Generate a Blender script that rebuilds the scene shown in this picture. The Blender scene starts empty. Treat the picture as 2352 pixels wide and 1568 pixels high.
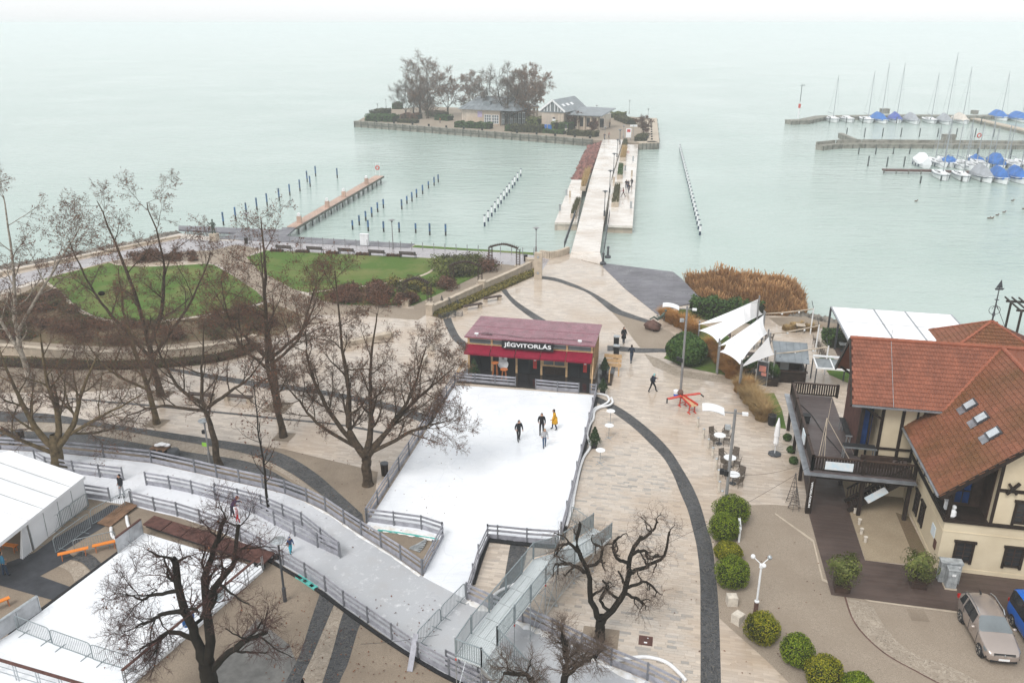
import bpy,bmesh,math,random
import numpy as np
from mathutils import Vector,Matrix
random.seed(7)
rng=np.random.default_rng(11)
scene=bpy.context.scene
COL=scene.collection
R=math.radians

# ------------------------------------------------------------------ camera
F,YH,CH=1900.0,54.0,30.0          # focal length and horizon row for a 2352 px wide frame, camera height
PITCH=math.atan((784-YH)/F)
CP,SP=math.cos(PITCH),math.sin(PITCH)
cam_data=bpy.data.cameras.new('camera')
cam=bpy.data.objects.new('camera',cam_data)
COL.objects.link(cam)
cam.location=(0,0,CH)
cam.rotation_euler=(math.pi/2-PITCH,0,0)
cam_data.sensor_width=36.0
cam_data.lens=F/2352*36.0
cam_data.clip_start=0.5
cam_data.clip_end=20000
scene.camera=cam

# ------------------------------------------------------------------ sky, sun, exposure
SUN_EL,SUN_ROT=R(52),R(215)
world=bpy.data.worlds.new('World')
scene.world=world
world.use_nodes=True
wn,wl=world.node_tree.nodes,world.node_tree.links
wn.clear()
sky=wn.new('ShaderNodeTexSky')
sky.sky_type='NISHITA'
sky.sun_disc=False
sky.sun_elevation=SUN_EL
sky.sun_rotation=SUN_ROT
sky.air_density=1.0
sky.dust_density=1.0
sky.ozone_density=1.0
hsv=wn.new('ShaderNodeHueSaturation')
hsv.inputs['Saturation'].default_value=0.10
bg=wn.new('ShaderNodeBackground')
bg.inputs['Strength'].default_value=0.12
wo=wn.new('ShaderNodeOutputWorld')
wl.new(sky.outputs[0],hsv.inputs['Color'])
cloud=wn.new('ShaderNodeMix')          # even cloud cover veiling most of the clear sky
cloud.data_type='RGBA'
cloud.inputs[0].default_value=0.75
cloud.inputs[7].default_value=(3.22,3.32,3.38,1)
wl.new(hsv.outputs[0],cloud.inputs[6])
wl.new(cloud.outputs[2],bg.inputs['Color'])
wl.new(bg.outputs[0],wo.inputs[0])
sun_data=bpy.data.lights.new('sun','SUN')
sun_data.energy=0.9
sun_data.angle=R(25)
sun_data.color=(1.0,0.97,0.93)
sun=bpy.data.objects.new('sun',sun_data)
COL.objects.link(sun)
sun.location=(-20,-30,60)
sun.rotation_euler=(math.pi/2-SUN_EL,0,-SUN_ROT+math.pi)
scene.view_settings.view_transform='Standard'
scene.view_settings.look='None'
scene.view_settings.gamma=1
scene.view_settings.exposure=1.26
scene.view_settings.use_curve_mapping=False
scene.render.engine='CYCLES'
scene.cycles.max_bounces=6
scene.cycles.diffuse_bounces=3
scene.cycles.glossy_bounces=3
scene.cycles.transparent_max_bounces=8
scene.cycles.volume_bounces=1
scene.cycles.use_denoising=True

# ------------------------------------------------------------------ pixel to ground helpers
WZ=-1.2                                # water level
def g(x,y,z=0.0):
    dx,dy=(x-1176)/F,(784-y)/F
    d=Vector((dx,CP+dy*SP,-SP+dy*CP))
    t=(z-CH)/d.z
    return Vector((d.x*t,d.y*t,z))
def proj(P):
    y,z=P[1],P[2]-CH
    dep=y*CP-z*SP
    return 1176+F*P[0]/dep,784-F*(y*SP+z*CP)/dep
def height_to(b,yt):
    lo,hi=0.0,60.0
    for _ in range(40):
        m=(lo+hi)/2
        if proj((b[0],b[1],b[2]+m))[1]>yt:lo=m
        else:hi=m
    return lo
TH=R(11.5)                             # the whole site is turned this much
E1=Vector((math.cos(TH),-math.sin(TH),0))
E2=Vector((math.sin(TH),math.cos(TH),0))
UP=Vector((0,0,1))
def smooth(pts,n=6,closed=False):
    """Catmull-Rom through 2-D or 3-D points."""
    P=[Vector(p)for p in pts]
    out,N=[],len(P)
    rngs=range(N)if closed else range(N-1)
    for i in rngs:
        if closed:a,b,c,d=P[i-1],P[i],P[(i+1)%N],P[(i+2)%N]
        else:a,b,c,d=P[max(i-1,0)],P[i],P[i+1],P[min(i+2,N-1)]
        for k in range(n):
            t=k/n
            out.append(0.5*((2*b)+(c-a)*t+(2*a-5*b+4*c-d)*t*t+(3*b-a-3*c+d)*t**3))
    if not closed:out.append(P[-1])
    return out
def in_poly(x,y,poly):
    c,j=False,len(poly)-1
    for i in range(len(poly)):
        xi,yi,xj,yj=poly[i][0],poly[i][1],poly[j][0],poly[j][1]
        if(yi>y)!=(yj>y)and x<(xj-xi)*(y-yi)/(yj-yi)+xi:c=not c
        j=i
    return c

# ------------------------------------------------------------------ object helpers
ORG={}
def tag(o,label=None,cat=None,group=None,kind=None):
    if label:o['label']=label
    if cat:o['category']=cat
    if group:o['group']=group
    if kind:o['kind']=kind
    return o
def thing(name,label,cat,loc,group=None,rotz=0.0):
    o=bpy.data.objects.new(name,None)
    o.empty_display_size=0.3
    COL.objects.link(o)
    o.location=loc
    o.rotation_euler=(0,0,rotz)
    ORG[o]=Vector(loc)if rotz==0 else Vector((0,0,0))
    return tag(o,label,cat,group)
def link(name,me,m=None,parent=None,org=None,kind=None,smooth_shade=False):
    """Wrap a mesh given in world coordinates (or parent-local for rotated parents)."""
    o=bpy.data.objects.new(name,me)
    COL.objects.link(o)
    off=ORG.get(parent,Vector((0,0,0)))if parent else(Vector(org)if org is not None else Vector((0,0,0)))
    if off.length>0:
        me.transform(Matrix.Translation(-off))
    if parent:
        o.parent=parent
        ORG[o]=off
    else:
        o.location=off
        ORG[o]=off
    if m is not None:
        for mm in(m if isinstance(m,(list,tuple))else[m]):me.materials.append(mm)
    if kind:o['kind']=kind
    if smooth_shade:me.polygons.foreach_set('use_smooth',[True]*len(me.polygons))
    return o
def dup(root,loc,rotz=None,scale=None,label=None,group=None):
    def cp(o,parent):
        c=o.copy();COL.objects.link(c);c.parent=parent
        for ch in list(o.children):cp(ch,c)
        return c
    r=cp(root,None)
    r.location=loc
    if rotz is not None:r.rotation_euler=(0,0,rotz)
    if scale is not None:r.scale=(scale,)*3 if isinstance(scale,(int,float))else scale
    if label:r['label']=label
    if group:r['group']=group
    return r

class MB:
    """Collects simple shapes into one mesh."""
    def __init__(s):s.v,s.f,s.mi,s.cur=[],[],[],0
    def add(s,vs,fs):
        n=len(s.v)
        s.v+=[tuple(v)for v in vs]
        s.f+=[tuple(n+i for i in f)for f in fs]
        s.mi+=[s.cur]*len(fs)
        return s
    def hexa(s,b,t):          # bottom 4 and top 4 corners, both counter-clockwise
        return s.add(list(b)+list(t),[(3,2,1,0),(4,5,6,7),(0,1,5,4),(1,2,6,5),(2,3,7,6),(3,0,4,7)])
    def box(s,c,sz,a=Vector((1,0,0)),b=Vector((0,1,0)),bev=0):
        c,a,b=Vector(c),Vector(a),Vector(b)
        w=a.cross(b)
        x,y,z=a*(sz[0]/2),b*(sz[1]/2),w*(sz[2]/2)
        return s.hexa([c-x-y-z,c+x-y-z,c+x+y-z,c-x+y-z],[c-x-y+z,c+x-y+z,c+x+y+z,c-x+y+z])
    def bar(s,p,q,w,h,up=UP):   # rectangular bar from p to q; w sideways, h along up
        p,q=Vector(p),Vector(q)
        d=(q-p)
        if d.length<1e-6:return s
        d.normalize()
        side=d.cross(Vector(up))
        if side.length<1e-4:side=Vector((1,0,0))-d*d.x
        side.normalize()
        u=side.cross(d)
        x,z=side*(w/2),u*(h/2)
        return s.hexa([p-x-z,p+x-z,q+x-z,q-x-z],[p-x+z,p+x+z,q+x+z,q-x+z])
    def tube(s,pts,r,n=6,cap=True):
        P=[Vector(p)for p in pts]
        rr=r if isinstance(r,(list,tuple))else[r]*len(P)
        vs,fs=[],[]
        ref=None
        for i,p in enumerate(P):
            d=(P[min(i+1,len(P)-1)]-P[max(i-1,0)])
            d=d.normalized()if d.length>1e-9 else UP.copy()
            if ref is None:ref=Vector((1,0,0))if abs(d.x)<0.8 else Vector((0,1,0))
            a=(ref-d*ref.dot(d))
            a=a.normalized()if a.length>1e-5 else d.orthogonal().normalized()
            ref=a
            b=d.cross(a)
            for k in range(n):
                t=2*math.pi*k/n
                vs.append(p+(a*math.cos(t)+b*math.sin(t))*rr[i])
        for i in range(len(P)-1):
            for k in range(n):
                k2=(k+1)%n
                fs.append((i*n+k,i*n+k2,(i+1)*n+k2,(i+1)*n+k))
        if cap:
            fs.append(tuple(range(n-1,-1,-1)))
            fs.append(tuple((len(P)-1)*n+k for k in range(n)))
        return s.add(vs,fs)
    def cyl(s,p,q,r,n=10,r2=None):return s.tube([p,q],[r,r if r2 is None else r2],n)
    def prism(s,poly,z0,z1):
        n=len(poly)
        vs=[(p[0],p[1],z0)for p in poly]+[(p[0],p[1],z1)for p in poly]
        a=sum(poly[i][0]*poly[(i+1)%n][1]-poly[(i+1)%n][0]*poly[i][1]for i in range(n))
        fs=[(i,(i+1)%n,n+(i+1)%n,n+i)for i in range(n)]
        fs+=[tuple(range(n,2*n)),tuple(range(n-1,-1,-1))]
        if a<0:fs=[f[::-1]for f in fs]
        return s.add(vs,fs)
    def lathe(s,c,prof,n=12):    # prof: (radius, z) up from c
        vs,fs=[],[]
        for r,z in prof:
            for k in range(n):
                t=2*math.pi*k/n
                vs.append((c[0]+r*math.cos(t),c[1]+r*math.sin(t),c[2]+z))
        for i in range(len(prof)-1):
            for k in range(n):
                k2=(k+1)%n
                fs.append((i*n+k,i*n+k2,(i+1)*n+k2,(i+1)*n+k))
        fs.append(tuple(range(n-1,-1,-1)))
        fs.append(tuple((len(prof)-1)*n+k for k in range(n)))
        return s.add(vs,fs)
    def ball(s,c,r,n=10,m=6):
        r=(r,r,r)if isinstance(r,(int,float))else r
        vs,fs=[],[]
        for i in range(m+1):
            ph=math.pi*i/m
            for k in range(n):
                t=2*math.pi*k/n
                vs.append((c[0]+r[0]*math.sin(ph)*math.cos(t),c[1]+r[1]*math.sin(ph)*math.sin(t),c[2]-r[2]*math.cos(ph)))
        for i in range(m):
            for k in range(n):
                k2=(k+1)%n
                fs.append((i*n+k,i*n+k2,(i+1)*n+k2,(i+1)*n+k))
        return s.add(vs,fs)
    def mesh(s,name):
        me=bpy.data.meshes.new(name)
        me.from_pydata([tuple(v)for v in s.v],[],s.f)
        if any(s.mi):me.polygons.foreach_set('material_index',s.mi)
        me.update()
        return me
    def build(s,name,m,parent=None,org=None,kind=None,sm=False):
        return link(name,s.mesh(name),m,parent,org,kind,sm)
def np_mesh(name,V,Q):
    """Mesh from numpy vertices and equal-sized faces."""
    me=bpy.data.meshes.new(name)
    V=np.ascontiguousarray(V,np.float32).reshape(-1,3)
    Q=np.ascontiguousarray(Q,np.int32)
    k=Q.shape[1]
    me.vertices.add(len(V));me.vertices.foreach_set('co',V.ravel())
    me.loops.add(Q.size);me.loops.foreach_set('vertex_index',Q.ravel())
    me.polygons.add(len(Q))
    me.polygons.foreach_set('loop_start',np.arange(0,Q.size,k,dtype=np.int32))
    me.polygons.foreach_set('loop_total',np.full(len(Q),k,np.int32))
    me.update(calc_edges=True)
    return me

# ------------------------------------------------------------------ materials
def nt(name):
    m=bpy.data.materials.new(name)
    m.use_nodes=True
    n,l=m.node_tree.nodes,m.node_tree.links
    b=n['Principled BSDF']
    return m,n,l,b
def noise(n,l,vec,scale,detail=4,rough=0.6):
    t=n.new('ShaderNodeTexNoise')
    t.inputs['Scale'].default_value=scale
    t.inputs['Detail'].default_value=detail
    t.inputs['Roughness'].default_value=rough
    if vec is not None:l.new(vec,t.inputs['Vector'])
    return t.outputs['Fac']
def mrange(n,l,src,a,b,c,d):
    t=n.new('ShaderNodeMapRange')
    for i,v in enumerate((a,b,c,d)):t.inputs[i+1].default_value=v
    l.new(src,t.inputs[0])
    return t.outputs[0]
def mix(n,l,fac,A,B,mode='MIX'):
    t=n.new('ShaderNodeMix')
    t.data_type='RGBA';t.blend_type=mode
    for sock,v in((t.inputs[0],fac),(t.inputs[6],A),(t.inputs[7],B)):
        if hasattr(v,'node'):l.new(v,sock)
        elif isinstance(v,(int,float)):sock.default_value=v
        else:sock.default_value=(*v,1)
    return t.outputs[2]
def math_(n,l,op,a,b=None):
    t=n.new('ShaderNodeMath');t.operation=op
    for i,v in enumerate((a,b)):
        if v is None:continue
        if hasattr(v,'node'):l.new(v,t.inputs[i])
        else:t.inputs[i].default_value=v
    return t.outputs[0]
def bump(n,l,b,h,strength,dist=0.02):
    t=n.new('ShaderNodeBump')
    t.inputs['Strength'].default_value=strength
    t.inputs['Distance'].default_value=dist
    l.new(h,t.inputs['Height'])
    l.new(t.outputs[0],b.inputs['Normal'])
def pos(n,l,rot=0.0,obj=False):
    if obj:
        s=n.new('ShaderNodeTexCoord').outputs['Object']
    else:
        s=n.new('ShaderNodeNewGeometry').outputs['Position']
    if rot:
        t=n.new('ShaderNodeMapping');t.inputs['Rotation'].default_value=(0,0,rot)
        l.new(s,t.inputs[0]);s=t.outputs[0]
    return s
def rand(n,l):
    """A per-object and per-piece random number."""
    a=n.new('ShaderNodeObjectInfo').outputs['Random']
    b=n.new('ShaderNodeNewGeometry').outputs['Random Per Island']
    return math_(n,l,'FRACT',math_(n,l,'ADD',a,b))
def mat(name,col,rough=0.6,var=0.12,scale=2.0,col2=None,island=0.0,icol=None,metal=0.0,bmp=0.0,bscale=30.0,obj=False,spec=0.5,rvar=0.0):
    if rough>=.5 and spec==.5:spec=.18
    m,n,l,b=nt(name)
    p=pos(n,l,obj=obj)
    f=noise(n,l,p,scale)
    c2=col2 or tuple(max(0,c*(1-2.2*var))for c in col)
    c=mix(n,l,mrange(n,l,f,0.35,0.68,0,1),tuple(min(1,x*(1+var*0.5))for x in col),c2)
    if island or icol:
        r=rand(n,l)
        if icol:c=mix(n,l,mrange(n,l,r,0,1,0,1),c,icol)
        if island:
            h=n.new('ShaderNodeHueSaturation')
            l.new(mrange(n,l,r,0,1,1-island,1+island),h.inputs['Value'])
            l.new(c,h.inputs['Color']);c=h.outputs[0]
    l.new(c,b.inputs['Base Color'])
    b.inputs['Metallic'].default_value=metal
    b.inputs['Specular IOR Level'].default_value=spec
    if rvar:l.new(mrange(n,l,noise(n,l,p,scale*0.7,3),0.35,0.65,max(0.03,rough-rvar),rough+rvar),b.inputs['Roughness'])
    else:b.inputs['Roughness'].default_value=rough
    if bmp:bump(n,l,b,noise(n,l,p,bscale,3),bmp)
    return m
M={}
def travertine(name,row=0.2,wid=0.75,rot=TH,c1=(0.585,0.50,0.415),c2=(0.42,0.355,0.295)):
    m,n,l,b=nt(name)
    p=pos(n,l,rot)
    t=n.new('ShaderNodeTexBrick')
    t.offset=0.37
    l.new(p,t.inputs['Vector'])
    for k,v in(('Scale',1.0),('Mortar Size',0.004),('Mortar Smooth',0.3),('Bias',0.0),('Brick Width',wid),('Row Height',row)):t.inputs[k].default_value=v
    t.inputs['Color1'].default_value=(*c1,1)
    t.inputs['Color2'].default_value=(*c2,1)
    t.inputs['Mortar'].default_value=(0.27,0.225,0.19,1)
    st=n.new('ShaderNodeMapping');st.inputs['Scale'].default_value=(0.35,2.6,1);l.new(p,st.inputs[0])
    streak=noise(n,l,st.outputs[0],1.6,5,0.65)
    c=mix(n,l,mrange(n,l,streak,0.52,0.70,0,0.75),t.outputs['Color'],(0.30,0.27,0.245))
    big=noise(n,l,p,0.16,4)
    c=mix(n,l,mrange(n,l,big,0.44,0.66,0,0.6),c,(0.40,0.295,0.205))
    l.new(c,b.inputs['Base Color'])
    wet=noise(n,l,p,0.25,4)
    l.new(mrange(n,l,wet,0.45,0.66,0.05,0.36),b.inputs['Roughness'])
    bump(n,l,b,math_(n,l,'ADD',math_(n,l,'MULTIPLY',t.outputs['Fac'],-0.6),math_(n,l,'MULTIPLY',noise(n,l,p,14,3),0.5)),0.25,0.01)
    return m
M['trav']=travertine('travertine_paving')
M['trav_light']=travertine('bridge_paving',0.4,1.6,TH,(0.74,0.69,0.63),(0.66,0.60,0.54))  # base lightened to paint in the wet stone's reflected sky
def cobble(name,c1,c2,scale=7.0,joint=(0.3,0.27,0.22),jw=0.06):
    m,n,l,b=nt(name)
    p=pos(n,l)
    wob=n.new('ShaderNodeVectorMath');wob.operation='ADD'
    nz=n.new('ShaderNodeTexNoise');nz.inputs['Scale'].default_value=1.3;l.new(p,nz.inputs['Vector'])
    l.new(p,wob.inputs[0]);l.new(nz.outputs['Color'],wob.inputs[1])
    flat=n.new('ShaderNodeVectorMath');flat.operation='MULTIPLY';flat.inputs[1].default_value=(1,1,0);l.new(wob.outputs[0],flat.inputs[0])
    v=n.new('ShaderNodeTexVoronoi');v.inputs['Scale'].default_value=scale;v.inputs['Randomness'].default_value=0.55;l.new(flat.outputs[0],v.inputs['Vector'])
    e=n.new('ShaderNodeTexVoronoi');e.feature='DISTANCE_TO_EDGE';e.inputs['Scale'].default_value=scale;e.inputs['Randomness'].default_value=0.55;l.new(flat.outputs[0],e.inputs['Vector'])
    sep=n.new('ShaderNodeSeparateColor');l.new(v.outputs['Color'],sep.inputs[0])
    c=mix(n,l,sep.outputs[0],c1,c2)
    c=mix(n,l,mrange(n,l,e.outputs[0],0.0,jw,1,0),c,joint)
    c=mix(n,l,mrange(n,l,noise(n,l,p,0.4),0.4,0.7,0,0.35),c,tuple(x*0.6 for x in c1))
    l.new(c,b.inputs['Base Color'])
    l.new(mrange(n,l,noise(n,l,p,0.5),0.35,0.65,0.35,0.75),b.inputs['Roughness']);b.inputs['Specular IOR Level'].default_value=0.25
    bump(n,l,b,mrange(n,l,e.outputs[0],0,0.15,0,1),0.5,0.02)
    return m
M['cobble_dark']=cobble('dark_basalt_cobbles',(0.035,0.037,0.042),(0.085,0.086,0.092),8.0,(0.16,0.145,0.12))
M['cobble_light']=cobble('beige_stone_setts',(0.31,0.255,0.20),(0.43,0.365,0.295),8.0,(0.17,0.14,0.11))
def gravel(name,c1,c2,c3,fine=38.0):
    m,n,l,b=nt(name)
    p=pos(n,l)
    v=n.new('ShaderNodeTexVoronoi');v.inputs['Scale'].default_value=fine;l.new(p,v.inputs['Vector'])
    sep=n.new('ShaderNodeSeparateColor');l.new(v.outputs['Color'],sep.inputs[0])
    c=mix(n,l,sep.outputs[0],c1,c2)
    c=mix(n,l,mrange(n,l,noise(n,l,p,0.35,6,0.65),0.42,0.68,0,0.8),c,c3)
    c=mix(n,l,mrange(n,l,noise(n,l,p,5.5,4,0.7),0.60,0.72,0,0.6),c,tuple(x*0.55 for x in c1))
    l.new(c,b.inputs['Base Color'])
    b.inputs['Roughness'].default_value=0.85;b.inputs['Specular IOR Level'].default_value=0.15
    bump(n,l,b,v.outputs['Distance'],0.5,0.015)
    return m
M['gravel']=gravel('brown_gravel',(0.215,0.172,0.13),(0.325,0.265,0.205),(0.20,0.158,0.12))
M['gravel_light']=gravel('pale_gravel',(0.235,0.19,0.147),(0.37,0.308,0.245),(0.265,0.214,0.165))
M['sand']=gravel('sandy_gravel',(0.26,0.205,0.14),(0.37,0.30,0.21),(0.24,0.185,0.125))
M['soil']=gravel('dark_soil',(0.12,0.085,0.055),(0.19,0.135,0.085),(0.10,0.095,0.045),25)
def grassmat(name,a,b_,c_):
    m,n,l,b=nt(name)
    p=pos(n,l)
    c=mix(n,l,noise(n,l,p,18,3),a,b_)
    c=mix(n,l,mrange(n,l,noise(n,l,p,0.22,5),0.45,0.72,0,0.85),c,c_)
    l.new(c,b.inputs['Base Color']);b.inputs['Roughness'].default_value=0.9;b.inputs['Specular IOR Level'].default_value=0.1
    bump(n,l,b,noise(n,l,p,40,3),0.9,0.05)
    return m
M['lawn']=grassmat('lawn_grass',(0.055,0.115,0.02),(0.115,0.185,0.038),(0.21,0.20,0.075))
def plankmat(name,c1,c2,wid=0.14,rot=0.0,rough=0.45,gap=(0.02,0.018,0.018)):
    m,n,l,b=nt(name)
    p=pos(n,l,rot)
    t=n.new('ShaderNodeTexBrick');t.offset=0.43;l.new(p,t.inputs['Vector'])
    for k,v in(('Scale',1.0),('Mortar Size',wid*0.05),('Brick Width',4.0),('Row Height',wid)):t.inputs[k].default_value=v
    t.inputs['Color1'].default_value=(*c1,1);t.inputs['Color2'].default_value=(*c2,1);t.inputs['Mortar'].default_value=(*gap,1)
    st=n.new('ShaderNodeMapping');st.inputs['Scale'].default_value=(0.5,9,1);l.new(p,st.inputs[0])
    c=mix(n,l,mrange(n,l,noise(n,l,st.outputs[0],2.0),0.4,0.7,0,0.5),t.outputs['Color'],tuple(x*0.6 for x in c1))
    c=mix(n,l,mrange(n,l,noise(n,l,p,0.3),0.4,0.7,0,0.4),c,tuple(min(1,x*1.5)for x in c2))
    l.new(c,b.inputs['Base Color'])
    l.new(mrange(n,l,noise(n,l,p,0.6),0.35,0.65,rough-0.15,rough+0.2),b.inputs['Roughness'])
    bump(n,l,b,t.outputs['Fac'],-0.4,0.01)
    return m
M['deck_grey']=plankmat('grey_boardwalk',(0.085,0.08,0.094),(0.15,0.145,0.165),0.32,TH,0.4)
M['deck_brown']=plankmat('brown_decking',(0.058,0.037,0.03),(0.088,0.058,0.047),0.14,TH,0.55)
M['deck_terr']=plankmat('terrace_decking',(0.072,0.053,0.05),(0.105,0.08,0.077),0.14,TH,0.5)
M['jetty']=plankmat('pink_jetty_boards',(0.40,0.27,0.205),(0.48,0.335,0.265),0.2,R(75),0.6)
M['asphalt']=mat('grey_asphalt',(0.20,0.195,0.185),0.7,0.15,1.5)
M['promenade']=mat('wet_promenade_paving',(0.33,0.305,0.315),0.22,0.1,0.7,rvar=0.14)
def icemat(name,col,dirt,amount,rough):
    m,n,l,b=nt(name)
    p=pos(n,l)
    f=mrange(n,l,noise(n,l,p,0.17,6,0.7),0.44,0.72,0,amount)
    c=mix(n,l,f,col,dirt)
    st=n.new('ShaderNodeMapping');st.inputs['Rotation'].default_value=(0,0,0.5);st.inputs['Scale'].default_value=(0.3,3,1);l.new(p,st.inputs[0])
    c=mix(n,l,mrange(n,l,noise(n,l,st.outputs[0],1.1,6,0.75),0.54,0.70,0,0.35*amount+0.06),c,tuple(x*0.8 for x in dirt))
    v=n.new('ShaderNodeTexVoronoi');v.feature='DISTANCE_TO_EDGE';v.inputs['Scale'].default_value=0.35
    wv=n.new('ShaderNodeVectorMath');wv.operation='ADD';nz=n.new('ShaderNodeTexNoise');nz.inputs['Scale'].default_value=0.6;l.new(p,nz.inputs['Vector']);l.new(p,wv.inputs[0]);l.new(nz.outputs['Color'],wv.inputs[1]);l.new(wv.outputs[0],v.inputs['Vector'])
    c=mix(n,l,mrange(n,l,v.outputs[0],0,0.012,0.4,0),c,tuple(x*0.85 for x in dirt))
    l.new(c,b.inputs['Base Color'])
    l.new(mrange(n,l,noise(n,l,p,0.3),0.35,0.65,rough*0.5,rough*1.5),b.inputs['Roughness'])
    bump(n,l,b,noise(n,l,p,9,4),0.08,0.02)
    return m
M['ice']=icemat('scraped_white_ice',(0.82,0.835,0.86),(0.66,0.69,0.74),0.75,0.25)
def wet_ice():
    m,n,l,b=nt('track_ice')
    p=pos(n,l)
    d=n.new('ShaderNodeVectorMath');d.operation='DISTANCE';l.new(p,d.inputs[0]);d.inputs[1].default_value=(-4.0,36.0,0)
    big=noise(n,l,p,0.22,6,0.7)
    wet=mrange(n,l,math_(n,l,'ADD',d.outputs['Value'],math_(n,l,'MULTIPLY',big,-9.0)),3.0,16.0,1,0)
    c=mix(n,l,wet,(0.76,0.775,0.81),(0.44,0.45,0.47))
    c=mix(n,l,mrange(n,l,noise(n,l,p,0.5,6,0.7),0.50,0.70,0,0.55),c,(0.42,0.41,0.41))
    c=mix(n,l,mrange(n,l,noise(n,l,p,1.8,5,0.75),0.56,0.72,0,0.5),c,(0.86,0.86,0.87))
    l.new(c,b.inputs['Base Color'])
    l.new(mrange(n,l,noise(n,l,p,0.35),0.35,0.65,0.1,0.35),b.inputs['Roughness'])
    bump(n,l,b,noise(n,l,p,7,4),0.1,0.02)
    return m
M['ice_wet']=wet_ice()
M['snow']=mat('snow_edge',(0.84,0.85,0.87),0.7,0.08,2,(0.62,0.58,0.52),bmp=0.5,bscale=7)
def watermat():
    m,n,l,b=nt('lake_water')
    p=pos(n,l)
    big=noise(n,l,p,0.012,4)
    c=mix(n,l,mrange(n,l,big,0.35,0.65,0,1),(0.335,0.43,0.39),(0.395,0.475,0.44))
    l.new(c,b.inputs['Base Color'])
    b.inputs['Roughness'].default_value=0.12
    b.inputs['IOR'].default_value=1.33
    st=n.new('ShaderNodeMapping');st.inputs['Rotation'].default_value=(0,0,0.12);st.inputs['Scale'].default_value=(0.35,1.0,1);l.new(p,st.inputs[0])
    w1=noise(n,l,st.outputs[0],0.55,5,0.62)
    st2=n.new('ShaderNodeMapping');st2.inputs['Rotation'].default_value=(0,0,-0.25);st2.inputs['Scale'].default_value=(0.4,1.0,1);l.new(p,st2.inputs[0])
    w2=noise(n,l,st2.outputs[0],2.2,3,0.6)
    calm=mrange(n,l,noise(n,l,p,0.02,3),0.35,0.65,0.35,1.0)
    h=math_(n,l,'MULTIPLY',math_(n,l,'ADD',w1,math_(n,l,'MULTIPLY',w2,0.25)),calm)
    bump(n,l,b,h,0.9,0.5)
    return m
M['water']=watermat()
def planks_wall(name,c1,c2,wid=0.2):
    return mat(name,c1,0.6,0.15,3,c2)
S_=M
S_['stone_cream']=mat('cream_limestone',(0.50,0.42,0.33),0.6,0.12,1.5,bmp=0.3,bscale=12)
S_['stone_wall']=travertine('striped_sandstone_wall',0.5,1.3,0)
S_['quay']=mat('weathered_quay_concrete',(0.27,0.255,0.22),0.75,0.2,0.8,(0.13,0.125,0.10),bmp=0.4,bscale=4)
S_['quay_dark']=mat('dark_quay_timber',(0.15,0.15,0.13),0.75,0.2,1)
S_['rock_red']=mat('red_riprap_rock',(0.22,0.105,0.09),0.8,0.2,1.0,island=0.45)
S_['rock_grey']=mat('grey_shore_rock',(0.20,0.18,0.155),0.8,0.2,1.0,island=0.4)
S_['fence']=mat('grey_painted_boards',(0.345,0.345,0.385),0.55,0.14,2.5,island=0.10)
S_['fence_post']=mat('dark_grey_fence_posts',(0.19,0.195,0.215),0.5,0.1,3)
S_['steel']=mat('galvanised_steel',(0.50,0.53,0.55),0.38,0.12,5,metal=0.75)
def gratemat():
    m,n,l,b=nt('perforated_steel_deck')
    p=pos(n,l,R(-25))
    t=n.new('ShaderNodeTexBrick');t.offset=0.5;l.new(p,t.inputs['Vector'])
    for k,v in(('Scale',1.0),('Mortar Size',0.016),('Mortar Smooth',0.2),('Brick Width',0.16),('Row Height',0.075)):t.inputs[k].default_value=v
    t.inputs['Color1'].default_value=(0.40,0.44,0.45,1);t.inputs['Color2'].default_value=(0.30,0.335,0.34,1);t.inputs['Mortar'].default_value=(0.66,0.70,0.71,1)
    c=mix(n,l,mrange(n,l,noise(n,l,p,1.2),0.4,0.7,0,0.4),t.outputs['Color'],(0.62,0.65,0.66))
    l.new(c,b.inputs['Base Color']);b.inputs['Roughness'].default_value=0.35;b.inputs['Metallic'].default_value=0.15
    bump(n,l,b,t.outputs['Fac'],0.4,0.01)
    return m
S_['steel_grate']=gratemat()
S_['steel_bar']=mat('zinc_grey_bars',(0.23,0.27,0.285),0.35,0.1,5)
S_['steel_dark']=mat('dark_steel',(0.07,0.075,0.085),0.45,0.1,4,metal=0.3)
S_['pole']=mat('grey_lamp_post_paint',(0.27,0.27,0.275),0.45,0.08,3,metal=0.3)
S_['white']=mat('white_paint',(0.78,0.79,0.80),0.45,0.05,2)
S_['fabric']=mat('white_stretched_fabric',(0.85,0.85,0.86),0.7,0.03,0.7)
S_['tent']=mat('white_tent_canvas',(0.84,0.85,0.87),0.6,0.05,0.4,bmp=0.25,bscale=1.2)
S_['pvc']=mat('white_plastic_pipe',(0.80,0.80,0.81),0.4,0.05,3)
S_['black']=mat('black_rubber',(0.02,0.02,0.022),0.5,0.1,5)
S_['black_wet']=mat('wet_black_boards',(0.022,0.02,0.022),0.12,0.2,2,rvar=0.08)
S_['rubber_mat']=mat('dark_rubber_matting',(0.05,0.052,0.06),0.5,0.15,1.2,rvar=0.2)
S_['glass_dark']=mat('dark_window_glass',(0.02,0.022,0.026),0.06,0.05,1)
S_['glass_grey']=mat('grey_reflecting_glass',(0.16,0.18,0.19),0.08,0.1,1)
S_['glass_blue']=mat('blue_tinted_pane',(0.008,0.04,0.15),0.1,0.15,2)
S_['roof_mauve']=mat('wet_mauve_membrane',(0.235,0.08,0.108),0.25,0.14,1.2,rvar=0.12,bmp=0.3,bscale=2.5)
S_['awning']=mat('crimson_awning',(0.23,0.006,0.03),0.5,0.08,3)
S_['pine']=mat('pale_pine_timber',(0.60,0.40,0.22),0.55,0.12,4)
S_['orange']=mat('orange_painted_wood',(0.75,0.22,0.02),0.45,0.06,3)
S_['stool']=mat('orange_brown_stool_wood',(0.50,0.16,0.05),0.45,0.1,3)
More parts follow.
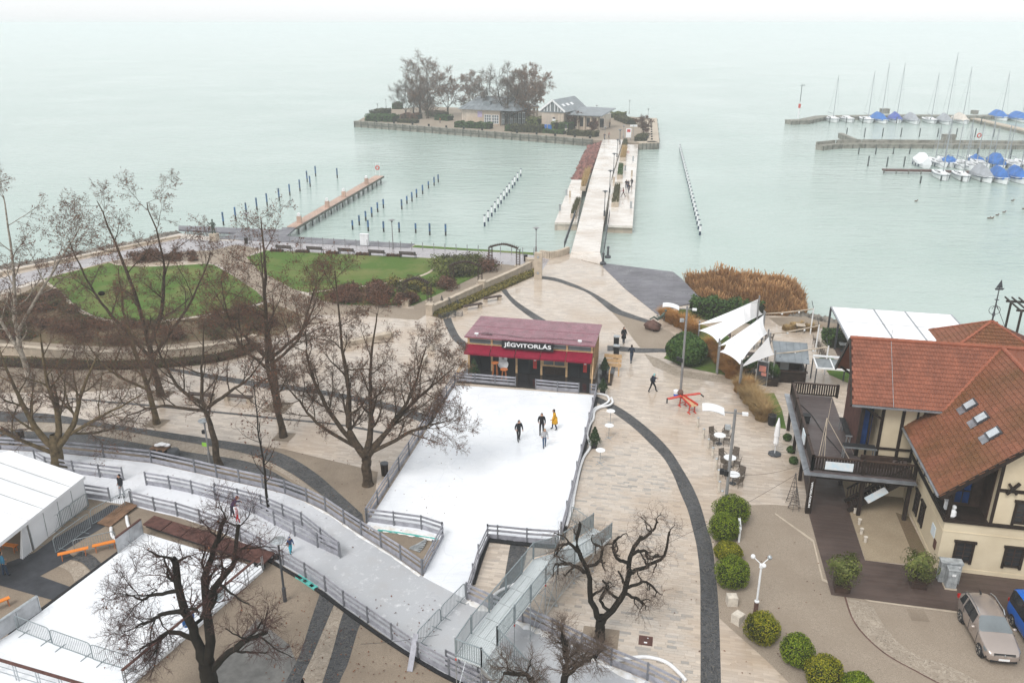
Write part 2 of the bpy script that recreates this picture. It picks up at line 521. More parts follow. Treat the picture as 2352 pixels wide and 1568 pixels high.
S_['wood_brown']=mat('reddish_brown_planks',(0.115,0.052,0.042),0.5,0.2,2.5)
S_['wood_ramp']=mat('weathered_ramp_wood',(0.22,0.13,0.08),0.6,0.2,2.5)
S_['timber_dark']=mat('dark_stained_timber',(0.028,0.018,0.014),0.5,0.2,3)
S_['timber_mid']=mat('brown_stained_timber',(0.06,0.036,0.027),0.5,0.2,3)
S_['plaster']=mat('cream_plaster',(0.64,0.55,0.40),0.8,0.05,0.5,(0.55,0.46,0.325),bmp=0.1,bscale=10)
S_['zinc']=mat('zinc_sheet',(0.34,0.36,0.39),0.35,0.15,1.5,metal=0.5)
S_['roof_grey']=mat('grey_sheet_roof',(0.20,0.225,0.245),0.4,0.15,0.7)
S_['tile']=mat('orange_clay_tile',(0.255,0.092,0.056),0.6,0.1,0.7,(0.19,0.072,0.046),island=0.11)
S_['tile_old']=mat('weathered_brown_clay_tile',(0.21,0.08,0.046),0.55,0.15,0.4,(0.14,0.064,0.027),island=0.14)
S_['tile_bed']=mat('roof_underlay',(0.11,0.032,0.02),0.8,0.1,2)
S_['ridge']=mat('ridge_tile_orange',(0.31,0.105,0.062),0.6,0.1,3)
S_['pile_blue']=mat('blue_painted_pile',(0.05,0.14,0.30),0.6,0.25,2.0,(0.06,0.085,0.11))
S_['pile_wet']=mat('wet_dark_pile_foot',(0.03,0.033,0.035),0.4,0.2,3)
S_['pile_navy']=mat('navy_pile_paint',(0.03,0.05,0.09),0.5,0.1,3)
S_['pile_old']=mat('weathered_mooring_pile',(0.10,0.12,0.12),0.7,0.25,2)
S_['hull']=mat('white_gelcoat',(0.78,0.79,0.80),0.25,0.05,1)
S_['tarp_blue']=mat('blue_tarpaulin',(0.045,0.17,0.50),0.55,0.15,0.8,bmp=0.6,bscale=2)
S_['tarp_navy']=mat('violet_blue_tarpaulin',(0.075,0.115,0.42),0.55,0.15,0.8,bmp=0.6,bscale=2)
S_['tarp_grey']=mat('grey_tarpaulin',(0.36,0.38,0.41),0.6,0.12,0.8,bmp=0.6,bscale=2)
S_['tarp_cream']=mat('cream_tarpaulin',(0.66,0.60,0.53),0.6,0.1,0.8,bmp=0.6,bscale=2)
S_['alu']=mat('aluminium_mast',(0.35,0.37,0.39),0.4,0.05,1,metal=0.4)
S_['car_paint']=mat('champagne_metallic_paint',(0.43,0.37,0.335),0.25,0.03,1,metal=0.55)
S_['van_paint']=mat('bright_blue_paint',(0.01,0.13,0.55),0.25,0.03,1)
S_['chrome']=mat('bright_trim',(0.6,0.62,0.65),0.2,0.05,4,metal=0.9)
S_['lamp_red']=mat('red_lens',(0.45,0.01,0.01),0.2,0.05,4)
S_['red']=mat('red_enamel',(0.55,0.04,0.02),0.4,0.1,4)
S_['red_poster']=mat('red_poster',(0.50,0.05,0.045),0.5,0.1,4)
S_['bronze']=mat('green_bronze',(0.10,0.13,0.11),0.5,0.2,4,metal=0.3)
S_['stone_brown']=mat('brown_rough_stone',(0.15,0.085,0.07),0.8,0.25,2,bmp=0.6,bscale=4)
S_['concrete_cube']=mat('pale_travertine_block',(0.62,0.56,0.48),0.7,0.12,4,bmp=0.4,bscale=15)
S_['cabinet']=mat('grey_utility_cabinet',(0.38,0.40,0.41),0.5,0.2,4)
S_['chair']=mat('grey_brown_wicker',(0.14,0.115,0.095),0.6,0.15,10)
S_['turq']=mat('turquoise_insulation',(0.12,0.50,0.45),0.6,0.1,3)
S_['nest']=mat('dark_nest_twigs',(0.02,0.016,0.012),0.9)
S_['skin']=mat('skin',(0.48,0.28,0.20),0.55,0.05,8)
S_['skylight_pane']=mat('pale_skylight_pane',(0.50,0.54,0.57),0.1,0.1,2)
S_['plexi']=mat('scuffed_clear_panel',(0.42,0.43,0.45),0.15,0.15,1.5)
S_['poster_blue']=mat('pale_blue_banner',(0.50,0.62,0.70),0.5,0.2,2.5,(0.75,0.74,0.73))
# bark, leaves
def bark(name,a,b_,sc=2.0):return mat(name,a,0.85,0.2,sc,b_,bmp=0.8,bscale=14)
S_['bark_dark']=bark('dark_wet_bark',(0.02,0.016,0.012),(0.01,0.008,0.006))
S_['bark_brown']=bark('mottled_plane_bark',(0.085,0.06,0.04),(0.028,0.02,0.014),4)
S_['bark_pale']=bark('pale_grey_bark',(0.36,0.32,0.27),(0.11,0.09,0.07),2.2)
S_['bark_ochre']=bark('ochre_grey_bark',(0.15,0.11,0.06),(0.05,0.036,0.02),2.5)
S_['twig_brown']=mat('brown_twigs',(0.13,0.088,0.066),0.85,0.2,2)
S_['twig_red']=mat('reddish_twigs',(0.085,0.045,0.04),0.85,0.2,2)
S_['twig_grey']=mat('grey_brown_twigs',(0.145,0.105,0.082),0.85,0.2,2)
def leafmat(name,a,b_,r=0.7):
    m,n,l,b=nt(name)
    c=mix(n,l,rand(n,l),a,b_)
    l.new(c,b.inputs['Base Color']);b.inputs['Roughness'].default_value=r
    b.inputs['Specular IOR Level'].default_value=0.12
    return m
S_['leaf_brown']=leafmat('dry_brown_leaves',(0.20,0.085,0.045),(0.085,0.04,0.03))
S_['leaf_pale']=leafmat('pale_russet_leaves',(0.27,0.145,0.085),(0.17,0.095,0.062))
S_['leaf_rust']=leafmat('rusty_hedge_leaves',(0.17,0.085,0.055),(0.085,0.05,0.035))
S_['leaf_olive']=leafmat('olive_shrub_leaves',(0.10,0.095,0.035),(0.05,0.05,0.03))
S_['leaf_green']=leafmat('dark_green_leaves',(0.025,0.06,0.015),(0.07,0.12,0.028),0.5)
S_['leaf_box']=leafmat('boxwood_leaves',(0.035,0.075,0.006),(0.20,0.25,0.018),0.5)
S_['leaf_box_y']=leafmat('yellowing_boxwood_leaves',(0.04,0.07,0.006),(0.30,0.27,0.018),0.5)
S_['leaf_laurel']=leafmat('laurel_leaves',(0.07,0.095,0.02),(0.17,0.18,0.05),0.45)
S_['leaf_reed']=leafmat('dry_reed_blades',(0.29,0.145,0.06),(0.47,0.28,0.13))
S_['leaf_tan']=leafmat('tawny_ornamental_grass',(0.33,0.15,0.04),(0.50,0.28,0.10))
S_['leaf_straw']=leafmat('straw_ornamental_grass',(0.30,0.19,0.08),(0.47,0.34,0.17))
S_['leaf_flower']=leafmat('yellow_and_green_bedding',(0.05,0.05,0.02),(0.28,0.23,0.06))
S_['fir']=leafmat('fir_needles',(0.018,0.04,0.015),(0.05,0.075,0.03))
S_['core_dark']=mat('shaded_shrub_interior',(0.02,0.022,0.01),0.95)  # near-black tone paints the shade seen between the leaves
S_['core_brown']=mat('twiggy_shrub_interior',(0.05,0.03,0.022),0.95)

# ================================================================== the setting
def sheet(name,poly,m,z,px=True,kind='structure',org=None):
    """A flat polygon; poly in picture pixels (turned to ground) or world xy."""
    P=[g(p[0],p[1],z)for p in poly]if px else[Vector((p[0],p[1],z))for p in poly]
    a=sum(P[i].x*P[(i+1)%len(P)].y-P[(i+1)%len(P)].x*P[i].y for i in range(len(P)))
    if a<0:P=P[::-1]
    me=bpy.data.meshes.new(name)
    me.from_pydata([tuple(p)for p in P],[],[tuple(range(len(P)))])
    return link(name,me,m,None,org,kind)
def band(name,left,right,m,z,n=6):
    L=smooth([g(x,y,z)for x,y in left],n)
    Rr=smooth([g(x,y,z)for x,y in right],n)
    k=max(len(L),len(Rr))
    def res(P):
        d=[0.0]
        for i in range(1,len(P)):d.append(d[-1]+(P[i]-P[i-1]).length)
        out=[]
        for j in range(k):
            t=d[-1]*j/(k-1);i=1
            while i<len(P)-1 and d[i]<t:i+=1
            s=(t-d[i-1])/max(1e-6,d[i]-d[i-1])
            out.append(P[i-1].lerp(P[i],s))
        return out
    L,Rr=res(L),res(Rr)
    me=bpy.data.meshes.new(name)
    me.from_pydata([tuple(p)for p in L+Rr],[],[(i,i+1,k+i+1,k+i)for i in range(k-1)])
    bm=bmesh.new();bm.from_mesh(me);bmesh.ops.recalc_face_normals(bm,faces=bm.faces)
    for f in bm.faces:
        if f.normal.z<0:f.normal_flip()
    bm.to_mesh(me);bm.free()
    return link(name,me,m,None,None,'structure')

# water to the horizon
ws=7000
me=bpy.data.meshes.new('water')
me.from_pydata([(-ws,-200,WZ),(ws,-200,WZ),(ws,ws,WZ),(-ws,ws,WZ)],[],[(0,1,2,3)])
link('water',me,M['water'],None,None,'structure')

# land: one slab with the real shoreline
shore=[(-320,760),(-120,662),(0,619),(113,600),(230,575),(327,556),(413,536),(500,545),(560,553),(655,543),(953,562),(1176,578),(1226,581),(1300,583),
         (1312,582),(1340,600),(1385,611),(1392,606),(1440,640),(1500,690),(1545,702),(1614,694),(1680,716),(1760,724),(1850,728),(1880,738),(1905,742),(2050,757),(2180,772),(2352,790),(2700,830)]
land=[g(x,y)for x,y in shore]+[Vector((75,10,0)),Vector((-75,10,0)),Vector((-75,60,0))]
mb=MB();mb.prism(land,-2.4,0.0)
mb.build('ground',M['trav'],kind='structure')

Z=[0.004*k for k in range(12)]
# gravel fields
sheet('gravel_court',[(-260,846),(0,835),(100,838),(250,846),(375,843),(395,852),(352,882),(300,892),(210,899),(0,902),(-220,915)],M['gravel'],Z[1])
sheet('gravel_verge',[(-200,985),(0,960),(120,965),(252,980),(378,1000),(480,1008),(588,1022),(650,1030),(715,1046),(800,1066),(868,1083),(862,1130),(842,1204),(969,1322),(900,1300),(700,1180),(450,1100),(220,1060),(-200,1050)],M['gravel'],Z[1])
sheet('gravel_corner',[(842,1198),(1003,1232),(1017,1236),(969,1322),(880,1262)],M['gravel'],Z[2])
sheet('gravel_yard',[(-300,1400),(-120,1200),(200,1130),(310,1160),(500,1215),(740,1355),(960,1513),(1080,1590),(1120,1760),(200,1760),(-300,1760)],M['gravel'],Z[1])
sheet('gravel_lot',[(1700,1160),(1780,1158),(1856,1166),(1909,1365),(1937,1369),(2352,1424),(2600,1455),(2600,1800),(2000,1800),(1764,1519),(1652,1419),(1645,1340),(1640,1250),(1655,1190)],M['gravel_light'],Z[1])
sheet('gravel_sector',[(1404,715),(1432,722),(1470,736),(1500,746),(1540,762),(1562,778),(1531,802),(1470,798),(1452,775),(1432,745)],M['gravel_light'],Z[1])
# dark cobble bands
band('cobble_band',[(1369,923),(1401,942),(1453,980),(1490,1015),(1524,1051),(1546,1089),(1562,1129),(1580,1172),(1593,1222),(1601,1259),(1608,1326),(1609,1426),(1609,1568),(1606,1660)],
     [(1369,909),(1410,928),(1453,955),(1502,995),(1540,1035),(1568,1078),(1591,1118),(1609,1160),(1624,1212),(1636,1252),(1646,1338),(1652,1426),(1656,1568),(1656,1660)],M['cobble_dark'],Z[3])
band('cobble_band',[(1018,733),(1026,754),(1041,780),(1069,802),(1100,822)],[(1036,729),(1041,744),(1054,770),(1069,785),(1104,808)],M['cobble_dark'],Z[2])
band('cobble_band',[(1150,666),(1162,680),(1183,702),(1222,731),(1260,752)],[(1163,664),(1174,680),(1198,700),(1250,733),(1290,754)],M['cobble_dark'],Z[2])
band('cobble_band',[(1243,640),(1277,646),(1307,656),(1347,671),(1376,692),(1404,715),(1435,727),(1470,737),(1498,746)],[(1243,634),(1276,638),(1307,648),(1337,660),(1376,680),(1423,710),(1445,719),(1470,728),(1500,738)],M['cobble_dark'],Z[3])
band('cobble_band',[(1395,806),(1421,806),(1470,810),(1527,809),(1560,818)],[(1395,793),(1421,795),(1470,799),(1531,801),(1566,808)],M['cobble_dark'],Z[3])
band('cobble_band',[(384,850),(466,866),(541,880),(588,888),(680,898),(749,908),(860,932),(960,966),(990,980)],[(372,842),(466,856),(541,868),(588,875),(680,886),(749,897),(860,918),(966,947),(1000,958)],M['cobble_dark'],Z[2])
band('drain_line',[(110,912),(252,924.5),(378,936),(567,955),(650,964),(774,976),(880,996)],[(110,909.5),(252,921),(378,932),(567,951),(650,960),(774,972),(880,991)],M['cobble_dark'],Z[3])
band('cobble_band',[(-150,960),(0,968),(120,970),(252,984),(378,1006),(504,1028),(588,1048),(665,1084),(723,1124),(790,1176),(840,1220)],[(-150,935),(0,943),(121,951),(252,973),(378,991),(504,1010),(588,1024),(660,1046),(723,1084),(770,1124),(832,1180)],M['cobble_dark'],Z[3])
band('sett_band',[(-150,985),(0,988),(189,995),(327,1018),(428,1036),(588,1064),(640,1082),(730,1142)],[(-150,961),(0,969),(120,971),(252,985),(378,1007),(504,1029),(588,1049),(665,1085),(790,1177)],M['cobble_light'],Z[2])
band('cobble_band',[(-150,1010),(0,1018),(227,1030),(327,1045),(428,1062),(588,1088),(660,1130)],[(-150,986),(0,989),(189,996),(327,1019),(428,1037),(588,1065),(720,1140)],M['cobble_dark'],Z[3])
band('cobble_band',[(742,1340),(712,1430),(689,1500),(655,1568),(610,1680)],[(775,1370),(745,1440),(715,1510),(689,1568),(650,1680)],M['cobble_dark'],Z[3])
band('sett_band',[(775,1371),(745,1441),(715,1511),(689,1569),(650,1680)],[(800,1390),(785,1415),(762,1500),(739,1568),(705,1680)],M['cobble_light'],Z[2])
band('cobble_band',[(800,1391),(785,1416),(762,1501),(740,1568),(706,1680)],[(840,1420),(824,1440),(800,1520),(779,1568),(745,1680)],M['cobble_dark'],Z[3])
sheet('cobble_band',[(1172,1250),(1212,1256),(1190,1370),(1150,1400),(1120,1395),(1158,1330)],M['cobble_dark'],Z[3])
# left yard: matting, patterned paving
sheet('rubber_matting',[(80,1268),(118,1240),(255,1158),(312,1166),(150,1262),(170,1280),(92,1322),(162,1347),(124,1378),(-20,1338),(-60,1320),(20,1290)],M['rubber_mat'],Z[5])
band('sett_band',[(128,1298),(150,1306),(165,1320),(170,1335)],[(160,1285),(185,1292),(205,1310),(206,1318)],M['cobble_light'],Z[3])
band('cobble_band',[(162,1284),(187,1291),(206,1308),(210,1315)],[(185,1265),(213,1275),(230,1290),(240,1296)],M['cobble_dark'],Z[4])
sheet('asphalt_path',[(590,1420),(665,1480),(700,1568),(680,1640),(420,1640),(480,1560)],M['asphalt'],Z[2])
# promenade, garden paths
sheet('promenade',[(-320,790),(-120,690),(0,640),(113,612),(230,587),(327,566),(413,548),(500,553),(588,552),(941,568),(1176,581),(1226,586),(1262,596),(1245,622),(1228,632),(1200,612),(1150,607),(1016,594),(620,574),(540,562),(490,574),(400,590),(330,584),(230,605),(113,635),(0,668),(-320,830)],M['promenade'],Z[1])
sheet('garden_path',[(490,574),(540,562),(600,572),(566,590),(593,620),(680,668),(740,690),(800,700),(900,704),(990,714),(960,735),(800,722),(700,725),(640,705),(560,650),(505,608)],M['gravel_light'],Z[2])
sheet('garden_path',[(-100,720),(0,676),(113,642),(240,602),(330,588),(430,578),(490,574),(505,608),(470,604),(400,597),(330,606),(252,608),(100,645),(60,670),(0,690),(-100,740)],M['gravel_light'],Z[2])
sheet('garden_path',[(948,702),(1040,660),(1110,625),(1150,606),(1205,612),(1176,636),(1070,680),(990,714),(955,716)],M['gravel_light'],Z[3])
sheet('garden_path',[(-200,776),(0,780),(140,790),(260,797),(378,792),(500,780),(575,768),(700,725),(760,735),(640,775),(575,785),(529,793),(378,806),(252,811),(136,805),(0,795),(-200,790)],M['gravel_light'],Z[2])
# lawns and beds
lawn1=[(101,640),(180,620),(252,603),(277,609),(353,611),(466,605),(491,608),(540,636),(588,668),(610,690),(560,706),(453,725),(335,739),(252,734),(217,725),(176,705),(141,670)]
lawn2=[(566,590),(613,575),(800,584),(1016,594),(1006,607),(976,630),(885,650),(777,663),(709,672),(676,665),(593,620)]
sheet('lawn',[tuple(p)for p in lawn1],M['lawn'],Z[4])
sheet('lawn',lawn2,M['lawn'],Z[4])
sheet('lawn',[(953,563),(1176,577),(1226,580),(1226,586),(1176,581),(945,568)],M['lawn'],Z[3])
sheet('planting_bed',[(-200,760),(0,690),(60,670),(100,645),(139,672),(174,707),(215,727),(252,736),(335,741),(453,727),(565,708),(620,694),(700,725),(640,770),(500,780),(378,792),(260,797),(140,790),(0,780),(-200,776)],M['soil'],Z[3])
sheet('lawn',[(709,673),(777,664),(885,652),(976,632),(1006,609),(1016,596),(1150,608),(1040,660),(948,702),(800,700),(740,690)],M['lawn'],Z[3])
sheet('flower_bed',[(981,724),(1085,680),(1176,640),(1226,618),(1229,634),(1176,657),(1100,690),(1050,714),(1018,732),(1000,728)],M['soil'],Z[4])
sheet('hedge_bed',[(-200,812),(0,815),(136,822),(252,828),(378,824),(529,808),(585,785),(592,800),(560,820),(470,838),(375,842),(250,845),(100,837),(-200,836)],M['soil'],Z[4])
cream=[(101,642),(141,672),(176,707),(217,727),(252,736),(335,741),(453,727),(565,708)]
band('lawn_edging',[(p[0]-5,p[1]+2.5)for p in cream],cream,M['stone_cream'],Z[6])
band('lawn_edging',[(252,603),(277,610),(353,612),(466,606)],[(252,600.5),(278,607),(353,609),(466,603.5)],M['stone_cream'],Z[6])
band('lawn_edging',[(709,673.5),(777,664.5),(885,652),(976,632),(1006,609),(1018,594)],[(709,671),(777,662),(885,649),(973,629),(1002,607),(1012,594)],M['stone_cream'],Z[6])
# planted triangle by the sails, grass verges
sheet('lawn',[(1524,822),(1545,800),(1560,770),(1600,742),(1660,760),(1700,800),(1720,850),(1700,868),(1640,856),(1590,846)],M['lawn'],Z[4])
sheet('sett_band',[(1480,812),(1510,822),(1560,850),(1650,862),(1690,874),(1688,884),(1640,876),(1550,862),(1500,840)],M['cobble_light'],Z[3])
sheet('lawn',[(1736,904),(1778,902),(1796,940),(1806,985),(1775,978),(1745,930)],M['lawn'],Z[4])
sheet('lawn',[(1880,822),(1905,815),(1960,860),(1950,880),(1905,860)],M['lawn'],Z[4])
sheet('beach',[(1765,729),(1850,727),(1880,737),(1905,741),(1990,752),(1990,762),(1905,755),(1850,752),(1790,748)],M['gravel'],Z[3])
# house court: decking, sandy bed, cobble arc, plates
sheet('wood_deck',[(1845,1085),(1930,1085),(1951,1176),(1987,1286),(2069,1296),(2147,1306),(2352,1331),(2600,1362),(2600,1455),(2352,1424),(2189,1401),(1937,1369),(1909,1365),(1857,1177)],M['deck_brown'],0.03)
sheet('sandy_bed',[(1930,1085),(2060,1085),(2090,1190),(2107,1297),(1988,1286),(1951,1176)],M['sand'],Z[5])
sheet('moss_strip',[(2057,1176),(2088,1186),(2147,1304),(2107,1297)],M['soil'],Z[6])
band('sett_band',[(1939,1370),(1959,1421),(1989,1461),(2039,1504),(2102,1539),(2160,1570),(2300,1640)],[(2004,1388),(2017,1414),(2039,1446),(2089,1494),(2174,1526),(2240,1560),(2370,1630)],M['cobble_light'],Z[3])
band('kerb_line',[(1780,1180),(1852,1206),(1866,1240),(1897,1372),(1940,1373),(2352,1428)],[(1780,1177),(1855,1203),(1869,1239),(1901,1369),(1940,1369.5),(2352,1424.5)],M['stone_cream'],Z[6],1)
band('kerb_line',[(1939,1370),(1957,1421),(1987,1461),(2037,1504),(2100,1539),(2158,1570),(2298,1640)],[(1943,1370),(1960,1420),(1990,1460),(2040,1503),(2103,1538),(2162,1569),(2302,1639)],M['stone_brown'],Z[5])
sheet('iron_plate',[(2082,1397),(2122,1400),(2136,1427),(2094,1424)],M['gravel'],Z[4])
sheet('pavement_strip',[(1540,1420),(1652,1419),(1764,1519),(1835,1590),(1900,1680),(1656,1680),(1656,1568),(1652,1426)],M['trav'],Z[2])

# travertine pavers nearest the camera, each its own stone
paver_poly=[g(x,y)for x,y in[(1300,1240),(1330,1000),(1375,945),(1440,985),(1480,1020),(1515,1060),(1540,1100),(1570,1170),(1590,1240),(1602,1330),(1604,1500),(1604,1600),(1480,1600),(1400,1520),(1200,1400),(1230,1300)]]
rowh,pv=0.2,[]
rs=random.Random(3)
P2=[(Vector(p).dot(E1),Vector(p).dot(E2))for p in paver_poly]
a0,a1=min(p[0]for p in P2),max(p[0]for p in P2)
b0,b1=min(p[1]for p in P2),max(p[1]for p in P2)
b=b0
while b<b1:
    a=a0-rs.random()
    while a<a1:
        w=rs.choice((0.4,0.5,0.55,0.65,0.8))
        if all(in_poly(a+u,b+v,P2)for u,v in((0,0),(w,0),(0,rowh),(w,rowh))):pv.append((a+w/2,b+rowh/2,w))
        a+=w
    b+=rowh
def paver_mesh(w,name='paver'):
    q=MB();x,y,t=w/2-0.004,rowh/2-0.004,0.016
    q.add([(-x,-y,0),(x,-y,0),(x,y,0),(-x,y,0),(-x+.004,-y+.004,t),(x-.004,-y+.004,t),(x-.004,y-.004,t),(-x+.004,y-.004,t)],[(4,5,6,7),(0,1,5,4),(1,2,6,5),(2,3,7,6),(3,0,4,7)])
    return q
def paver_mat():
    m,n,l,b_=nt('travertine_pavers')
    p=pos(n,l,TH)
    r=rand(n,l)
    ramp=n.new('ShaderNodeValToRGB');l.new(r,ramp.inputs[0])
    el=ramp.color_ramp.elements
    el[0].position,el[0].color=0.0,(0.30,0.28,0.255,1)
    el[1].position,el[1].color=1.0,(0.55,0.475,0.40,1)
    for ps,cc in((0.10,(0.39,0.355,0.32,1)),(0.22,(0.48,0.42,0.36,1)),(0.45,(0.49,0.42,0.35,1)),(0.62,(0.50,0.425,0.355,1)),(0.8,(0.53,0.465,0.40,1))):
        e=el.new(ps);e.color=cc
    st=n.new('ShaderNodeMapping');st.inputs['Scale'].default_value=(0.5,2.6,1);l.new(p,st.inputs[0])
    c=mix(n,l,mrange(n,l,noise(n,l,st.outputs[0],3.2,5,0.7),0.54,0.72,0,0.5),ramp.outputs[0],(0.26,0.24,0.22))
    c=mix(n,l,mrange(n,l,noise(n,l,p,0.16,4),0.44,0.66,0,0.55),c,(0.40,0.295,0.205))
    l.new(c,b_.inputs['Base Color'])
    l.new(mrange(n,l,noise(n,l,p,0.25,4),0.42,0.64,0.07,0.42),b_.inputs['Roughness'])
    bump(n,l,b_,noise(n,l,p,14,3),0.2,0.01)
    return m
M['paver']=paver_mat()
pv.sort(key=lambda t:(E1*t[0]+E2*t[1]).y)
pav=thing('stone_paving','field of beige travertine pavers beside the large ice rink','paving',E1*pv[0][0]+E2*pv[0][1])
pav['kind']='structure'
del pav['category'],pav['label']
pm={}
for i,(a,b,w)in enumerate(pv[:300]):
    if w not in pm:
        pm[w]=paver_mesh(w).mesh('paver');pm[w].materials.append(M['paver'])
    o=bpy.data.objects.new('paver',pm[w]);COL.objects.link(o);o.parent=pav
    o.location=E1*a+E2*b-ORG[pav]+UP*0.0
    o.rotation_euler=(0,0,-TH)
q=MB()
for a,b,w in pv[300:]:
    c=E1*a+E2*b
    k=paver_mesh(w)
    q.add([c+E1*v[0]+E2*v[1]+UP*(v[2]+rs.uniform(-.003,.002))for v in k.v],k.f)
q.build('paver_field',M['paver'],pav,kind='stuff')

# ================================================================== island, bridge, jetties, quays
IZ=0.35
isl=[(817,280),(840,268),(868,258),(900,249),(1000,246),(1200,252),(1372,262),(1506,273),(1511,329),(1468,330),(1441,327),(1384,323),(1362,323)]
isl_w=[g(x,y,IZ)for x,y in isl]
mb=MB();mb.prism(isl_w,-2.4,IZ)
mb.build('island',M['gravel_light'],kind='structure')
# quay face: stone wall with cap and timber posts
qv=thing('quay_wall','long grey quay wall with timber posts edging the island','quay',isl_w[0])
fl=isl_w[0];fr=isl_w[-1]
d=(fr-fl).normalized();nrm=Vector((d.y,-d.x,0))
mb=MB();mb.bar(fl+nrm*.25+UP*(-1.0),fr+nrm*.25+UP*(-1.0),0.5,2.1);mb.build('wall_face',M['quay'],qv)
mb=MB();mb.bar(fl+nrm*.3+UP*.2,fr+nrm*.3+UP*.2,0.9,0.3);mb.build('cap',M['quay'],qv)
mb=MB();mb.bar(fl+nrm*.62+UP*(-.6),fr+nrm*.62+UP*(-.6),0.14,0.25);mb.build('waling_beam',M['quay_dark'],qv)
n_=30
for i in range(n_+1):
    p=fl.lerp(fr,i/n_)+nrm*.7
    mb=MB();mb.bar(p+UP*(-2.2),p+UP*(.55 if i%2 else .35),0.28,0.28);mb.build('post',M['quay_dark'],qv)
right_edge=[isl_w[7],isl_w[8],isl_w[9]]
qv=thing('quay_wall','short grey quay wall with square bollards on the island corner by the open lake','quay',right_edge[1])
for i in range(2):
    p,q_=right_edge[i],right_edge[i+1]
    dd=(q_-p).normalized();nn=Vector((-dd.y,dd.x,0))
    if(p+nn-Vector((30,250,IZ))).length<(p-Vector((30,250,IZ))).length:nn=-nn
    mb=MB();mb.bar(p+nn*.2+UP*(-1.0),q_+nn*.2+UP*(-1.0),0.4,2.0);mb.build('wall_face',M['quay'],qv)
    mb=MB();mb.bar(p-nn*1.2+UP*.12,q_-nn*1.2+UP*.12,3.2,0.22);mb.build('cap',M['stone_cream'],qv)
    for k in range(5):
        pp=p.lerp(q_,(k+.2)/5)+nn*.5
        mb=MB();mb.bar(pp+UP*(-2.2),pp+UP*.1,.25,.25);mb.build('post',M['quay_dark'],qv)
for i in range(10):
    p=right_edge[0].lerp(right_edge[1],0.1+i*.09)+Vector((-1.6,0,0))
    mb=MB();mb.box(p+UP*.38,(.45,.45,.4));mb.build('bollard',M['black'],qv)

# ---- bridge
BZ=0.45
def gb(x,y):return g(x,y,BZ)
bl=[gb(1312,578),gb(1332,502),gb(1357,407),gb(1384,321)]
br=[gb(1378,578),gb(1388,502),gb(1405,407),gb(1431,321)]
br_root=thing('footbridge','long pale stone footbridge crossing the water to the island','bridge',(bl[0]+br[0])/2-UP*BZ)
rows=[]
NB=44
def along(P,t):
    L=[(P[i+1]-P[i]).length for i in range(len(P)-1)];T=t*sum(L)
    for i,x in enumerate(L):
        if T<=x or i==len(L)-1:return P[i].lerp(P[i+1],T/x)
        T-=x
start=(g(1309,590,0.012),g(1385,608,0.012))
Ls=[start[0]]+[along(bl,i/NB)for i in range(NB+1)]
Rs=[start[1]]+[along(br,i/NB)for i in range(NB+1)]
for i in range(len(Ls)-1):      # slabs of the deck, one by one
    l0,r0,l1,r1=Ls[i],Rs[i],Ls[i+1],Rs[i+1]
    e=(l1-l0)*0.004
    mb=MB();mb.hexa([l0+e-UP*.4,r0+e-UP*.4,r1-e-UP*.4,l1-e-UP*.4],[l0+e,r0+e,r1-e,l1-e])
    mb.build('deck_slab',M['trav_light'],br_root)
mb=MB();mb.hexa([p-UP*2.2 for p in(Ls[8],Rs[8],Rs[-1],Ls[-1])],[p-UP*.42 for p in(Ls[8],Rs[8],Rs[-1],Ls[-1])]);mb.build('embankment',M['quay'],br_root)
# side platforms at the water
PZ=0.1
for nm,poly in(('boarding_platform',[(1274,511),(1313,413),(1341,413),(1326,511)]),('boarding_platform',[(1394,517),(1453,519),(1466,332),(1431,331),(1403,420)])):
    P=[g(x,y,PZ)for x,y in poly]
    mb=MB();mb.prism(P,-0.25,PZ);pl=mb.build(nm,M['trav_light'],br_root)
    C=sum(P,Vector())/len(P)
    P2_=[C+(p-C)*.992 for p in P]
    mb=MB();mb.prism(P2_,-2.2,-0.27);mb.build('platform_base',M['stone_wall'],br_root)
# railings on the first span
for pa,pb in(((1296,571),(1321,497)),((1387,583),(1400,497))):
    p,q_=g(*pa,.1),g(*pb,BZ)
    rl=thing('black_railing','black metal railing on the %s of the stone footbridge'%('garden side' if pa[0]<1350 else 'deck side'),'railing',p)
    mb=MB();mb.bar(p+UP*1.05,q_+UP*1.05,.09,.07);mb.build('handrail',M['steel_dark'],rl)
    mb=MB();mb.bar(p+UP*.15,q_+UP*.15,.05,.05);mb.build('bottom_rail',M['steel_dark'],rl)
    mb=MB()
    for i in range(60):c=p.lerp(q_,i/59);mb.bar(c+UP*.1,c+UP*1.03,.03,.03)
    mb.build('balusters',M['steel_dark'],rl)
    for i in range(7):c=p.lerp(q_,i/6);mb=MB();mb.bar(c,c+UP*1.1,.08,.08);mb.build('post',M['steel_dark'],rl)
mb=MB();pts=smooth([g(1241,589),g(1262,592),g(1285,589),g(1305,581)],5)
for i in range(len(pts)-1):mb.bar(pts[i]+UP*.45,pts[i+1]+UP*.45,.45,.9)
w=mb.build('parapet_wall',M['stone_cream'],org=pts[0]);tag(w,'low curved cream parapet wall at the foot of the footbridge','wall')
# black cast bollards at the bridge foot
for i,(x,y)in enumerate(((1385,607),(1396,592))):
    p=g(x,y)
    t=thing('cast_bollard','black cast iron bollard on a round base at the footbridge corner','bollard',p,'bollards at the bridge foot')
    mb=MB();mb.lathe(p,[(.42,0),(.42,.25),(.3,.35)],12);mb.build('base',M['steel_dark'],t)
    mb=MB();mb.lathe(p,[(.16,.33),(.13,1.3),(.2,1.38),(.2,1.5),(.1,1.62)],10);mb.build('shaft',M['steel_dark'],t)
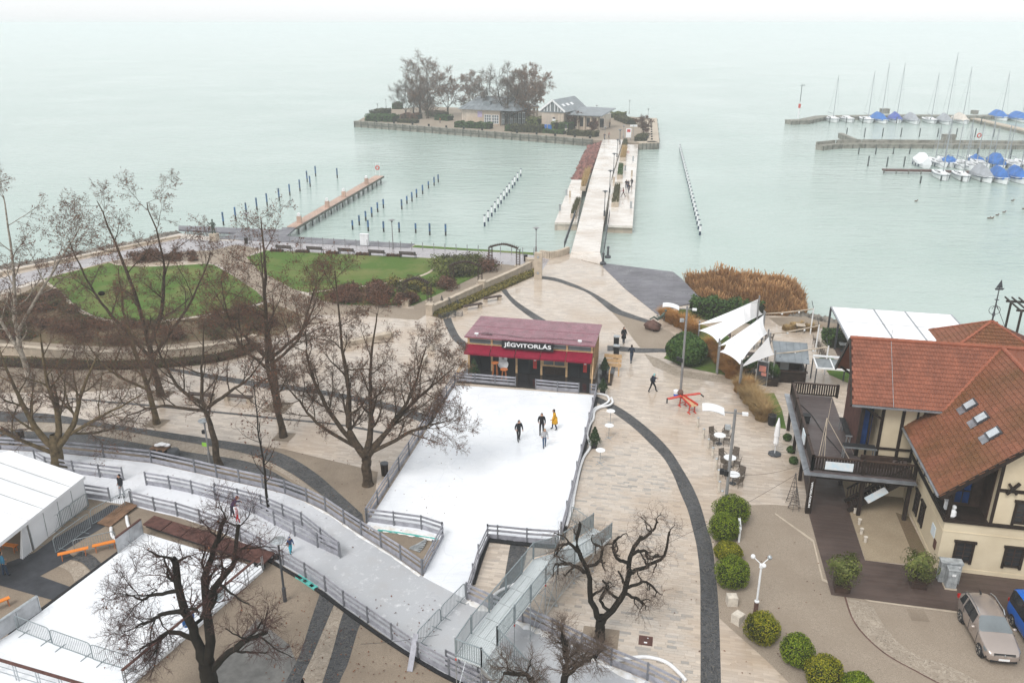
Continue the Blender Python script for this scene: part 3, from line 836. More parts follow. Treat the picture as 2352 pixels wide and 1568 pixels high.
# red rip-rap along the left side of the bridge
def rocks(name,poly,n,size,m,zf,seed,flat=0.7):
    r=np.random.default_rng(seed)
    P=np.array([[p[0],p[1]]for p in poly])
    lo,hi=P.min(0),P.max(0)
    vs,fs,k=[],[],0
    base=np.array([(0,0,1),(.95,0,.1),(.1,.9,.2),(-.9,.2,0),(-.2,-.95,.1),(.5,.5,-.6),(-.5,-.4,-.7)])
    tri=[(0,1,2),(0,2,3),(0,3,4),(0,4,1),(1,5,2),(2,5,3),(3,6,4),(4,6,1),(1,6,5),(5,6,3)]
    while k<n:
        c=r.uniform(lo,hi)
        if not in_poly(c[0],c[1],poly):continue
        s=size*r.uniform(.55,1.35)
        B=base*r.uniform(.65,1.15,(7,1))*np.array([s,s*r.uniform(.7,1.2),s*flat])
        a=r.uniform(0,6.28);ca,sa=math.cos(a),math.sin(a)
        B=np.stack([B[:,0]*ca-B[:,1]*sa,B[:,0]*sa+B[:,1]*ca,B[:,2]],1)+np.array([c[0],c[1],zf(c[0],c[1])])
        vs.append(B);fs.append(np.array(tri)+7*k);k+=1
    return np_mesh(name,np.concatenate(vs),np.concatenate(fs))
rp=[g(x,y,-.4)for x,y in((1315,414),(1352,412),(1384,323),(1357,323),(1335,365))]
me=rocks('riprap',rp,1100,.62,None,lambda x,y:-1.0+1.1*max(0,min(1,((x-(10.5+(y-170)*.185))/4))),3)
o=link('riprap_rocks',me,M['rock_red'],None,rp[0],'stuff');tag(o,'bank of reddish broken rocks along the footbridge','rocks')
sp_=[g(x,y,-.6)for x,y in((-200,702),(0,622),(113,603),(327,558),(413,538),(408,531),(327,550),(113,594),(0,612),(-200,680))]
me=rocks('shore',sp_,900,.7,None,lambda x,y:-0.8,5)
o=link('shore_rocks',me,M['rock_grey'],None,sp_[0],'stuff');tag(o,'line of grey brown boulders along the garden shore','rocks')
sp_=[g(x,y,-.6)for x,y in((1700,716),(1850,722),(1880,730),(1905,736),(2050,750),(2230,776),(2352,786),(2352,800),(2050,764),(1905,748),(1850,736),(1700,730))]
me=rocks('shore',sp_,420,.55,None,lambda x,y:-0.5,6)
o=link('shore_rocks',me,M['rock_grey'],None,sp_[0],'stuff');tag(o,'loose grey stones on the shore beside the reeds','rocks')
pr_=[g(x,y,0)for x,y in((-200,718),(0,630),(113,608),(230,583),(327,562),(413,545))]
mb=MB()
for i in range(len(pr_)-1):mb.bar(pr_[i]+UP*.15,pr_[i+1]+UP*.15,.5,.3)
tag(mb.build('kerb_wall',M['stone_cream'],org=pr_[1]),'low pale kerb wall between promenade and shore boulders','wall')

# ---- raised planters, lamps and seats on the bridge
def blades(name,pts,hmin,hmax,lean,wid,seed,z=None):
    r=np.random.default_rng(seed)
    P=np.array([[p[0],p[1],p[2]]for p in pts],float)
    n=len(P)
    h=r.uniform(hmin,hmax,n)[:,None];a=r.uniform(0,2*np.pi,n)
    dirv=np.stack([np.cos(a),np.sin(a),np.zeros(n)],1)
    side=np.stack([-np.sin(a),np.cos(a),np.zeros(n)],1)*wid*r.uniform(.6,1.3,(n,1))
    L=lean*r.uniform(.2,1.2,(n,1))
    mid=P+dirv*L*h*.35+np.array([0,0,1])*h*.6
    tip=P+dirv*L*h+np.array([0,0,1])*h
    V=np.stack([P-side,P+side,mid+side*.8,mid-side*.8,tip],1).reshape(-1,3)
    i=np.arange(n)[:,None]*5
    Q=np.concatenate([i+np.array([[0,1,2]]),i+np.array([[0,2,3]]),i+np.array([[3,2,4]])])
    return np_mesh(name,V,Q)
def leaf_quads(name,C,N,size,seed,jitter=0.6,asp=0.6):
    """Small leaf quads at points C facing roughly N."""
    r=np.random.default_rng(seed)
    n=len(C)
    N=N+r.normal(0,jitter,(n,3));N/=np.linalg.norm(N,axis=1,keepdims=True)+1e-9
    T=np.cross(N,r.normal(0,1,(n,3)));T/=np.linalg.norm(T,axis=1,keepdims=True)+1e-9
    B=np.cross(N,T)
    s=size*r.uniform(.6,1.4,(n,1))
    V=np.stack([C-T*s,C+B*s*asp,C+T*s,C-B*s*asp],1).reshape(-1,3)
    return np_mesh(name,V,np.arange(4*n).reshape(-1,4))
def planter(px,label,leaf,zt=BZ,hh=.55):
    P=[g(x,y,zt)for x,y in px]
    C=sum(P,Vector())/4
    t=thing('planter_bed',label,'planter',C)
    mb=MB();mb.prism(P,zt-.4,zt+.35);mb.build('stone_kerb',M['stone_cream'],t)
    r=random.Random(int(C.y*10));pts=[]
    while len(pts)<700:
        u,v=r.random(),r.random()
        q_=P[0].lerp(P[1],u).lerp(P[3].lerp(P[2],u),v)
        q_=C+(q_-C)*.93
        pts.append((q_.x,q_.y,zt+.3))
    link('plants',blades('plants',pts,.3,hh*1.6,.5,.035,int(C.x*7)%99),leaf,t)
planter([(1310,497),(1322,497),(1334,462),(1323,462)],'stone planter of low brown grasses at the near end of the left landing stage',M['leaf_olive'])
planter([(1333,434),(1345,434),(1356,400),(1345,400)],'stone planter with tall straw grass beside the red rocks',M['leaf_straw'],hh=1.2)
planter([(1404,471),(1421,471),(1425,428),(1412,428)],'stone planter of dark brown grasses nearest the plaza on the right platform',M['leaf_olive'])
planter([(1417,407),(1430,407),(1432,381),(1421,381)],'stone planter of green grass second from the plaza on the right platform',M['leaf_green'])
planter([(1423,367),(1437,367),(1440,343),(1430,343)],'stone planter with tall straw grass far along the right platform',M['leaf_straw'],hh=1.0)
planter([(1429,338),(1441,338),(1441,325),(1432,325)],'stone planter of brown grass at the island end of the bridge',M['leaf_olive'])
for i,(x,y)in enumerate(((1309,453),(1301,449),(1286,484),(1410,420),(1425,400),(1449,478),(1451,404),(1436,392),(1454,370))):
    p=g(x,y,PZ)
    mb=MB();mb.box(p+UP*.55,(.35,.35,1.1),E1,E2);mb.box(p+UP*1.12,(.42,.42,.06),E1,E2)
    tag(mb.build('service_post',M['steel']if i%3 else M['stone_cream'],org=p),'small square service post on the stone landing platforms','post','service posts on the platforms')
def old_lamp(p,h,label,group,col='steel_dark'):
    t=thing('street_lamp',label,'street lamp',p,group)
    mb=MB();mb.lathe(p,[(.16,0),(.14,.9),(.07,1.0),(.055,h-.4)],8);mb.build('pole',M[col],t)
    mb=MB();mb.lathe(p+UP*(h-.42),[(.05,0),(.16,.1),(.2,.32)],8);mb.build('lantern',M['glass_grey'],t)
    mb=MB();mb.lathe(p+UP*(h-.1),[(.52,0),(.4,.06),(.05,.16)],12);mb.build('shade',M[col],t)
    return t
for x,y,yt in((1388,496,438),(1400,443,391),(1409,398,352),(1417,361,320),(1424,332,298)):
    p=g(x,y,BZ);old_lamp(p,height_to(p,yt),'slim dark lamp post standing along the middle of the stone footbridge','lamps along the footbridge')
for x,y,yt,lab in((1231,580,522,'slim grey lamp post behind the cream pillar at the lakeside grass'),(903,571,504,'slim grey lamp post on the promenade beside the boardwalk'),(573,552,489,'slim grey lamp post near the bronze statue')):
    p=g(x,y);old_lamp(p,height_to(p,yt),lab,None,'pole')
for x,y,yt in((887,250,240),(868,262,246),(1445,262,230),(1488,275,256),(1370,266,246),(1389,322,300),(1432,318,290),(1422,328,305)):
    p=g(x,y,IZ);old_lamp(p,max(3.5,height_to(p,yt)),'slim lamp post standing on the small island','island lamp posts','pole')

# ---- garden boardwalk, jetty, tilted deck
def slab(name,poly,z0,z1,m,label,cat,px=True):
    P=[g(x,y,z1)for x,y in poly]if px else poly
    mb=MB();mb.prism(P,z0,z1)
    return tag(mb.build(name,m,org=P[0]),label,cat)
slab('boardwalk',[(410,518),(588,525),(646,527),(648,522),(680,522),(657,542),(953,560),(941,569),(588,553),(500,548),(545,535),(410,527)],-.25,.04,M['deck_grey'],'dark grey boardwalk along the lakeside promenade','boardwalk')
jt=thing('jetty','long narrow jetty of pinkish boards on dark piles','jetty',g(668,521))
A,B,C_,D_=g(659,520,.1),g(680,522,.1),g(881,404,.1),g(861,403,.1)
mb=MB();mb.hexa([p-UP*.25 for p in(A,B,C_,D_)],[A,B,C_,D_]);mb.build('deck',M['jetty'],jt)
mb=MB();mb.bar(B+Vector((.08,0,-.2)),C_+Vector((.08,0,-.2)),.12,.35);mb.build('edge_beam',M['quay_dark'],jt)
for i in range(16):
    for P,Q_ in((A,D_),(B,C_)):
        c=P.lerp(Q_,(i+.3)/16)
        mb=MB();mb.cyl(Vector((c.x,c.y,-2.2)),Vector((c.x,c.y,-.16)),.14,7);mb.build('pile',M['pile_old'],jt)
for k,(x,y)in enumerate(((688,512),(752,476),(790,453),(842,422))):
    p=g(x,y,.1);t=thing('mooring_pedestal','orange box with white lamp head on the pink jetty','pedestal',p,'pedestals on the jetty')
    mb=MB();mb.box(p+UP*.55,(.7,.5,1.1));mb.build('box',M['jetty'],t)
    mb=MB();mb.box(p+UP*1.35,(.4,.4,.5));mb.build('head',M['white'],t)
p=g(868,404,.1);t=thing('lifebuoy_stand','orange lifebuoy on a white frame at the end of the jetty','lifebuoy',p)
mb=MB()
for s in(-.4,.4):mb.cyl(p+Vector((s,0,0)),p+Vector((s,0,2.6)),.04,6)
mb.bar(p+Vector((-.45,0,2.6)),p+Vector((.45,0,2.6)),.06,.06);mb.build('frame',M['white'],t)
mb=MB();mb.tube([p+Vector((math.cos(a)*.36,-.1,1.7+math.sin(a)*.36))for a in[k*math.pi/8 for k in range(17)]],.11,6,False);mb.build('ring',M['red'],t)
# tilted grey deck right of the bridge: facets
dk=[(1384,612),(1392,605),(1546,624),(1566,640),(1614,690),(1558,703),(1511,723),(1437,664)]
hts=[.03,.03,.55,.5,.25,.05,.03,.03]
V=[g(x,y,h)for(x,y),h in zip(dk,hts)]
mid1,mid2=g(1500,655,.42),g(1545,676,.3)
dd=thing('folded_deck','large grey folded timber deck between plaza and lake','deck',V[0])
allv=V+[mid1,mid2]
faces=[(0,1,8),(1,2,8),(2,3,8),(3,9,8),(3,4,9),(4,5,9),(5,6,9),(6,8,9),(6,7,8),(7,0,8)]
for f in faces:
    a,b,c=(allv[i]for i in f)
    if(b-a).cross(c-a).z<0:a,b,c=a,c,b
    mb=MB();mb.add([a,b,c,a-UP*1.6,b-UP*1.6,c-UP*1.6],[(0,1,2),(0,3,4,1),(1,4,5,2),(2,5,3,0)]);mb.build('board_facet',M['deck_grey'],dd)

# ---- mooring piles
def piles(lst,label,group,mats,r=.15,top=None):
    for x,y0,y1 in lst:
        b=g(x,y1,WZ)
        h=height_to(b,y0)
        t=thing('mooring_pile',label,'pile',b,group)
        if mats=='blue':
            mb=MB();mb.cyl(b-UP*1.2,b+UP*.75,r*.95,8);mb.build('wet_foot',M['pile_wet'],t)
            mb=MB();mb.cyl(b+UP*.7,b+UP*h,r,8);mb.build('shaft',M['pile_blue'],t)
        elif mats=='white':
            mb=MB();mb.cyl(b-UP*1.2,b+UP*h*.38,r,8);mb.build('foot',M['pile_navy'],t)
            mb=MB();mb.cyl(b+UP*h*.37,b+UP*h*.93,r*1.15,8);mb.build('white_sleeve',M['white'],t)
            mb=MB();mb.cyl(b+UP*h*.92,b+UP*h,r*1.18,8);mb.build('cap',M['pile_navy'],t)
        else:
            mb=MB();mb.cyl(b-UP*1.2,b+UP*.5,r*.95,7);mb.build('wet_foot',M['pile_wet'],t)
            mb=MB();mb.cyl(b+UP*.45,b+UP*h,r,7);mb.build('shaft',M['pile_old'],t)
z2=lambda x,a,b:(588+x*.2519,367.5+a*.2519,367.5+b*.2519)
z1=lambda x,a,b:(x*.2519,367.5+a*.2519,367.5+b*.2519)
z3=lambda x,a,b:(1176+x*.2519,275.6+a*.2519,275.6+b*.2519)
piles([z2(10,345,455),z2(103,305,415),z2(213,258,370),z2(310,220,325),z2(402,180,285),z2(468,100,200),z2(495,145,245),z2(545,55,150),z2(742,75,165),z1(2040,475,595),z1(2150,430,540),z1(2248,390,495)],
      'blue painted wooden pile in the row on the lake side of the jetty','blue piles beyond the jetty','blue')
piles([z2(882,550,635),z2(943,505,595),z2(1002,465,555),z2(1057,430,520),z2(1110,388,475),z2(1163,357,440),z2(1330,360,450),z2(1377,328,400),z2(1423,293,380),z2(1465,265,340),z2(1520,228,310),z2(1573,195,260),z2(1625,155,235),z2(1662,133,205)],
      'blue painted wooden pile in the row between jetty and footbridge','blue piles inside the basin','blue')
piles([z2(1025,548,650),z2(1165,560,655),z2(1307,568,660),z2(1457,577,665),z2(1585,578,685),z2(1730,583,690)],
      'blue painted wooden pile in the row just off the promenade boardwalk','blue piles off the boardwalk','blue')
piles([z2(2085,500,605),z2(2118,460,560),z2(2150,420,515),z2(2180,380,475),z2(2208,343,435),z2(2235,308,400),z2(2262,272,360),z2(2287,240,330),z2(2310,210,300),z3(5,540,622),z3(25,512,598),z3(51,478,558),z3(80,445,515)],
      'white sleeved pile with navy cap in the row left of the footbridge','white piles left of the footbridge','white')
ty=[225,240,255,270,286,302,321,341,363,387,412,437,463,490,518,548,578,608,640,673,708,745,783,822,863,907,955]
piles([z3(1530+(y-225)*.25,y,y+42+(y-225)*.072)for y in ty],'white sleeved pile with navy cap in the long row right of the footbridge','white piles right of the footbridge','white',.17)
m4=lambda x,a,b:(1764+x*.2519,110+a*.2519,110+b*.2519)
piles([m4(717,730,785),m4(877,730,815),m4(1042,730,810),m4(1210,730,810),m4(1378,732,812),m4(1545,733,812),m4(1714,735,815),m4(1885,735,815),m4(2052,742,815),m4(825,910,968),m4(980,908,972),m4(1140,906,970),m4(1290,905,968),
       m4(910,985,1080),m4(1082,995,1085),m4(1237,992,1085),m4(1900,915,1010),m4(2057,915,1010),m4(2205,925,1020),m4(560,632,690),m4(712,632,690),m4(862,632,690),m4(1170,632,690),m4(1475,640,690),m4(1575,1165,1215),m4(1760,1170,1220),m4(1940,1175,1225),m4(2112,1185,1225),m4(2288,1185,1230),m4(1388,1170,1235),m4(1940,640,700)],
      'weathered dark mooring pile standing in the marina','mooring piles in the marina','old',.17)

# ================================================================== marina
def mz(x,y,z=WZ):return g(1764+x*.2519,110+y*.2519,z)
def pier(name,label,pts,w,top,m,posts=True,parapet=0,pm='quay_dark'):
    P=[mz(x,y,top)for x,y in pts]
    t=thing(name,label,'pier',P[0])
    for i in range(len(P)-1):
        mb=MB();mb.bar(P[i]-UP*.2,P[i+1]-UP*.2,w,.4);mb.build('deck',m,t)
        mb=MB();mb.bar(P[i]-UP*.95,P[i+1]-UP*.95,w*.9,1.1)
        if posts:mb.build('pile_wall',M['quay'],t)
        d=(P[i+1]-P[i]);n=max(2,int(d.length/2.6));s=Vector((-d.y,d.x,0)).normalized()
        if s.y>0:s=-s
        for k in range(n+1):
            c=P[i]+d*(k/n)+s*(w/2+.05)
            mb=MB();mb.cyl(Vector((c.x,c.y,-2.2)),Vector((c.x,c.y,top-.1)),.14,6);mb.build('pile',M[pm],t)
        if parapet:
            b=-s*(w/2-.2)
            mb=MB();mb.bar(P[i]+b+UP*parapet/2,P[i+1]+b+UP*parapet/2,.3,parapet);mb.build('parapet',M['quay'],t)
    return t
pier('breakwater_pier','far weathered breakwater pier carrying the wind mast',[(185,660),(330,655),(490,622),(800,618),(1250,612),(1880,618),(2500,606)],4.0,.1,M['quay'])
pier('breakwater_pier','slanting side pier with pale walkway joining the far breakwater',[(1880,640),(2334,742),(2500,780)],3.0,.0,M['stone_cream'])
pier('breakwater_pier','long middle breakwater pier with parapet wall',[(470,890),(640,872),(870,868),(1400,872),(2334,880),(2500,882)],2.6,.0,M['quay'],parapet=.8)
pier('breakwater_pier','short stub of concrete wall off the middle breakwater',[(660,775),(790,830)],1.2,.6,M['quay'])
pier('mooring_pier','narrow red brown mooring pier between two rows of boats',[(1050,1105),(1500,1112),(1850,1128),(2300,1140),(2500,1146)],1.5,-.3,M['wood_brown'],posts=False)
for x,y,w,hgt in((1640,850,3.2,1.7),(1060,600,3,1.6),(1880,605,2,1.2)):
    p=mz(x,y,.1);mb=MB();mb.box(p+UP*hgt/2,(w,1.6,hgt));mb.box(p+UP*(hgt+.05),(w+.2,1.8,.1))
    tag(mb.build('storage_box',M['quay'],org=p),'brown storage box standing on a marina pier','box','pier storage boxes')
p=mz(275,640,.1)
t=thing('wind_mast','thin mast with red marker and wind gauge on the breakwater head','mast',p)
h=height_to(p,110+330*.2519)
mb=MB();mb.cyl(p,p+UP*3.4,.28,8);mb.build('base',M['white'],t)
mb=MB();mb.cyl(p+UP*3.3,p+UP*4.6,.42,8);mb.build('red_marker',M['red'],t)
mb=MB();mb.cyl(p+UP*5.3,p+UP*h,.12,6);mb.build('pole',M['pile_old'],t)
mb=MB();mb.bar(p+UP*(h-.6)-E1*.7,p+UP*(h-.6)+E1*.7,.08,.08);mb.ball(p+UP*(h-.4)+E1*.7,.2);mb.build('wind_gauge',M['pile_old'],t)
t=thing('lifebuoy_stand','orange lifebuoy hanging on the middle breakwater parapet','lifebuoy',mz(1910,868,0))
p=mz(1910,868,0)
mb=MB();mb.cyl(p,p+UP*2.4,.06,6);mb.build('stand',M['white'],t)
mb=MB();mb.tube([p+Vector((math.cos(a)*.5,-.15,2+math.sin(a)*.5))for a in[k*math.pi/8 for k in range(17)]],.15,6,False);mb.build('ring',M['red'],t)

HULLST=[(-.5,.72,.05),(-.4,.86,.02),(-.2,1,0),(.05,1,.02),(.25,.85,.08),(.4,.5,.16),(.5,.03,.24)]
def boat(p,L,W,heading,kind,mast,label,group):
    t=thing('sailing_boat' if mast else 'moored_boat',label,'boat',p,group,rotz=heading)
    fb=1.15
    def X(x):return x*L
    rings=[]
    for x,w,s in HULLST:
        hw=w*W/2
        rings.append([(X(x),-hw,fb+s*1.4),(X(x)*.98,-hw*.82,.1),(X(x)*.94,0,-.35),(X(x)*.98,hw*.82,.1),(X(x),hw,fb+s*1.4)])
    mb=MB();vs=[v for r in rings for v in r];fs=[]
    for i in range(len(rings)-1):
        for k in range(4):fs.append((i*5+k,i*5+k+1,i*5+6+k,i*5+5+k))
    fs.append((0,1,2,3,4)[::-1])
    mb.add(vs,[f[::-1]for f in fs]);mb.build('hull',M['hull'],t)
    mb=MB();dv=[]
    for r in rings:dv+=[(r[0][0],r[0][1]*.96,r[0][2]-.06),(r[0][0],0,r[0][2]+.02),(r[4][0],r[4][1]*.96,r[4][2]-.06)]
    df=[]
    for i in range(len(rings)-1):
        for k in range(2):df.append((i*3+k,i*3+3+k,i*3+4+k,i*3+1+k))
    mb.add(dv,[f for f in df]);mb.build('deck',M['white'],t)
    mb=MB();mb.tube([(r[4][0],r[4][1]*1.02,r[4][2]-.28)for r in rings],.05,5);mb.tube([(r[0][0],r[0][1]*1.02,r[0][2]-.28)for r in rings],.05,5);mb.build('rubbing_strake',M['pile_navy'],t)
    if kind in('open','half'):
        mb=MB();mb.hexa([(-.12*L,-.32*W,fb),(.26*L,-.2*W,fb+.1),(.26*L,.2*W,fb+.1),(-.12*L,.32*W,fb)],[(-.12*L,-.27*W,fb+.5),(.2*L,-.15*W,fb+.4),(.2*L,.15*W,fb+.4),(-.12*L,.27*W,fb+.5)])
        cb=mb.build('cabin',M['hull'],t)
        for s in(-1,1):
            mb=MB();mb.hexa([(-.06*L,s*.315*W,fb+.2),(.12*L,s*.262*W,fb+.2),(.12*L,s*.25*W,fb+.2),(-.06*L,s*.3*W,fb+.2)],[(-.06*L,s*.297*W,fb+.36),(.12*L,s*.24*W,fb+.36),(.12*L,s*.23*W,fb+.36),(-.06*L,s*.28*W,fb+.36)]);mb.build('window',M['glass_dark'],cb)
        mb=MB();mb.box((-.29*L,0,fb+.06),(.26*L,.5*W,.12));mb.build('cockpit',M['glass_grey'],t)
    if kind not in('open',):
        cm={'blue':'tarp_blue','navy':'tarp_navy','grey':'tarp_grey','cream':'tarp_cream','white':'tent','half':'tarp_blue'}[kind]
        xs=[-.5,-.3,-.05,.2,.42]if kind!='half' else[-.48,-.35,-.2,-.1,-.04]
        hh=[1.5,1.9,2.2,1.6,.75]if kind!='half' else[.9,1.1,1.15,1.1,.9]
        mb=MB();vs,fs=[],[]
        for i,(x,h_)in enumerate(zip(xs,hh)):
            w=[r for r in HULLST if r[0]>=x][0][1]*W/2*1.06 if x<.4 else W*.25
            sg=.16*(1 if i%2 else-1)
            vs+=[(X(x),-w,fb-.35+(.2 if x>.3 else 0)),(X(x),-w*.92,fb+.25+sg*.3),(X(x),-w*.42,fb+h_*.58+sg),(X(x),0,fb+h_+sg),(X(x),w*.42,fb+h_*.58-sg),(X(x),w*.92,fb+.25-sg*.3),(X(x),w,fb-.35+(.2 if x>.3 else 0))]
        for i in range(4):
            for k in range(6):fs.append((i*7+k,i*7+7+k,i*7+8+k,i*7+1+k))
        fs+=[(0,1,2,3,4,5,6),tuple(28+k for k in range(6,-1,-1))]
        mb.add(vs,fs);mb.build('tarpaulin_cover',M[cm],t)
    if mast:
        mx=.1*L
        mb=MB();mb.cyl((mx,0,fb),(mx-.12,0,mast),.11,6,.07);mb.build('mast',M['alu'],t)
        mb=MB();mb.bar((mx,0,fb+1.3),(-.42*L,0,fb+1.4),.1,.14);mb.build('boom',M['alu'],t)
        mb=MB();mb.bar((mx,-.55*W/2,mast*.55),(mx,.55*W/2,mast*.55),.04,.06);mb.build('spreader',M['alu'],t)
        mb=MB()
        for q_ in((.48*L,0,fb+.3),(-.48*L,0,fb+.1),(mx,W*.46,fb),(mx,-W*.46,fb)):mb.cyl(q_,(mx-.1,0,mast*.97),.018,3)
        mb.build('rigging',M['alu'],t)
    for k in range(3):
        x=(-.3+.22*k)*L
        mb=MB();mb.cyl((x,W*.5,.15),(x,W*.5,.8),.12,6);mb.build('fender',M['pile_navy'],t)
    return t
rb=random.Random(5)
far=[(580,668,'open',240),(715,668,'open',None),(900,675,'open',210),(1015,678,'blue',135),(1160,676,'navy',110),(1310,684,'grey',None),(1475,680,'open',200),(1610,690,'grey',40),(1755,684,'cream',170),(2105,655,'blue',190),(2290,670,'blue',310),(2450,690,'open',300)]
LABF={'open':'white open sailing boat moored along the far breakwater','blue':'boat under a bright blue cover moored along the far breakwater','navy':'boat under a violet blue cover at the far breakwater','grey':'boat under a grey cover moored along the far breakwater','cream':'boat under a cream cover at the far breakwater'}
for x,y,k,mt in far:
    p=mz(x,y)
    mh=None if mt is None else height_to(p,110+mt*.2519)*rb.uniform(.95,1.0)
    if k=='open' and mt is None:lab='white open motorboat without a mast at the far breakwater'
    else:lab=LABF[k]
    if k=='grey':lab='tall boat under a grey cover with a very high mast' if mt else 'mastless boat half hidden under a pale grey cover'
    boat(p,rb.uniform(10.5,12.5),4.0,R(-98+rb.uniform(-8,8)),k,mh,lab,'boats along the far breakwater')
near=[(1385,1075,'white',None,'u'),(1530,1072,'open',700,'u'),(1615,1066,'half',740,'u'),(1720,1085,'open',690,'u'),(1815,1100,'open',750,'u'),(1870,1052,'half',None,'u'),(1910,1085,'open',670,'u'),(2055,1078,'blue',720,'u'),(2190,1082,'open',660,'u'),(2320,1090,'open',640,'u'),(2460,1090,'blue',640,'u'),
        (1575,1188,'open',610,'l'),(1760,1198,'open',640,'l'),(1950,1208,'grey',620,'l'),(2100,1222,'blue',700,'l'),(2262,1218,'blue',560,'l'),(2420,1225,'blue',600,'l')]
for x,y,k,mt,row in near:
    p=mz(x,y)
    mh=None if mt is None else min(14,height_to(p,110+mt*.2519))
    side='on the breakwater side' if row=='u' else 'on the open water side'
    lab={'open':'white open sailing boat moored %s of the red brown pier','half':'white boat with blue cockpit cover %s of the red brown pier','white':'boat under a plain white cover %s of the red brown pier','grey':'boat under a dark grey cover %s of the red brown pier','blue':'boat under a bright blue cover %s of the red brown pier'}[k]%side
    boat(p,rb.uniform(7.4,8.4),2.7,R((-96 if row=='l' else 84)+rb.uniform(-5,5)),k,mh,lab,'boats at the red brown pier '+side)
for x,y in((2228,1395),(2150,1502),(2088,1528),(2012,1556),(2042,1556),(1348,1400),(2330,1470)):
    p=mz(x,y);t=thing('duck','small dark duck floating on the open water','duck',p,'ducks on the lake')
    mb=MB();mb.ball(p+UP*.06,(.3,.16,.14));mb.ball(p+Vector((.26,0,.27)),.09,8,5);mb.cyl(p+Vector((.2,0,.1)),p+Vector((.26,0,.26)),.06,6);mb.build('body',M['twig_brown'],t)
    mb=MB();mb.hexa([p+Vector(v)for v in((.33,-.04,.24),(.45,-.03,.24),(.45,.03,.24),(.33,.04,.24))],[p+Vector(v)for v in((.33,-.03,.28),(.44,-.02,.26),(.44,.02,.26),(.33,.03,.28))]);mb.build('bill',M['orange'],t)

# ================================================================== trees
def tubes_np(P,Rad,S):
    """P (N,K,3), Rad (N,K): vertices and quads of N tubes with S sides."""
    N,K,_=P.shape
    T=np.empty_like(P)
    T[:,1:-1]=P[:,2:]-P[:,:-2];T[:,0]=P[:,1]-P[:,0];T[:,-1]=P[:,-1]-P[:,-2]
    T/=np.linalg.norm(T,axis=2,keepdims=True)+1e-9
    ref=np.where(np.abs(T[:,:1,2:3])<.85,np.array([[[0,0,1.]]]),np.array([[[1.,0,0]]]))
    A=np.cross(T,np.broadcast_to(ref,T.shape));A/=np.linalg.norm(A,axis=2,keepdims=True)+1e-9
    B=np.cross(T,A)
    a=np.arange(S)*2*np.pi/S
    V=P[:,:,None]+(A[:,:,None]*np.cos(a)[None,None,:,None]+B[:,:,None]*np.sin(a)[None,None,:,None])*Rad[:,:,None,None]
    n,k,s=np.meshgrid(np.arange(N),np.arange(K-1),np.arange(S),indexing='ij')
    b0=n*K*S+k*S
    s2=(s+1)%S
    Q=np.stack([b0+s,b0+s2,b0+S+s2,b0+S+s],-1).reshape(-1,4)
    return V.reshape(-1,3),Q
def grow(r,P,Rad,m,t0,ang,L,K,wob,trop,rr,taper=.35,tmax=1.0,lshape=.4,angj=.25,minr=.006):
    """m children on every path of P."""
    N,Kp,_=P.shape
    t=(np.linspace(t0,tmax,m)[None]+r.uniform(-.5,.5,(N,m))*(tmax-t0)/m).clip(t0,.995)
    x=t*(Kp-1);i=x.astype(int).clip(0,Kp-2);f=(x-i)[...,None]
    n=np.arange(N)[:,None]
    p0=P[n,i]*(1-f)+P[n,i+1]*f
    d0=P[n,i+1]-P[n,i];d0/=np.linalg.norm(d0,axis=2,keepdims=True)+1e-9
    r0=Rad[n,i]*(1-f[...,0])+Rad[n,i+1]*f[...,0]
    ref=r.normal(0,1,d0.shape)
    az=(np.arange(m)*2.4)[None]+r.uniform(0,6.28,(N,1))+r.normal(0,.4,(N,m))
    base=np.where(np.abs(d0[...,2:3])<.9,np.array([0,0,1.]),np.array([1.,0,0]))
    A=np.cross(d0,base);A/=np.linalg.norm(A,axis=2,keepdims=True)+1e-9
    B=np.cross(d0,A)
    perp=A*np.cos(az)[...,None]+B*np.sin(az)[...,None]
    an=(ang+r.normal(0,angj,(N,m)))[...,None]
    d=d0*np.cos(an)+perp*np.sin(an)
    ln=L*(1-lshape*t)*r.uniform(.65,1.25,(N,m))if np.isscalar(L)else(L[:,None]*(1-lshape*t)*r.uniform(.65,1.25,(N,m)))
    p0=p0.reshape(-1,3);d=d.reshape(-1,3);ln=ln.reshape(-1,1);rb_=np.maximum(minr,(r0*rr).reshape(-1))
    out=np.empty((len(p0),K,3));out[:,0]=p0
    for k in range(1,K):
        d=d+r.normal(0,wob,d.shape)+np.array([0,0,trop])
        d/=np.linalg.norm(d,axis=1,keepdims=True)+1e-9
        out[:,k]=out[:,k-1]+d*ln/(K-1)
    rad=rb_[:,None]*np.linspace(1,taper,K)[None]
    return out,np.maximum(rad,minr*.6),ln[:,0]
def path_np(pts,r0,r1,K=12,wob=0,r=None):
    Q=smooth(pts,6)
    idx=np.linspace(0,len(Q)-1,K)
    A=np.array([[*Q[int(round(i))]]for i in idx])
    if wob and r is not None:A[1:-1]+=r.normal(0,wob,(K-2,3))
    return A,np.linspace(r0,r1,K)
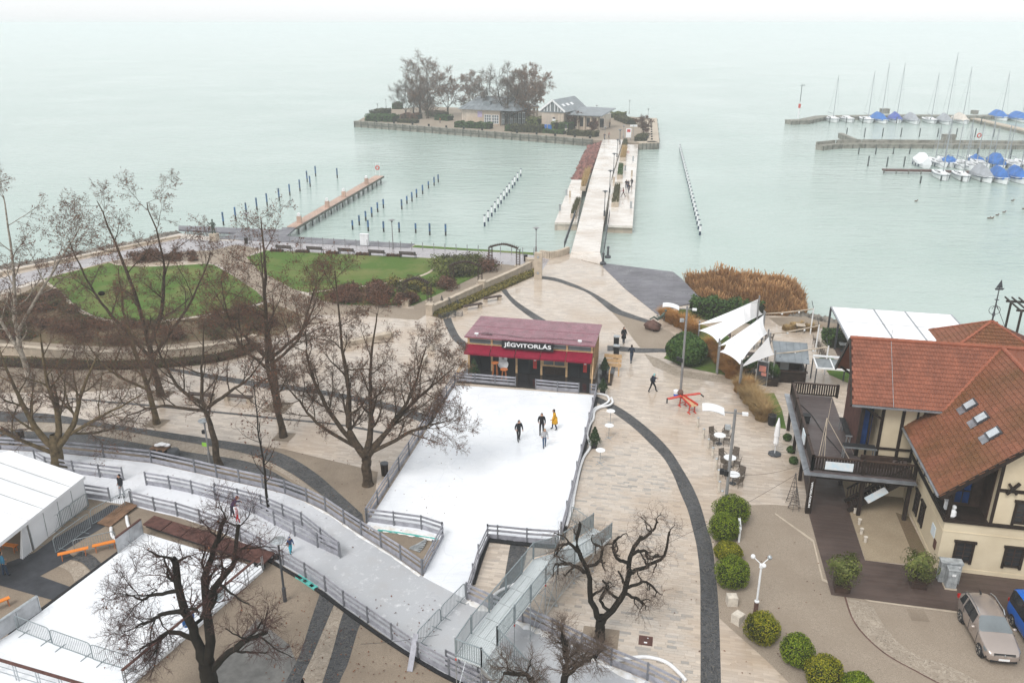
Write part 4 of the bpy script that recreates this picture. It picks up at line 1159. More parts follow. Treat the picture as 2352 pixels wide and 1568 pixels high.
def tree(name,label,base,trunks,spec,seed,barkm,twigm,leafm=None,nleaf=0,lsize=.07,group=None,low_leaf=.0):
    """trunks: list of (list of local points, r0, r1); spec: branching levels."""
    r=np.random.default_rng(seed)
    b=Vector(base)
    t=thing(name,label,'tree',b,group)
    org=np.array([*b])
    tp,tr=[],[]
    for pts,r0,r1 in trunks:
        A,rad=path_np([Vector(q)for q in pts],r0,r1,14,.03,r)
        rad=rad*(1+.35*np.exp(-np.arange(14)*1.6))if pts[0][2]<=.05 else rad
        tp.append(A);tr.append(rad)
    P,Rd=np.stack(tp)+org,np.stack(tr)
    thick=[tubes_np(P,Rd,9)]
    fine=[]
    lens=np.array([np.linalg.norm(A[-1]-A[0])for A in tp])
    z0=[len(trunks)>2 and q[0][-1][2]-q[0][0][2]<3.2 and q[0][0][2]<.05 for q in trunks]     # bare stems carry no twigs
    keep=np.array([not z for z in z0])
    cur=(P[keep],Rd[keep]);tips=[]
    for li,s in enumerate(spec):
        s=dict(s)
        L=s.pop('L');sides=s.pop('S',4);also=s.pop('also',None)
        if also is not None and li>1:      # also sprout from earlier level
            pass
        P2,R2,ln=grow(r,cur[0],cur[1],L=L,**s)
        (thick if li<1 else fine).append(tubes_np(P2,R2,sides))
        cur=(P2,R2)
        tips.append(P2)
    def join(lst):
        vs,qs,o=[],[],0
        for V,Q in lst:vs.append(V);qs.append(Q+o);o+=len(V)
        return np.concatenate(vs),np.concatenate(qs)
    V,Q=join(thick);link('trunk',np_mesh('trunk',V,Q),barkm,t,smooth_shade=True)
    V,Q=join(fine);cr=link('crown',np_mesh('crown',V,Q),twigm,t)
    if leafm and nleaf:
        T=tips[-1]
        i=r.integers(0,len(T),nleaf);k=r.integers(1,T.shape[1],nleaf)
        f_=r.uniform(.2,1,(nleaf,1));C=T[i,k]*f_+T[i,k-1]*(1-f_)+r.normal(0,.03,(nleaf,3))
        link('leaves',leaf_quads('leaves',C,np.zeros((nleaf,3))+np.array([0,0,.3]),lsize,seed,1.0,.75),leafm,cr)
    return t
def std_spec(scale=1.0,m1=12,m2=9,m3=7,m4=4,up=.05,droop=0.0,a1=.9,t0=.25,wob=.12):
    return[dict(m=m1,t0=t0,ang=a1,L=4.6*scale,K=9,wob=wob,trop=up,rr=.5,S=5,lshape=.25),
            dict(m=m2,t0=.2,ang=.75,L=2.1*scale,K=6,wob=wob*1.3,trop=up*.6-droop,rr=.55,S=4),
            dict(m=m3,t0=.15,ang=.7,L=1.0*scale,K=4,wob=wob*1.8,trop=-droop,rr=.6,S=3,minr=.0072),
            dict(m=m4*2,t0=.1,ang=.65,L=.5*scale,K=2,wob=wob*2.4,trop=-droop,rr=.7,S=3,minr=.0056)]
def lean(pts):return pts
T_=lambda x,y:g(x,y)
# left group
b=T_(70,886);H1=height_to(b,425)
tree('birch_tree','tall tree with pale white trunk at the left edge, few brown leaves',b,[([(0,0,0),(-.2,.2,H1*.3),(.5,.5,H1*.6),(1.2,.2,H1*.95)],.26,.04),([(-.1,0,H1*.16),(-1.4,.3,H1*.33),(-2.2,.5,H1*.5),(-3.4,.4,H1*.68)],.17,.04),([(.1,0,H1*.3),(2.6,.6,H1*.5),(5.0,1.0,H1*.68),(6.6,1.4,H1*.8)],.15,.03)],
     std_spec(.8,11,7,5,3,.06),21,M['bark_pale'],M['twig_grey'],M['leaf_brown'],6500,.05)
b=T_(-18,880)
tree('birch_tree','pale trunked tree half cut by the left edge behind the gravel court',b,[([(0,0,0),(.2,0,5),(-.6,.3,9),(-.2,0,13)],.24,.04)],std_spec(.8,12,7,5,3),22,M['bark_pale'],M['twig_grey'],M['leaf_brown'],3800,.055)
b=T_(370,909);H2=height_to(b,452)
tree('plane_tree','tall dark trunked plane tree with spreading crown before the left lawn',b,[([(0,0,0),(-.3,0,H2*.25),(-.8,.3,H2*.5),(-1.7,.2,H2*.78),(-2.6,.2,H2*.98)],.27,.03),([(-.2,0,H2*.28),(1.2,0,H2*.45),(1.9,.3,H2*.7),(1.3,.3,H2*.97)],.22,.03),([(-.1,0,H2*.22),(2.6,-.2,H2*.4),(4.6,0,H2*.58),(6.0,0,H2*.74)],.16,.03),([(-.2,0,H2*.2),(-3.2,.3,H2*.42),(-4.8,.5,H2*.6),(-5.6,.5,H2*.8)],.17,.03)],
     std_spec(.75,9,7,6,4,.05),23,M['bark_brown'],M['twig_brown'],M['leaf_brown'],8500,.046)
b=T_(360,973)
tree('plane_tree','slimmer plane tree with pale trunk in the lower square tree pit',b,[([(0,0,0),(-.2,0,3.2),(-.7,.1,6),(-1.2,.3,9.5),(-1.0,.3,13)],.24,.03),([(-.2,0,3),(-2.4,0,4.2),(-3.8,.2,5.6),(-4.6,0,7.6)],.12,.03)],std_spec(.75,11,7,5,3,.04),24,M['bark_ochre'],M['twig_brown'],M['leaf_brown'],3600,.048)
b=T_(137,1078)
tree('plane_tree','low forking plane tree with thick ochre limbs behind the white tent',b,[([(0,0,0),(0,0,1.1),(.1,0,2.0),(.15,.1,2.8)],.46,.34),([(.05,0,1.6),(-1.2,.1,3.4),(-2.0,.3,6.2),(-2.4,.2,9.2)],.28,.04),([(.1,0,1.8),(.6,.2,4.2),(.3,.3,7),(.6,.3,10.6)],.27,.04),([(.1,0,1.7),(1.7,0,3.6),(2.6,.2,6.0),(4.2,.2,8.8)],.26,.04),([(0,0,1.2),(-2.4,-.2,2.6),(-4.4,0,3.8),(-6.0,.2,5.6)],.17,.03),([(.2,0,2.2),(3.2,-.1,4.0),(5.2,0,5.0),(7.0,.2,6.0)],.14,.03)],
     std_spec(.72,9,7,6,4,.07,.02),25,M['bark_ochre'],M['twig_brown'],M['leaf_brown'],3600,.046)
b=T_(504,1070)
tree('plane_tree','brown trunked plane tree beside the plaza lamp near the ice track',b,[([(0,0,0),(-.2,0,3),(-.5,0,5),(-.3,.1,7.6),(.3,.2,11)],.25,.03),([(-.4,0,4.8),(-2.2,.1,6.4),(-3.1,.3,8.6),(-3.3,.3,10.6)],.15,.03),([(-.4,0,4.6),(1.6,0,6.0),(3.0,.2,7.0),(4.4,.2,9.0)],.14,.03),([(-.4,0,4.4),(-3.0,-.2,4.9),(-5.2,0,4.4),(-7.2,0,3.2)],.13,.02)],std_spec(.72,9,7,6,3,.06),26,M['bark_brown'],M['twig_brown'],M['leaf_brown'],3400,.046)
b=T_(651,1003);H6=height_to(b,565)
tree('plane_tree','tall narrow plane tree in the square pit right of the stone benches',b,[([(0,0,0),(-.3,0,3.4),(-.6,.1,6.5),(-.4,.2,10),(-.2,.2,H6)],.26,.03),([(-.5,0,6),(1.8,0,8),(2.8,.2,10.4),(3.6,.2,12.4)],.13,.03),([(-.5,0,5.6),(-2.4,.1,7.6),(-3.2,.2,10),(-3.3,.2,12.8)],.13,.03)],std_spec(.78,11,7,6,3,.05),27,M['bark_brown'],M['twig_brown'],M['leaf_brown'],6500,.046)
b=T_(638,934)
tree('plane_tree','thick dark trunked plane tree in the upper square tree pit',b,[([(0,0,0),(0,0,4),(-.2,0,8),(.2,.1,12),(.3,.1,16)],.29,.04),([(0,0,4.5),(2.8,0,7),(4.2,.2,10)],.16,.03),([(0,0,4.2),(-2.6,0,7),(-4.0,.2,10)],.16,.03)],std_spec(.72,10,6,6,2,.08),28,M['bark_brown'],M['twig_red'],M['leaf_brown'],6000,.046)
b=T_(845,1113);H7=height_to(b,610)
tree('plane_tree','large multi stemmed plane tree spreading over the edge of the ice rink',b,[([(0,0,0),(0,0,1.6),(0,0,2.6)],.34,.32),([(0,0,2.2),(-1.0,.2,4),(-.9,.3,7),(-1.1,.3,10),(-1.2,.4,H7*.97)],.3,.03),([(.05,0,2.3),(.5,.1,5),(.6,.2,8),(1.3,.4,12.5)],.26,.03),([(.1,0,2.2),(1.8,-.1,4.6),(3.2,.2,6.8),(4.4,.4,10.2)],.22,.03),([(.1,0,2.4),(3.0,-.3,4.2),(4.4,-.2,4.7),(5.8,.1,4.9)],.16,.02),([(-.1,0,2.4),(-2.2,.2,5.4),(-3.4,.3,8.8),(-3.4,.4,11.4)],.2,.03),([(-.1,0,2.6),(-3.2,.1,4.8),(-4.4,.2,6.6),(-5.2,.1,7.6)],.14,.02),([(.1,0,2.6),(3.4,.3,6.2),(5.0,.4,7.6),(6.2,.2,8.8)],.16,.02)],
     std_spec(.58,11,8,7,4,.06,.01),29,M['bark_brown'],M['twig_brown'],M['leaf_brown'],10000,.043)
b=T_(615,1173)
tree('young_tree','thin young tree with bare branches between the ice track fences',b,[([(0,0,0),(.1,0,3),(.05,0,6),(.1,.1,9.2)],.1,.02)],[dict(m=16,t0=.25,ang=.85,L=2.1,K=7,wob=.14,trop=.08,rr=.5,S=4),dict(m=6,t0=.2,ang=.7,L=.9,K=5,wob=.16,trop=.02,rr=.6,S=3,minr=.007),dict(m=4,t0=.2,ang=.7,L=.4,K=3,wob=.2,trop=0,rr=.7,S=3,minr=.006)],30,M['bark_dark'],M['twig_brown'],M['leaf_brown'],350,.06)
# dark bare trees in front
b=g(492,1625)
tree('lime_tree','big dark bare tree leaning over the small ice rink',b,[([(0,0,0),(0,0,1.6),(0,0,2.8)],.42,.36),([(0,0,2.2),(-.35,.1,4.2),(-.75,.2,6.2),(-.8,.2,8.2)],.25,.14),([(.05,0,2.3),(.3,.2,4.6),(.35,.3,6.8),(1.0,.3,8.6),(1.7,.3,10.2)],.25,.08),([(.1,0,2.2),(1.2,-.2,3.4),(2.2,-.2,4.2),(3.0,-.2,4.6)],.18,.08),([(.2,0,5.2),(.9,0,6.8),(1.9,0,8.2),(2.3,.1,10.0)],.2,.07),([(-.6,0,5.6),(-1.6,0,5.4),(-2.3,.1,4.9),(-3.0,.1,4.6)],.12,.03),([(-.3,0,4.0),(-1.4,0,4.4),(-2.1,.1,3.9),(-2.9,0,3.5)],.13,.03),([(-.7,.1,6.6),(-1.9,.1,6.4),(-2.5,.1,6.1),(-3.1,.1,6.4)],.1,.03)],
     [dict(m=7,t0=.35,ang=.85,L=2.3,K=9,wob=.2,trop=.04,rr=.5,S=5),dict(m=7,t0=.2,ang=.75,L=1.2,K=7,wob=.2,trop=.03,rr=.5,S=4,minr=.009),dict(m=6,t0=.15,ang=.7,L=.65,K=4,wob=.16,trop=.02,rr=.6,S=3,minr=.007),dict(m=6,t0=.1,ang=.6,L=.32,K=2,wob=.2,trop=.02,rr=.7,S=3,minr=.005)],31,M['bark_dark'],M['twig_red'],M['leaf_brown'],250,.05)
b=T_(1377,1468)
pol=[dict(m=5,t0=.3,ang=1.15,L=1.0,K=9,wob=.32,trop=.0,rr=.6,S=7,taper=.55),dict(m=6,t0=.3,ang=.9,L=1.0,K=8,wob=.3,trop=-.01,rr=.26,S=4,minr=.009,taper=.4),dict(m=4,t0=.2,ang=.8,L=.6,K=6,wob=.28,trop=-.02,rr=.5,S=3,minr=.006),dict(m=2,t0=.2,ang=.7,L=.28,K=3,wob=.25,trop=0,rr=.7,S=3,minr=.005)]
tree('pollarded_tree','gnarled pollarded tree with black knobbly limbs beside the steel footbridge',b,[([(0,0,0),(0,0,.8),(.05,0,1.5)],.26,.24),([(0,0,1.2),(-.5,.1,2.4),(-.7,.2,4.0),(-1.3,.2,5.6),(-1.2,.2,6.9)],.17,.08),([(.1,0,1.3),(.9,.1,2.3),(1.3,.1,3.6),(1.4,.2,5.2),(1.9,.2,6.2)],.18,.09),([(1.3,.1,4.0),(2.2,0,4.6),(3.0,0,5.2),(3.2,0,6.6)],.12,.05),([(-.7,.1,4.0),(-1.6,.1,4.6),(-2.4,.1,4.6)],.12,.06),([(1.3,.1,3.2),(2.2,0,3.6),(2.8,0,3.0)],.09,.05),([(1.7,.1,6.0),(2.3,0,6.6),(2.6,0,7.2)],.09,.04),([(-.8,.1,4.4),(-.2,0,4.9),(-.1,0,5.6),(-.5,0,5.9)],.09,.06),([(-1.1,.1,5.2),(-1.7,0,5.9),(-2.2,0,5.8),(-2.4,0,5.2)],.09,.05),([(1.35,.1,4.6),(.7,0,5.1),(.4,0,5.9),(.8,0,6.3)],.1,.06),([(1.4,.1,5.2),(2.0,-.1,5.6),(2.2,-.1,5.1),(2.7,-.1,5.3)],.09,.05),([(1.1,.1,2.8),(1.8,-.1,2.7),(2.1,-.1,2.2)],.09,.05),([(.4,0,1.9),(-.1,-.2,2.6),(.2,-.2,3.4),(.0,-.2,3.9)],.09,.05)],
     pol,32,M['bark_dark'],M['twig_grey'])
b=g(1268,1668)
tree('pollarded_tree','dark pollarded tree with fine shoots under the steel stairs',b,[([(0,0,0),(.1,0,1),(.2,0,1.6)],.28,.25),([(.15,0,1.2),(.5,.1,2.4),(.6,.2,3.8),(.4,.2,5.0)],.2,.12),([(.15,0,1.4),(-.8,.1,2.2),(-1.2,.1,2.9),(-2.2,.1,3.0)],.17,.07),([(.5,.1,2.8),(1.3,.1,3.6),(1.9,.1,3.9)],.11,.06)],
     [dict(m=9,t0=.35,ang=.9,L=1.0,K=8,wob=.22,trop=.05,rr=.5,S=6),dict(m=9,t0=.2,ang=.75,L=.9,K=7,wob=.18,trop=.03,rr=.35,S=4,minr=.01),dict(m=7,t0=.15,ang=.6,L=.55,K=4,wob=.18,trop=.03,rr=.6,S=3,minr=.007),dict(m=3,t0=.2,ang=.6,L=.3,K=3,wob=.2,trop=.02,rr=.7,S=3,minr=.005)],33,M['bark_dark'],M['twig_grey'])
# nests
for x,y,dx,dz in((370,909,.4,12.2),(370,909,-3.6,9.2)):
    p=g(x,y)+Vector((dx,.2,dz));mb=MB();mb.ball(p,(.28,.28,.2),9,6)
    tag(mb.build('bird_nest',M['nest'],org=p),'dark round bird nest high in the plane tree','nest','nests in the plane tree')
# island trees
it=lambda x,y:g(790+x*.25,110+y*.25,IZ)
isl_trees=[(570,632,345,1.05,0,'wide bare grey tree at the west tip of the island'),(640,610,330,.8,0,'slim bare tree behind the wide grey tree on the island'),(700,600,105,1.1,1,'tallest pale brown tree on the island'),(770,650,150,1.0,1,'tall pale tree right of the tallest one on the island'),(955,620,250,1.1,2,'broad russet tree left of the island hall'),(1130,640,480,.55,0,'small bare tree before the island hall wall'),
             (1180,560,240,.95,2,'russet tree rising behind the island hall roof'),(1335,690,240,1.0,0,'grey bare tree in front of the island hall windows'),(1500,712,190,1.0,0,'tall dark bare tree between the two island buildings'),(1600,640,260,.9,2,'russet tree left of the gabled island house'),(1655,700,235,1.0,3,'dense red brown tree before the island arcade'),(1750,600,205,1.0,3,'dense red brown tree behind the island arcade')]
for i,(x,y,yt,sp,k,lab)in enumerate(isl_trees):
    b=it(x,y);h=height_to(b,110+yt*.25)*.97
    s=h/16.0
    sc=sp*(.45+.55*s)
    sc*=1.3
    tr=[([(0,0,0),(0,0,h*.15),(.1,0,h*.22)],.34*s+.1,.3*s),([(0,0,h*.15),(.3,0,h*.5),(.1,0,h*.98)],.24*s,.03),([(0,0,h*.18),(-1.7*sc,0,h*.45),(-2.6*sc,0,h*.82)],.18*s,.03),([(0,0,h*.18),(1.9*sc,.2,h*.45),(2.9*sc,0,h*.8)],.18*s,.03)]
    tree('island_tree',lab,b,tr,[dict(m=9,t0=.2,ang=.8,L=4.0*sc,K=7,wob=.13,trop=.07,rr=.55,S=4,minr=.045),dict(m=8,t0=.2,ang=.7,L=2.0*sc,K=4,wob=.15,trop=.03,rr=.55,S=3,minr=.03),dict(m=13,t0=.1,ang=.7,L=1.0*sc,K=2,wob=.25,trop=.02,rr=.6,S=3,minr=.022)],
         50+i,M['bark_brown']if k else M['bark_dark'],M['twig_grey']if k==0 else M['twig_brown'],None if k==0 else M['leaf_pale'],(0,3200,5200,8500)[k],.13,'trees on the island')
r6=lambda x,y:g(1139+x*.1797,202+y*.1797,IZ)
for i,(x,y,yt,lab)in enumerate(((1005,525,325,'round dark bare tree at the gabled island house'),(1240,575,432,'small dark round tree at the end of the island hedge'),(1885,610,390,'dark round tree in the bed by the island quay'))):
    b=r6(x,y);h=height_to(b,202+yt*.1797)
    tree('round_tree',lab,b,[([(0,0,0),(0,0,h*.35)],.14,.12),([(0,0,h*.3),(.1,0,h*.95)],.1,.03),([(0,0,h*.3),(-h*.3,0,h*.75)],.08,.02),([(0,0,h*.3),(h*.3,0,h*.75)],.08,.02)],
         [dict(m=9,t0=.1,ang=.8,L=h*.42,K=6,wob=.14,trop=.03,rr=.6,S=4,minr=.03),dict(m=8,t0=.15,ang=.7,L=h*.22,K=5,wob=.18,trop=.02,rr=.6,S=3,minr=.025),dict(m=6,t0=.15,ang=.7,L=h*.12,K=3,wob=.2,trop=.02,rr=.6,S=3,minr=.02)],70+i,M['bark_dark'],M['twig_red'],M['leaf_rust'],2600,.12)

# ================================================================== shrubs, hedges, grasses, reeds
def bush(name,label,base,rx,ry,rz,leafm,n,lsize,seed,group=None,core=None,lumpy=.1,zc=None,cat='bush',rag=False):
    r=np.random.default_rng(seed)
    b=Vector(base)
    t=thing(name,label,cat,b,group)
    zc=rz*.92 if zc is None else zc
    cs=.55 if rag else .86
    lump2=r.uniform(.92,1.08,3)
    rx,ry,rz=rx*lump2[0],ry*lump2[1],rz*lump2[2]
    mb=MB();mb.ball(b+UP*zc,(rx*cs,ry*cs,rz*cs),14,9);mb.build('dark_core',core or M['core_dark'],t,sm=True)  # solid core; its default dark tone paints inner shade
    d=r.normal(0,1,(n,3));d/=np.linalg.norm(d,axis=1,keepdims=True)
    d[:,2]=np.where(d[:,2]<-.75,-d[:,2],d[:,2])
    a=np.sin(d[:,0]*4.1+seed)*np.sin(d[:,1]*3.7+2*seed)*np.sin(d[:,2]*3.3+seed)
    rad=(1+lumpy*a)*(r.uniform(.45,1.3,n)if rag else r.uniform(.86,1.04,n))
    C=d*rad[:,None]*np.array([rx,ry,rz])+np.array([b.x,b.y,b.z+zc])
    C[:,2]=np.maximum(C[:,2],b.z+.03)
    link('foliage',leaf_quads('foliage',C,d,lsize,seed,.55),leafm,t)
    return t
def px_bush(name,label,x,y,rxp,leafm,n,lsize,seed,rzf=.9,**kw):
    """Round bush whose middle shows at pixel x,y with half width rxp."""
    q=g(x,y+rxp*.55)
    s=(q-Vector((0,0,CH))).length/F
    rx=rxp*s*(.94 if name=='ball_bush' else 1)
    return bush(name,label,q,rx,rx,rx*rzf,leafm,n,lsize,seed,**kw)
for i,(x,y,r_,f,mt,lab)in enumerate(((1678,1176,42,.85,'leaf_box','large clipped round bush behind the lamp post foot'),(1661,1216,36,.92,'leaf_box','clipped round bush in front of the lamp post foot'),(1671,1266,30,.7,'leaf_box_y','smallest flattened round bush with yellow tips in the row'),(1680,1320,41,.88,'leaf_box','clipped round bush just behind the stone cube'),(1748,1447,37,.92,'leaf_box_y','clipped round bush beside the globe lamp in gravel'),(1827,1500,38,.95,'leaf_box','clipped round bush second along the pale pavement edge'),(1890,1550,40,.9,'leaf_box_y','clipped round bush third along the pale pavement edge'),(1965,1585,36,.9,'leaf_box','clipped round bush cut by the lower picture edge'))):
    px_bush('ball_bush',lab,x,y,r_,M[mt],4600,.042,80+i,f,group='clipped ball bushes along the gravel lot')
px_bush('ball_bush','big dark green laurel dome beside the tall lamp by the sails',1576,806,47,M['leaf_green'],6500,.14,90,.78)
def hedge(name,label,pts,w,h,leafm,dens,lsize,seed,base_z=0.0,core=None,group=None,px=True,rag=.12):
    r=np.random.default_rng(seed)
    P=[g(x,y,base_z)for x,y in pts]if px else[Vector(p)for p in pts]
    t=thing(name,label,'hedge',P[0],group)
    mb=MB();Cs,Ns=[],[]
    for i in range(len(P)-1):
        a,b=P[i],P[i+1];d=b-a;L=d.length
        if L<.05:continue
        dn=d/L;s=Vector((-dn.y,dn.x,0))
        mb.bar(a+UP*h*.45,b+UP*h*.45,w*.86,h*.84)
        n=int(dens*L*(w+2*h))
        u=r.uniform(0,1,n);k=r.uniform(0,w+2*h,n)
        top=(k>h)&(k<h+w)
        off=np.where(k<h,-w/2,np.where(k>h+w,w/2,k-h-w/2))
        z=np.where(k<h,k,np.where(k>h+w,k-h-w,h))
        wv=1+.1*np.sin(u*L*2.1+seed)
        C=np.stack([a.x+d.x*u+s.x*off*wv,a.y+d.y*u+s.y*off*wv,base_z+z*wv],1)+r.normal(0,rag*.5,(n,3))*np.array([1,1,.8])
        C[:,2]=np.maximum(C[:,2],base_z+.02)
        N=np.where(top[:,None],np.array([0,0,1.]),np.sign(off)[:,None]*np.array([s.x,s.y,.2]))
        Cs.append(C);Ns.append(N)
    mb.build('dark_core',core or M['core_dark'],t)  # solid bar core, inner shade painted by its dark default
    link('foliage',leaf_quads('foliage',np.concatenate(Cs),np.concatenate(Ns),lsize,seed,.7),leafm,t)
    return t
# garden hedges and shrubs (left)
hedge('low_hedge','long dark clipped hedge strip in front of the curved garden wall',[(-60,833),(60,838),(180,843),(300,843),(420,836),(500,826),(560,810),(588,795)],1.5,.45,M['leaf_olive'],60,.075,101,core=M['core_brown'])
def shrubs(label,cat,poly,n,rmin,rmax,hf,mats,seed,group,leaves=420,ls=.11,core='core_brown',names='garden_shrub'):
    rr_=random.Random(seed);P=[g(x,y)for x,y in poly]
    lo=(min(p.x for p in P),min(p.y for p in P));hi=(max(p.x for p in P),max(p.y for p in P));k=0;tries=0
    while k<n and tries<4000:
        tries+=1
        x,y=rr_.uniform(lo[0],hi[0]),rr_.uniform(lo[1],hi[1])
        if not in_poly(x,y,P):continue
        r_=rr_.uniform(rmin,rmax)
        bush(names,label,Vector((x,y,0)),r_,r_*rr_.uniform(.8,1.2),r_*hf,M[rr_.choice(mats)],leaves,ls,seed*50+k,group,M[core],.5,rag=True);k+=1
shrubs('rusty brown leafless shrub massed below the left lawn','shrub',[(-40,745),(60,690),(100,665),(140,690),(175,715),(215,735),(300,745),(453,735),(560,714),(640,735),(600,770),(500,778),(378,790),(260,794),(140,786),(-40,778)],62,.8,1.4,.45,['leaf_rust','leaf_rust','leaf_olive'],3,'rusty shrubs below the left lawn',800,.085)
shrubs('brown shrub in the round bed on the left lawn','shrub',[(300,588),(350,586),(440,587),(458,597),(420,604),(320,604)],14,.6,1.0,.55,['leaf_rust'],4,'shrubs in the lawn bed')
shrubs('red brown shrub massed below the right lawn','shrub',[(765,672),(885,655),(910,690),(880,704),(770,694)],22,.7,1.2,.6,['leaf_rust','leaf_rust','leaf_brown'],5,'red brown shrubs below the right lawn',900,.085)
shrubs('olive green shrub in the rose bed by the pergolas','shrub',[(985,622),(1020,598),(1110,606),(1100,622),(1060,640),(1000,640)],26,.7,1.2,.7,['leaf_olive','leaf_laurel','leaf_olive'],6,'olive shrubs by the pergolas',500,.12)
shrubs('pale flowering shrub at the corner of the right lawn','shrub',[(900,655),(970,640),(1005,655),(985,690),(920,680)],20,.6,1.0,.6,['leaf_olive','leaf_flower','leaf_laurel'],7,'pale flowering shrubs',500,.11)
for i,(x,y,r_,lab)in enumerate(((1028,652,20,'dark reddish round shrub at the middle pergola foot'),(1122,610,22,'dark reddish round shrub by the lakeside pergola'),(925,690,18,'dark reddish shrub by the near pergola foot'),(945,685,16,'rust coloured shrub right of the near pergola foot'))):
    px_bush('garden_shrub',lab,x,y,r_,M['leaf_rust'],1600,.1,120+i,.7,core=M['core_brown'],lumpy=.4,rag=True)
r_=random.Random(9)
FB=[g(x,y)for x,y in[(985,723),(1085,681),(1176,641),(1226,620),(1229,633),(1176,656),(1100,689),(1050,712),(1018,730)]]
C=[]
while len(C)<7000:
    x,y=r_.uniform(min(p.x for p in FB),max(p.x for p in FB)),r_.uniform(min(p.y for p in FB),max(p.y for p in FB))
    if in_poly(x,y,FB):C.append((x,y,r_.uniform(.05,.35)))
C=np.array(C)
o=link('bedding_plants',leaf_quads('bedding_plants',C,np.zeros_like(C)+np.array([0,0,1.]),.1,5,.7),M['leaf_flower'],None,FB[0],'stuff');tag(o,'yellow and green winter bedding plants in the strip below the garden wall','plants')
for i,(x0,x1,y)in enumerate(((622,650,577),(680,710,579),(750,779,582),(818,850,585),(888,922,588))):
    hedge('low_hedge','small reddish shrub strip between the promenade benches',[(x0,y),(x1,y+1)],.6,.3,M['leaf_rust'],60,.1,130+i,core=M['core_brown'],group='shrub strips between benches')
# ornamental grasses, tawny
def grass_clump(name,label,p,r,h,m,n,seed,group=None,lean_=.55):
    rr_=np.random.default_rng(seed)
    a=rr_.uniform(0,6.28,n);q=np.sqrt(rr_.uniform(0,1,n))*r
    pts=np.stack([p.x+np.cos(a)*q,p.y+np.sin(a)*q,np.full(n,p.z)],1)
    o=link(name,blades(name,pts,h*.35,h,lean_,.02,seed),m,None,p)
    return tag(o,label,'grass',group)
k=0
for(xa,ya),(xb,yb),n,lab,grp,mm in(((1528,728),(1590,768),7,'tawny ornamental grass clump between hedge and sculpture','tawny grasses by the sculpture','leaf_tan'),((1628,806),(1680,864),7,'tawny ornamental grass clump along the sail terrace','tawny grasses along the sails','leaf_tan'),((1702,892),(1754,962),8,'straw coloured grass clump along the curved plaza edge','straw grasses along the plaza edge','leaf_straw')):
    for i in range(n):
        t_=i/(n-1)
        p=g(xa+(xb-xa)*t_+r_.uniform(-4,4),ya+(yb-ya)*t_+r_.uniform(-3,3))
        grass_clump('ornamental_grass',lab,p,.62,1.45,M[mm],1200,140+k,grp,1.0);k+=1
grass_clump('ornamental_grass','rust orange grass clump standing apart beside the advertising board',g(1706,898),.8,1.4,M['leaf_tan'],1900,199)
for i,(x,y)in enumerate(((1832,752),(1858,756),(1815,757))):
    grass_clump('ornamental_grass','pale straw grass tuft on the beach behind the sails',g(x,y),.9,.8,M['leaf_straw'],900,190+i,'beach grass tufts',.8)
# reed bed in the water
RP=[g(x,y,-.6)for x,y in((1572,652),(1640,655),(1720,652),(1790,660),(1846,690),(1852,722),(1800,734),(1720,730),(1660,724),(1612,700))]
lo=np.array([min(p.x for p in RP),min(p.y for p in RP)]);hi=np.array([max(p.x for p in RP),max(p.y for p in RP)])
rr_=np.random.default_rng(77)
pts=[]
while len(pts)<26000:
    x,y=rr_.uniform(lo,hi)
    if in_poly(x,y,RP):pts.append((x,y,-.9))
pts=np.array(pts)
def reed_mesh():
    n=len(pts);hn=1.75+.75*np.sin(pts[:,0]*.8)*np.sin(pts[:,1]*.6+1)+.35*np.sin(pts[:,0]*2.3+pts[:,1]*1.7)
    edge=np.array([0.75+.5*math.sin(x*.9+y*.5)*.4 for x,y,_ in pts])
    h=(hn*rr_.uniform(.55,1.2,n)+.6*edge+(rr_.uniform(0,1,n)>.96)*rr_.uniform(.2,.9,n))[:,None]
    ex=np.array([min(math.hypot(x-(RP[k].x+(RP[(k+1)%len(RP)].x-RP[k].x)*f),y-(RP[k].y+(RP[(k+1)%len(RP)].y-RP[k].y)*f))for k in range(len(RP))for f in(0,.33,.66))for x,y,_ in pts[::1]])
    h=h*(.5+.5*np.clip(ex/2.6,0,1))[:,None]
    a=rr_.uniform(0,6.28,n);dv=np.stack([np.cos(a),np.sin(a),0*a],1);sd=np.stack([-np.sin(a),np.cos(a),0*a],1)*.035
    ln=rr_.uniform(.02,.5,(n,1))
    m_=pts+dv*ln*h*.4+np.array([0,0,1])*h*.62;tp=pts+dv*ln*h+np.array([0,0,1])*h
    V=np.stack([pts-sd*.6,pts+sd*.6,m_+sd,m_-sd,tp-sd*1.3,tp+sd*1.3],1).reshape(-1,3)
    i=np.arange(n)[:,None]*6
    Q=np.concatenate([i+np.array([[0,1,2,3]]),i+np.array([[3,2,5,4]])])
    return np_mesh('reeds',V,Q)
o=link('reed_bed',reed_mesh(),M['leaf_reed'],None,RP[0],'stuff');tag(o,'dense bed of tall rust brown reeds at the water edge','reeds')
hedge('clipped_hedge','long dark evergreen hedge between the reeds and the sail terrace',[(1585,722),(1640,728),(1700,732),(1745,740)],2.6,1.9,M['leaf_green'],55,.13,210)
px_bush('garden_shrub','pale green shrub behind the tall lamp near the sculpture',1570,728,17,M['leaf_laurel'],1800,.11,211,.9)
hedge('clipped_hedge','dark hedge beside the row of black chairs',[(1905,775),(1925,800)],1.8,1.2,M['leaf_green'],70,.1,212)
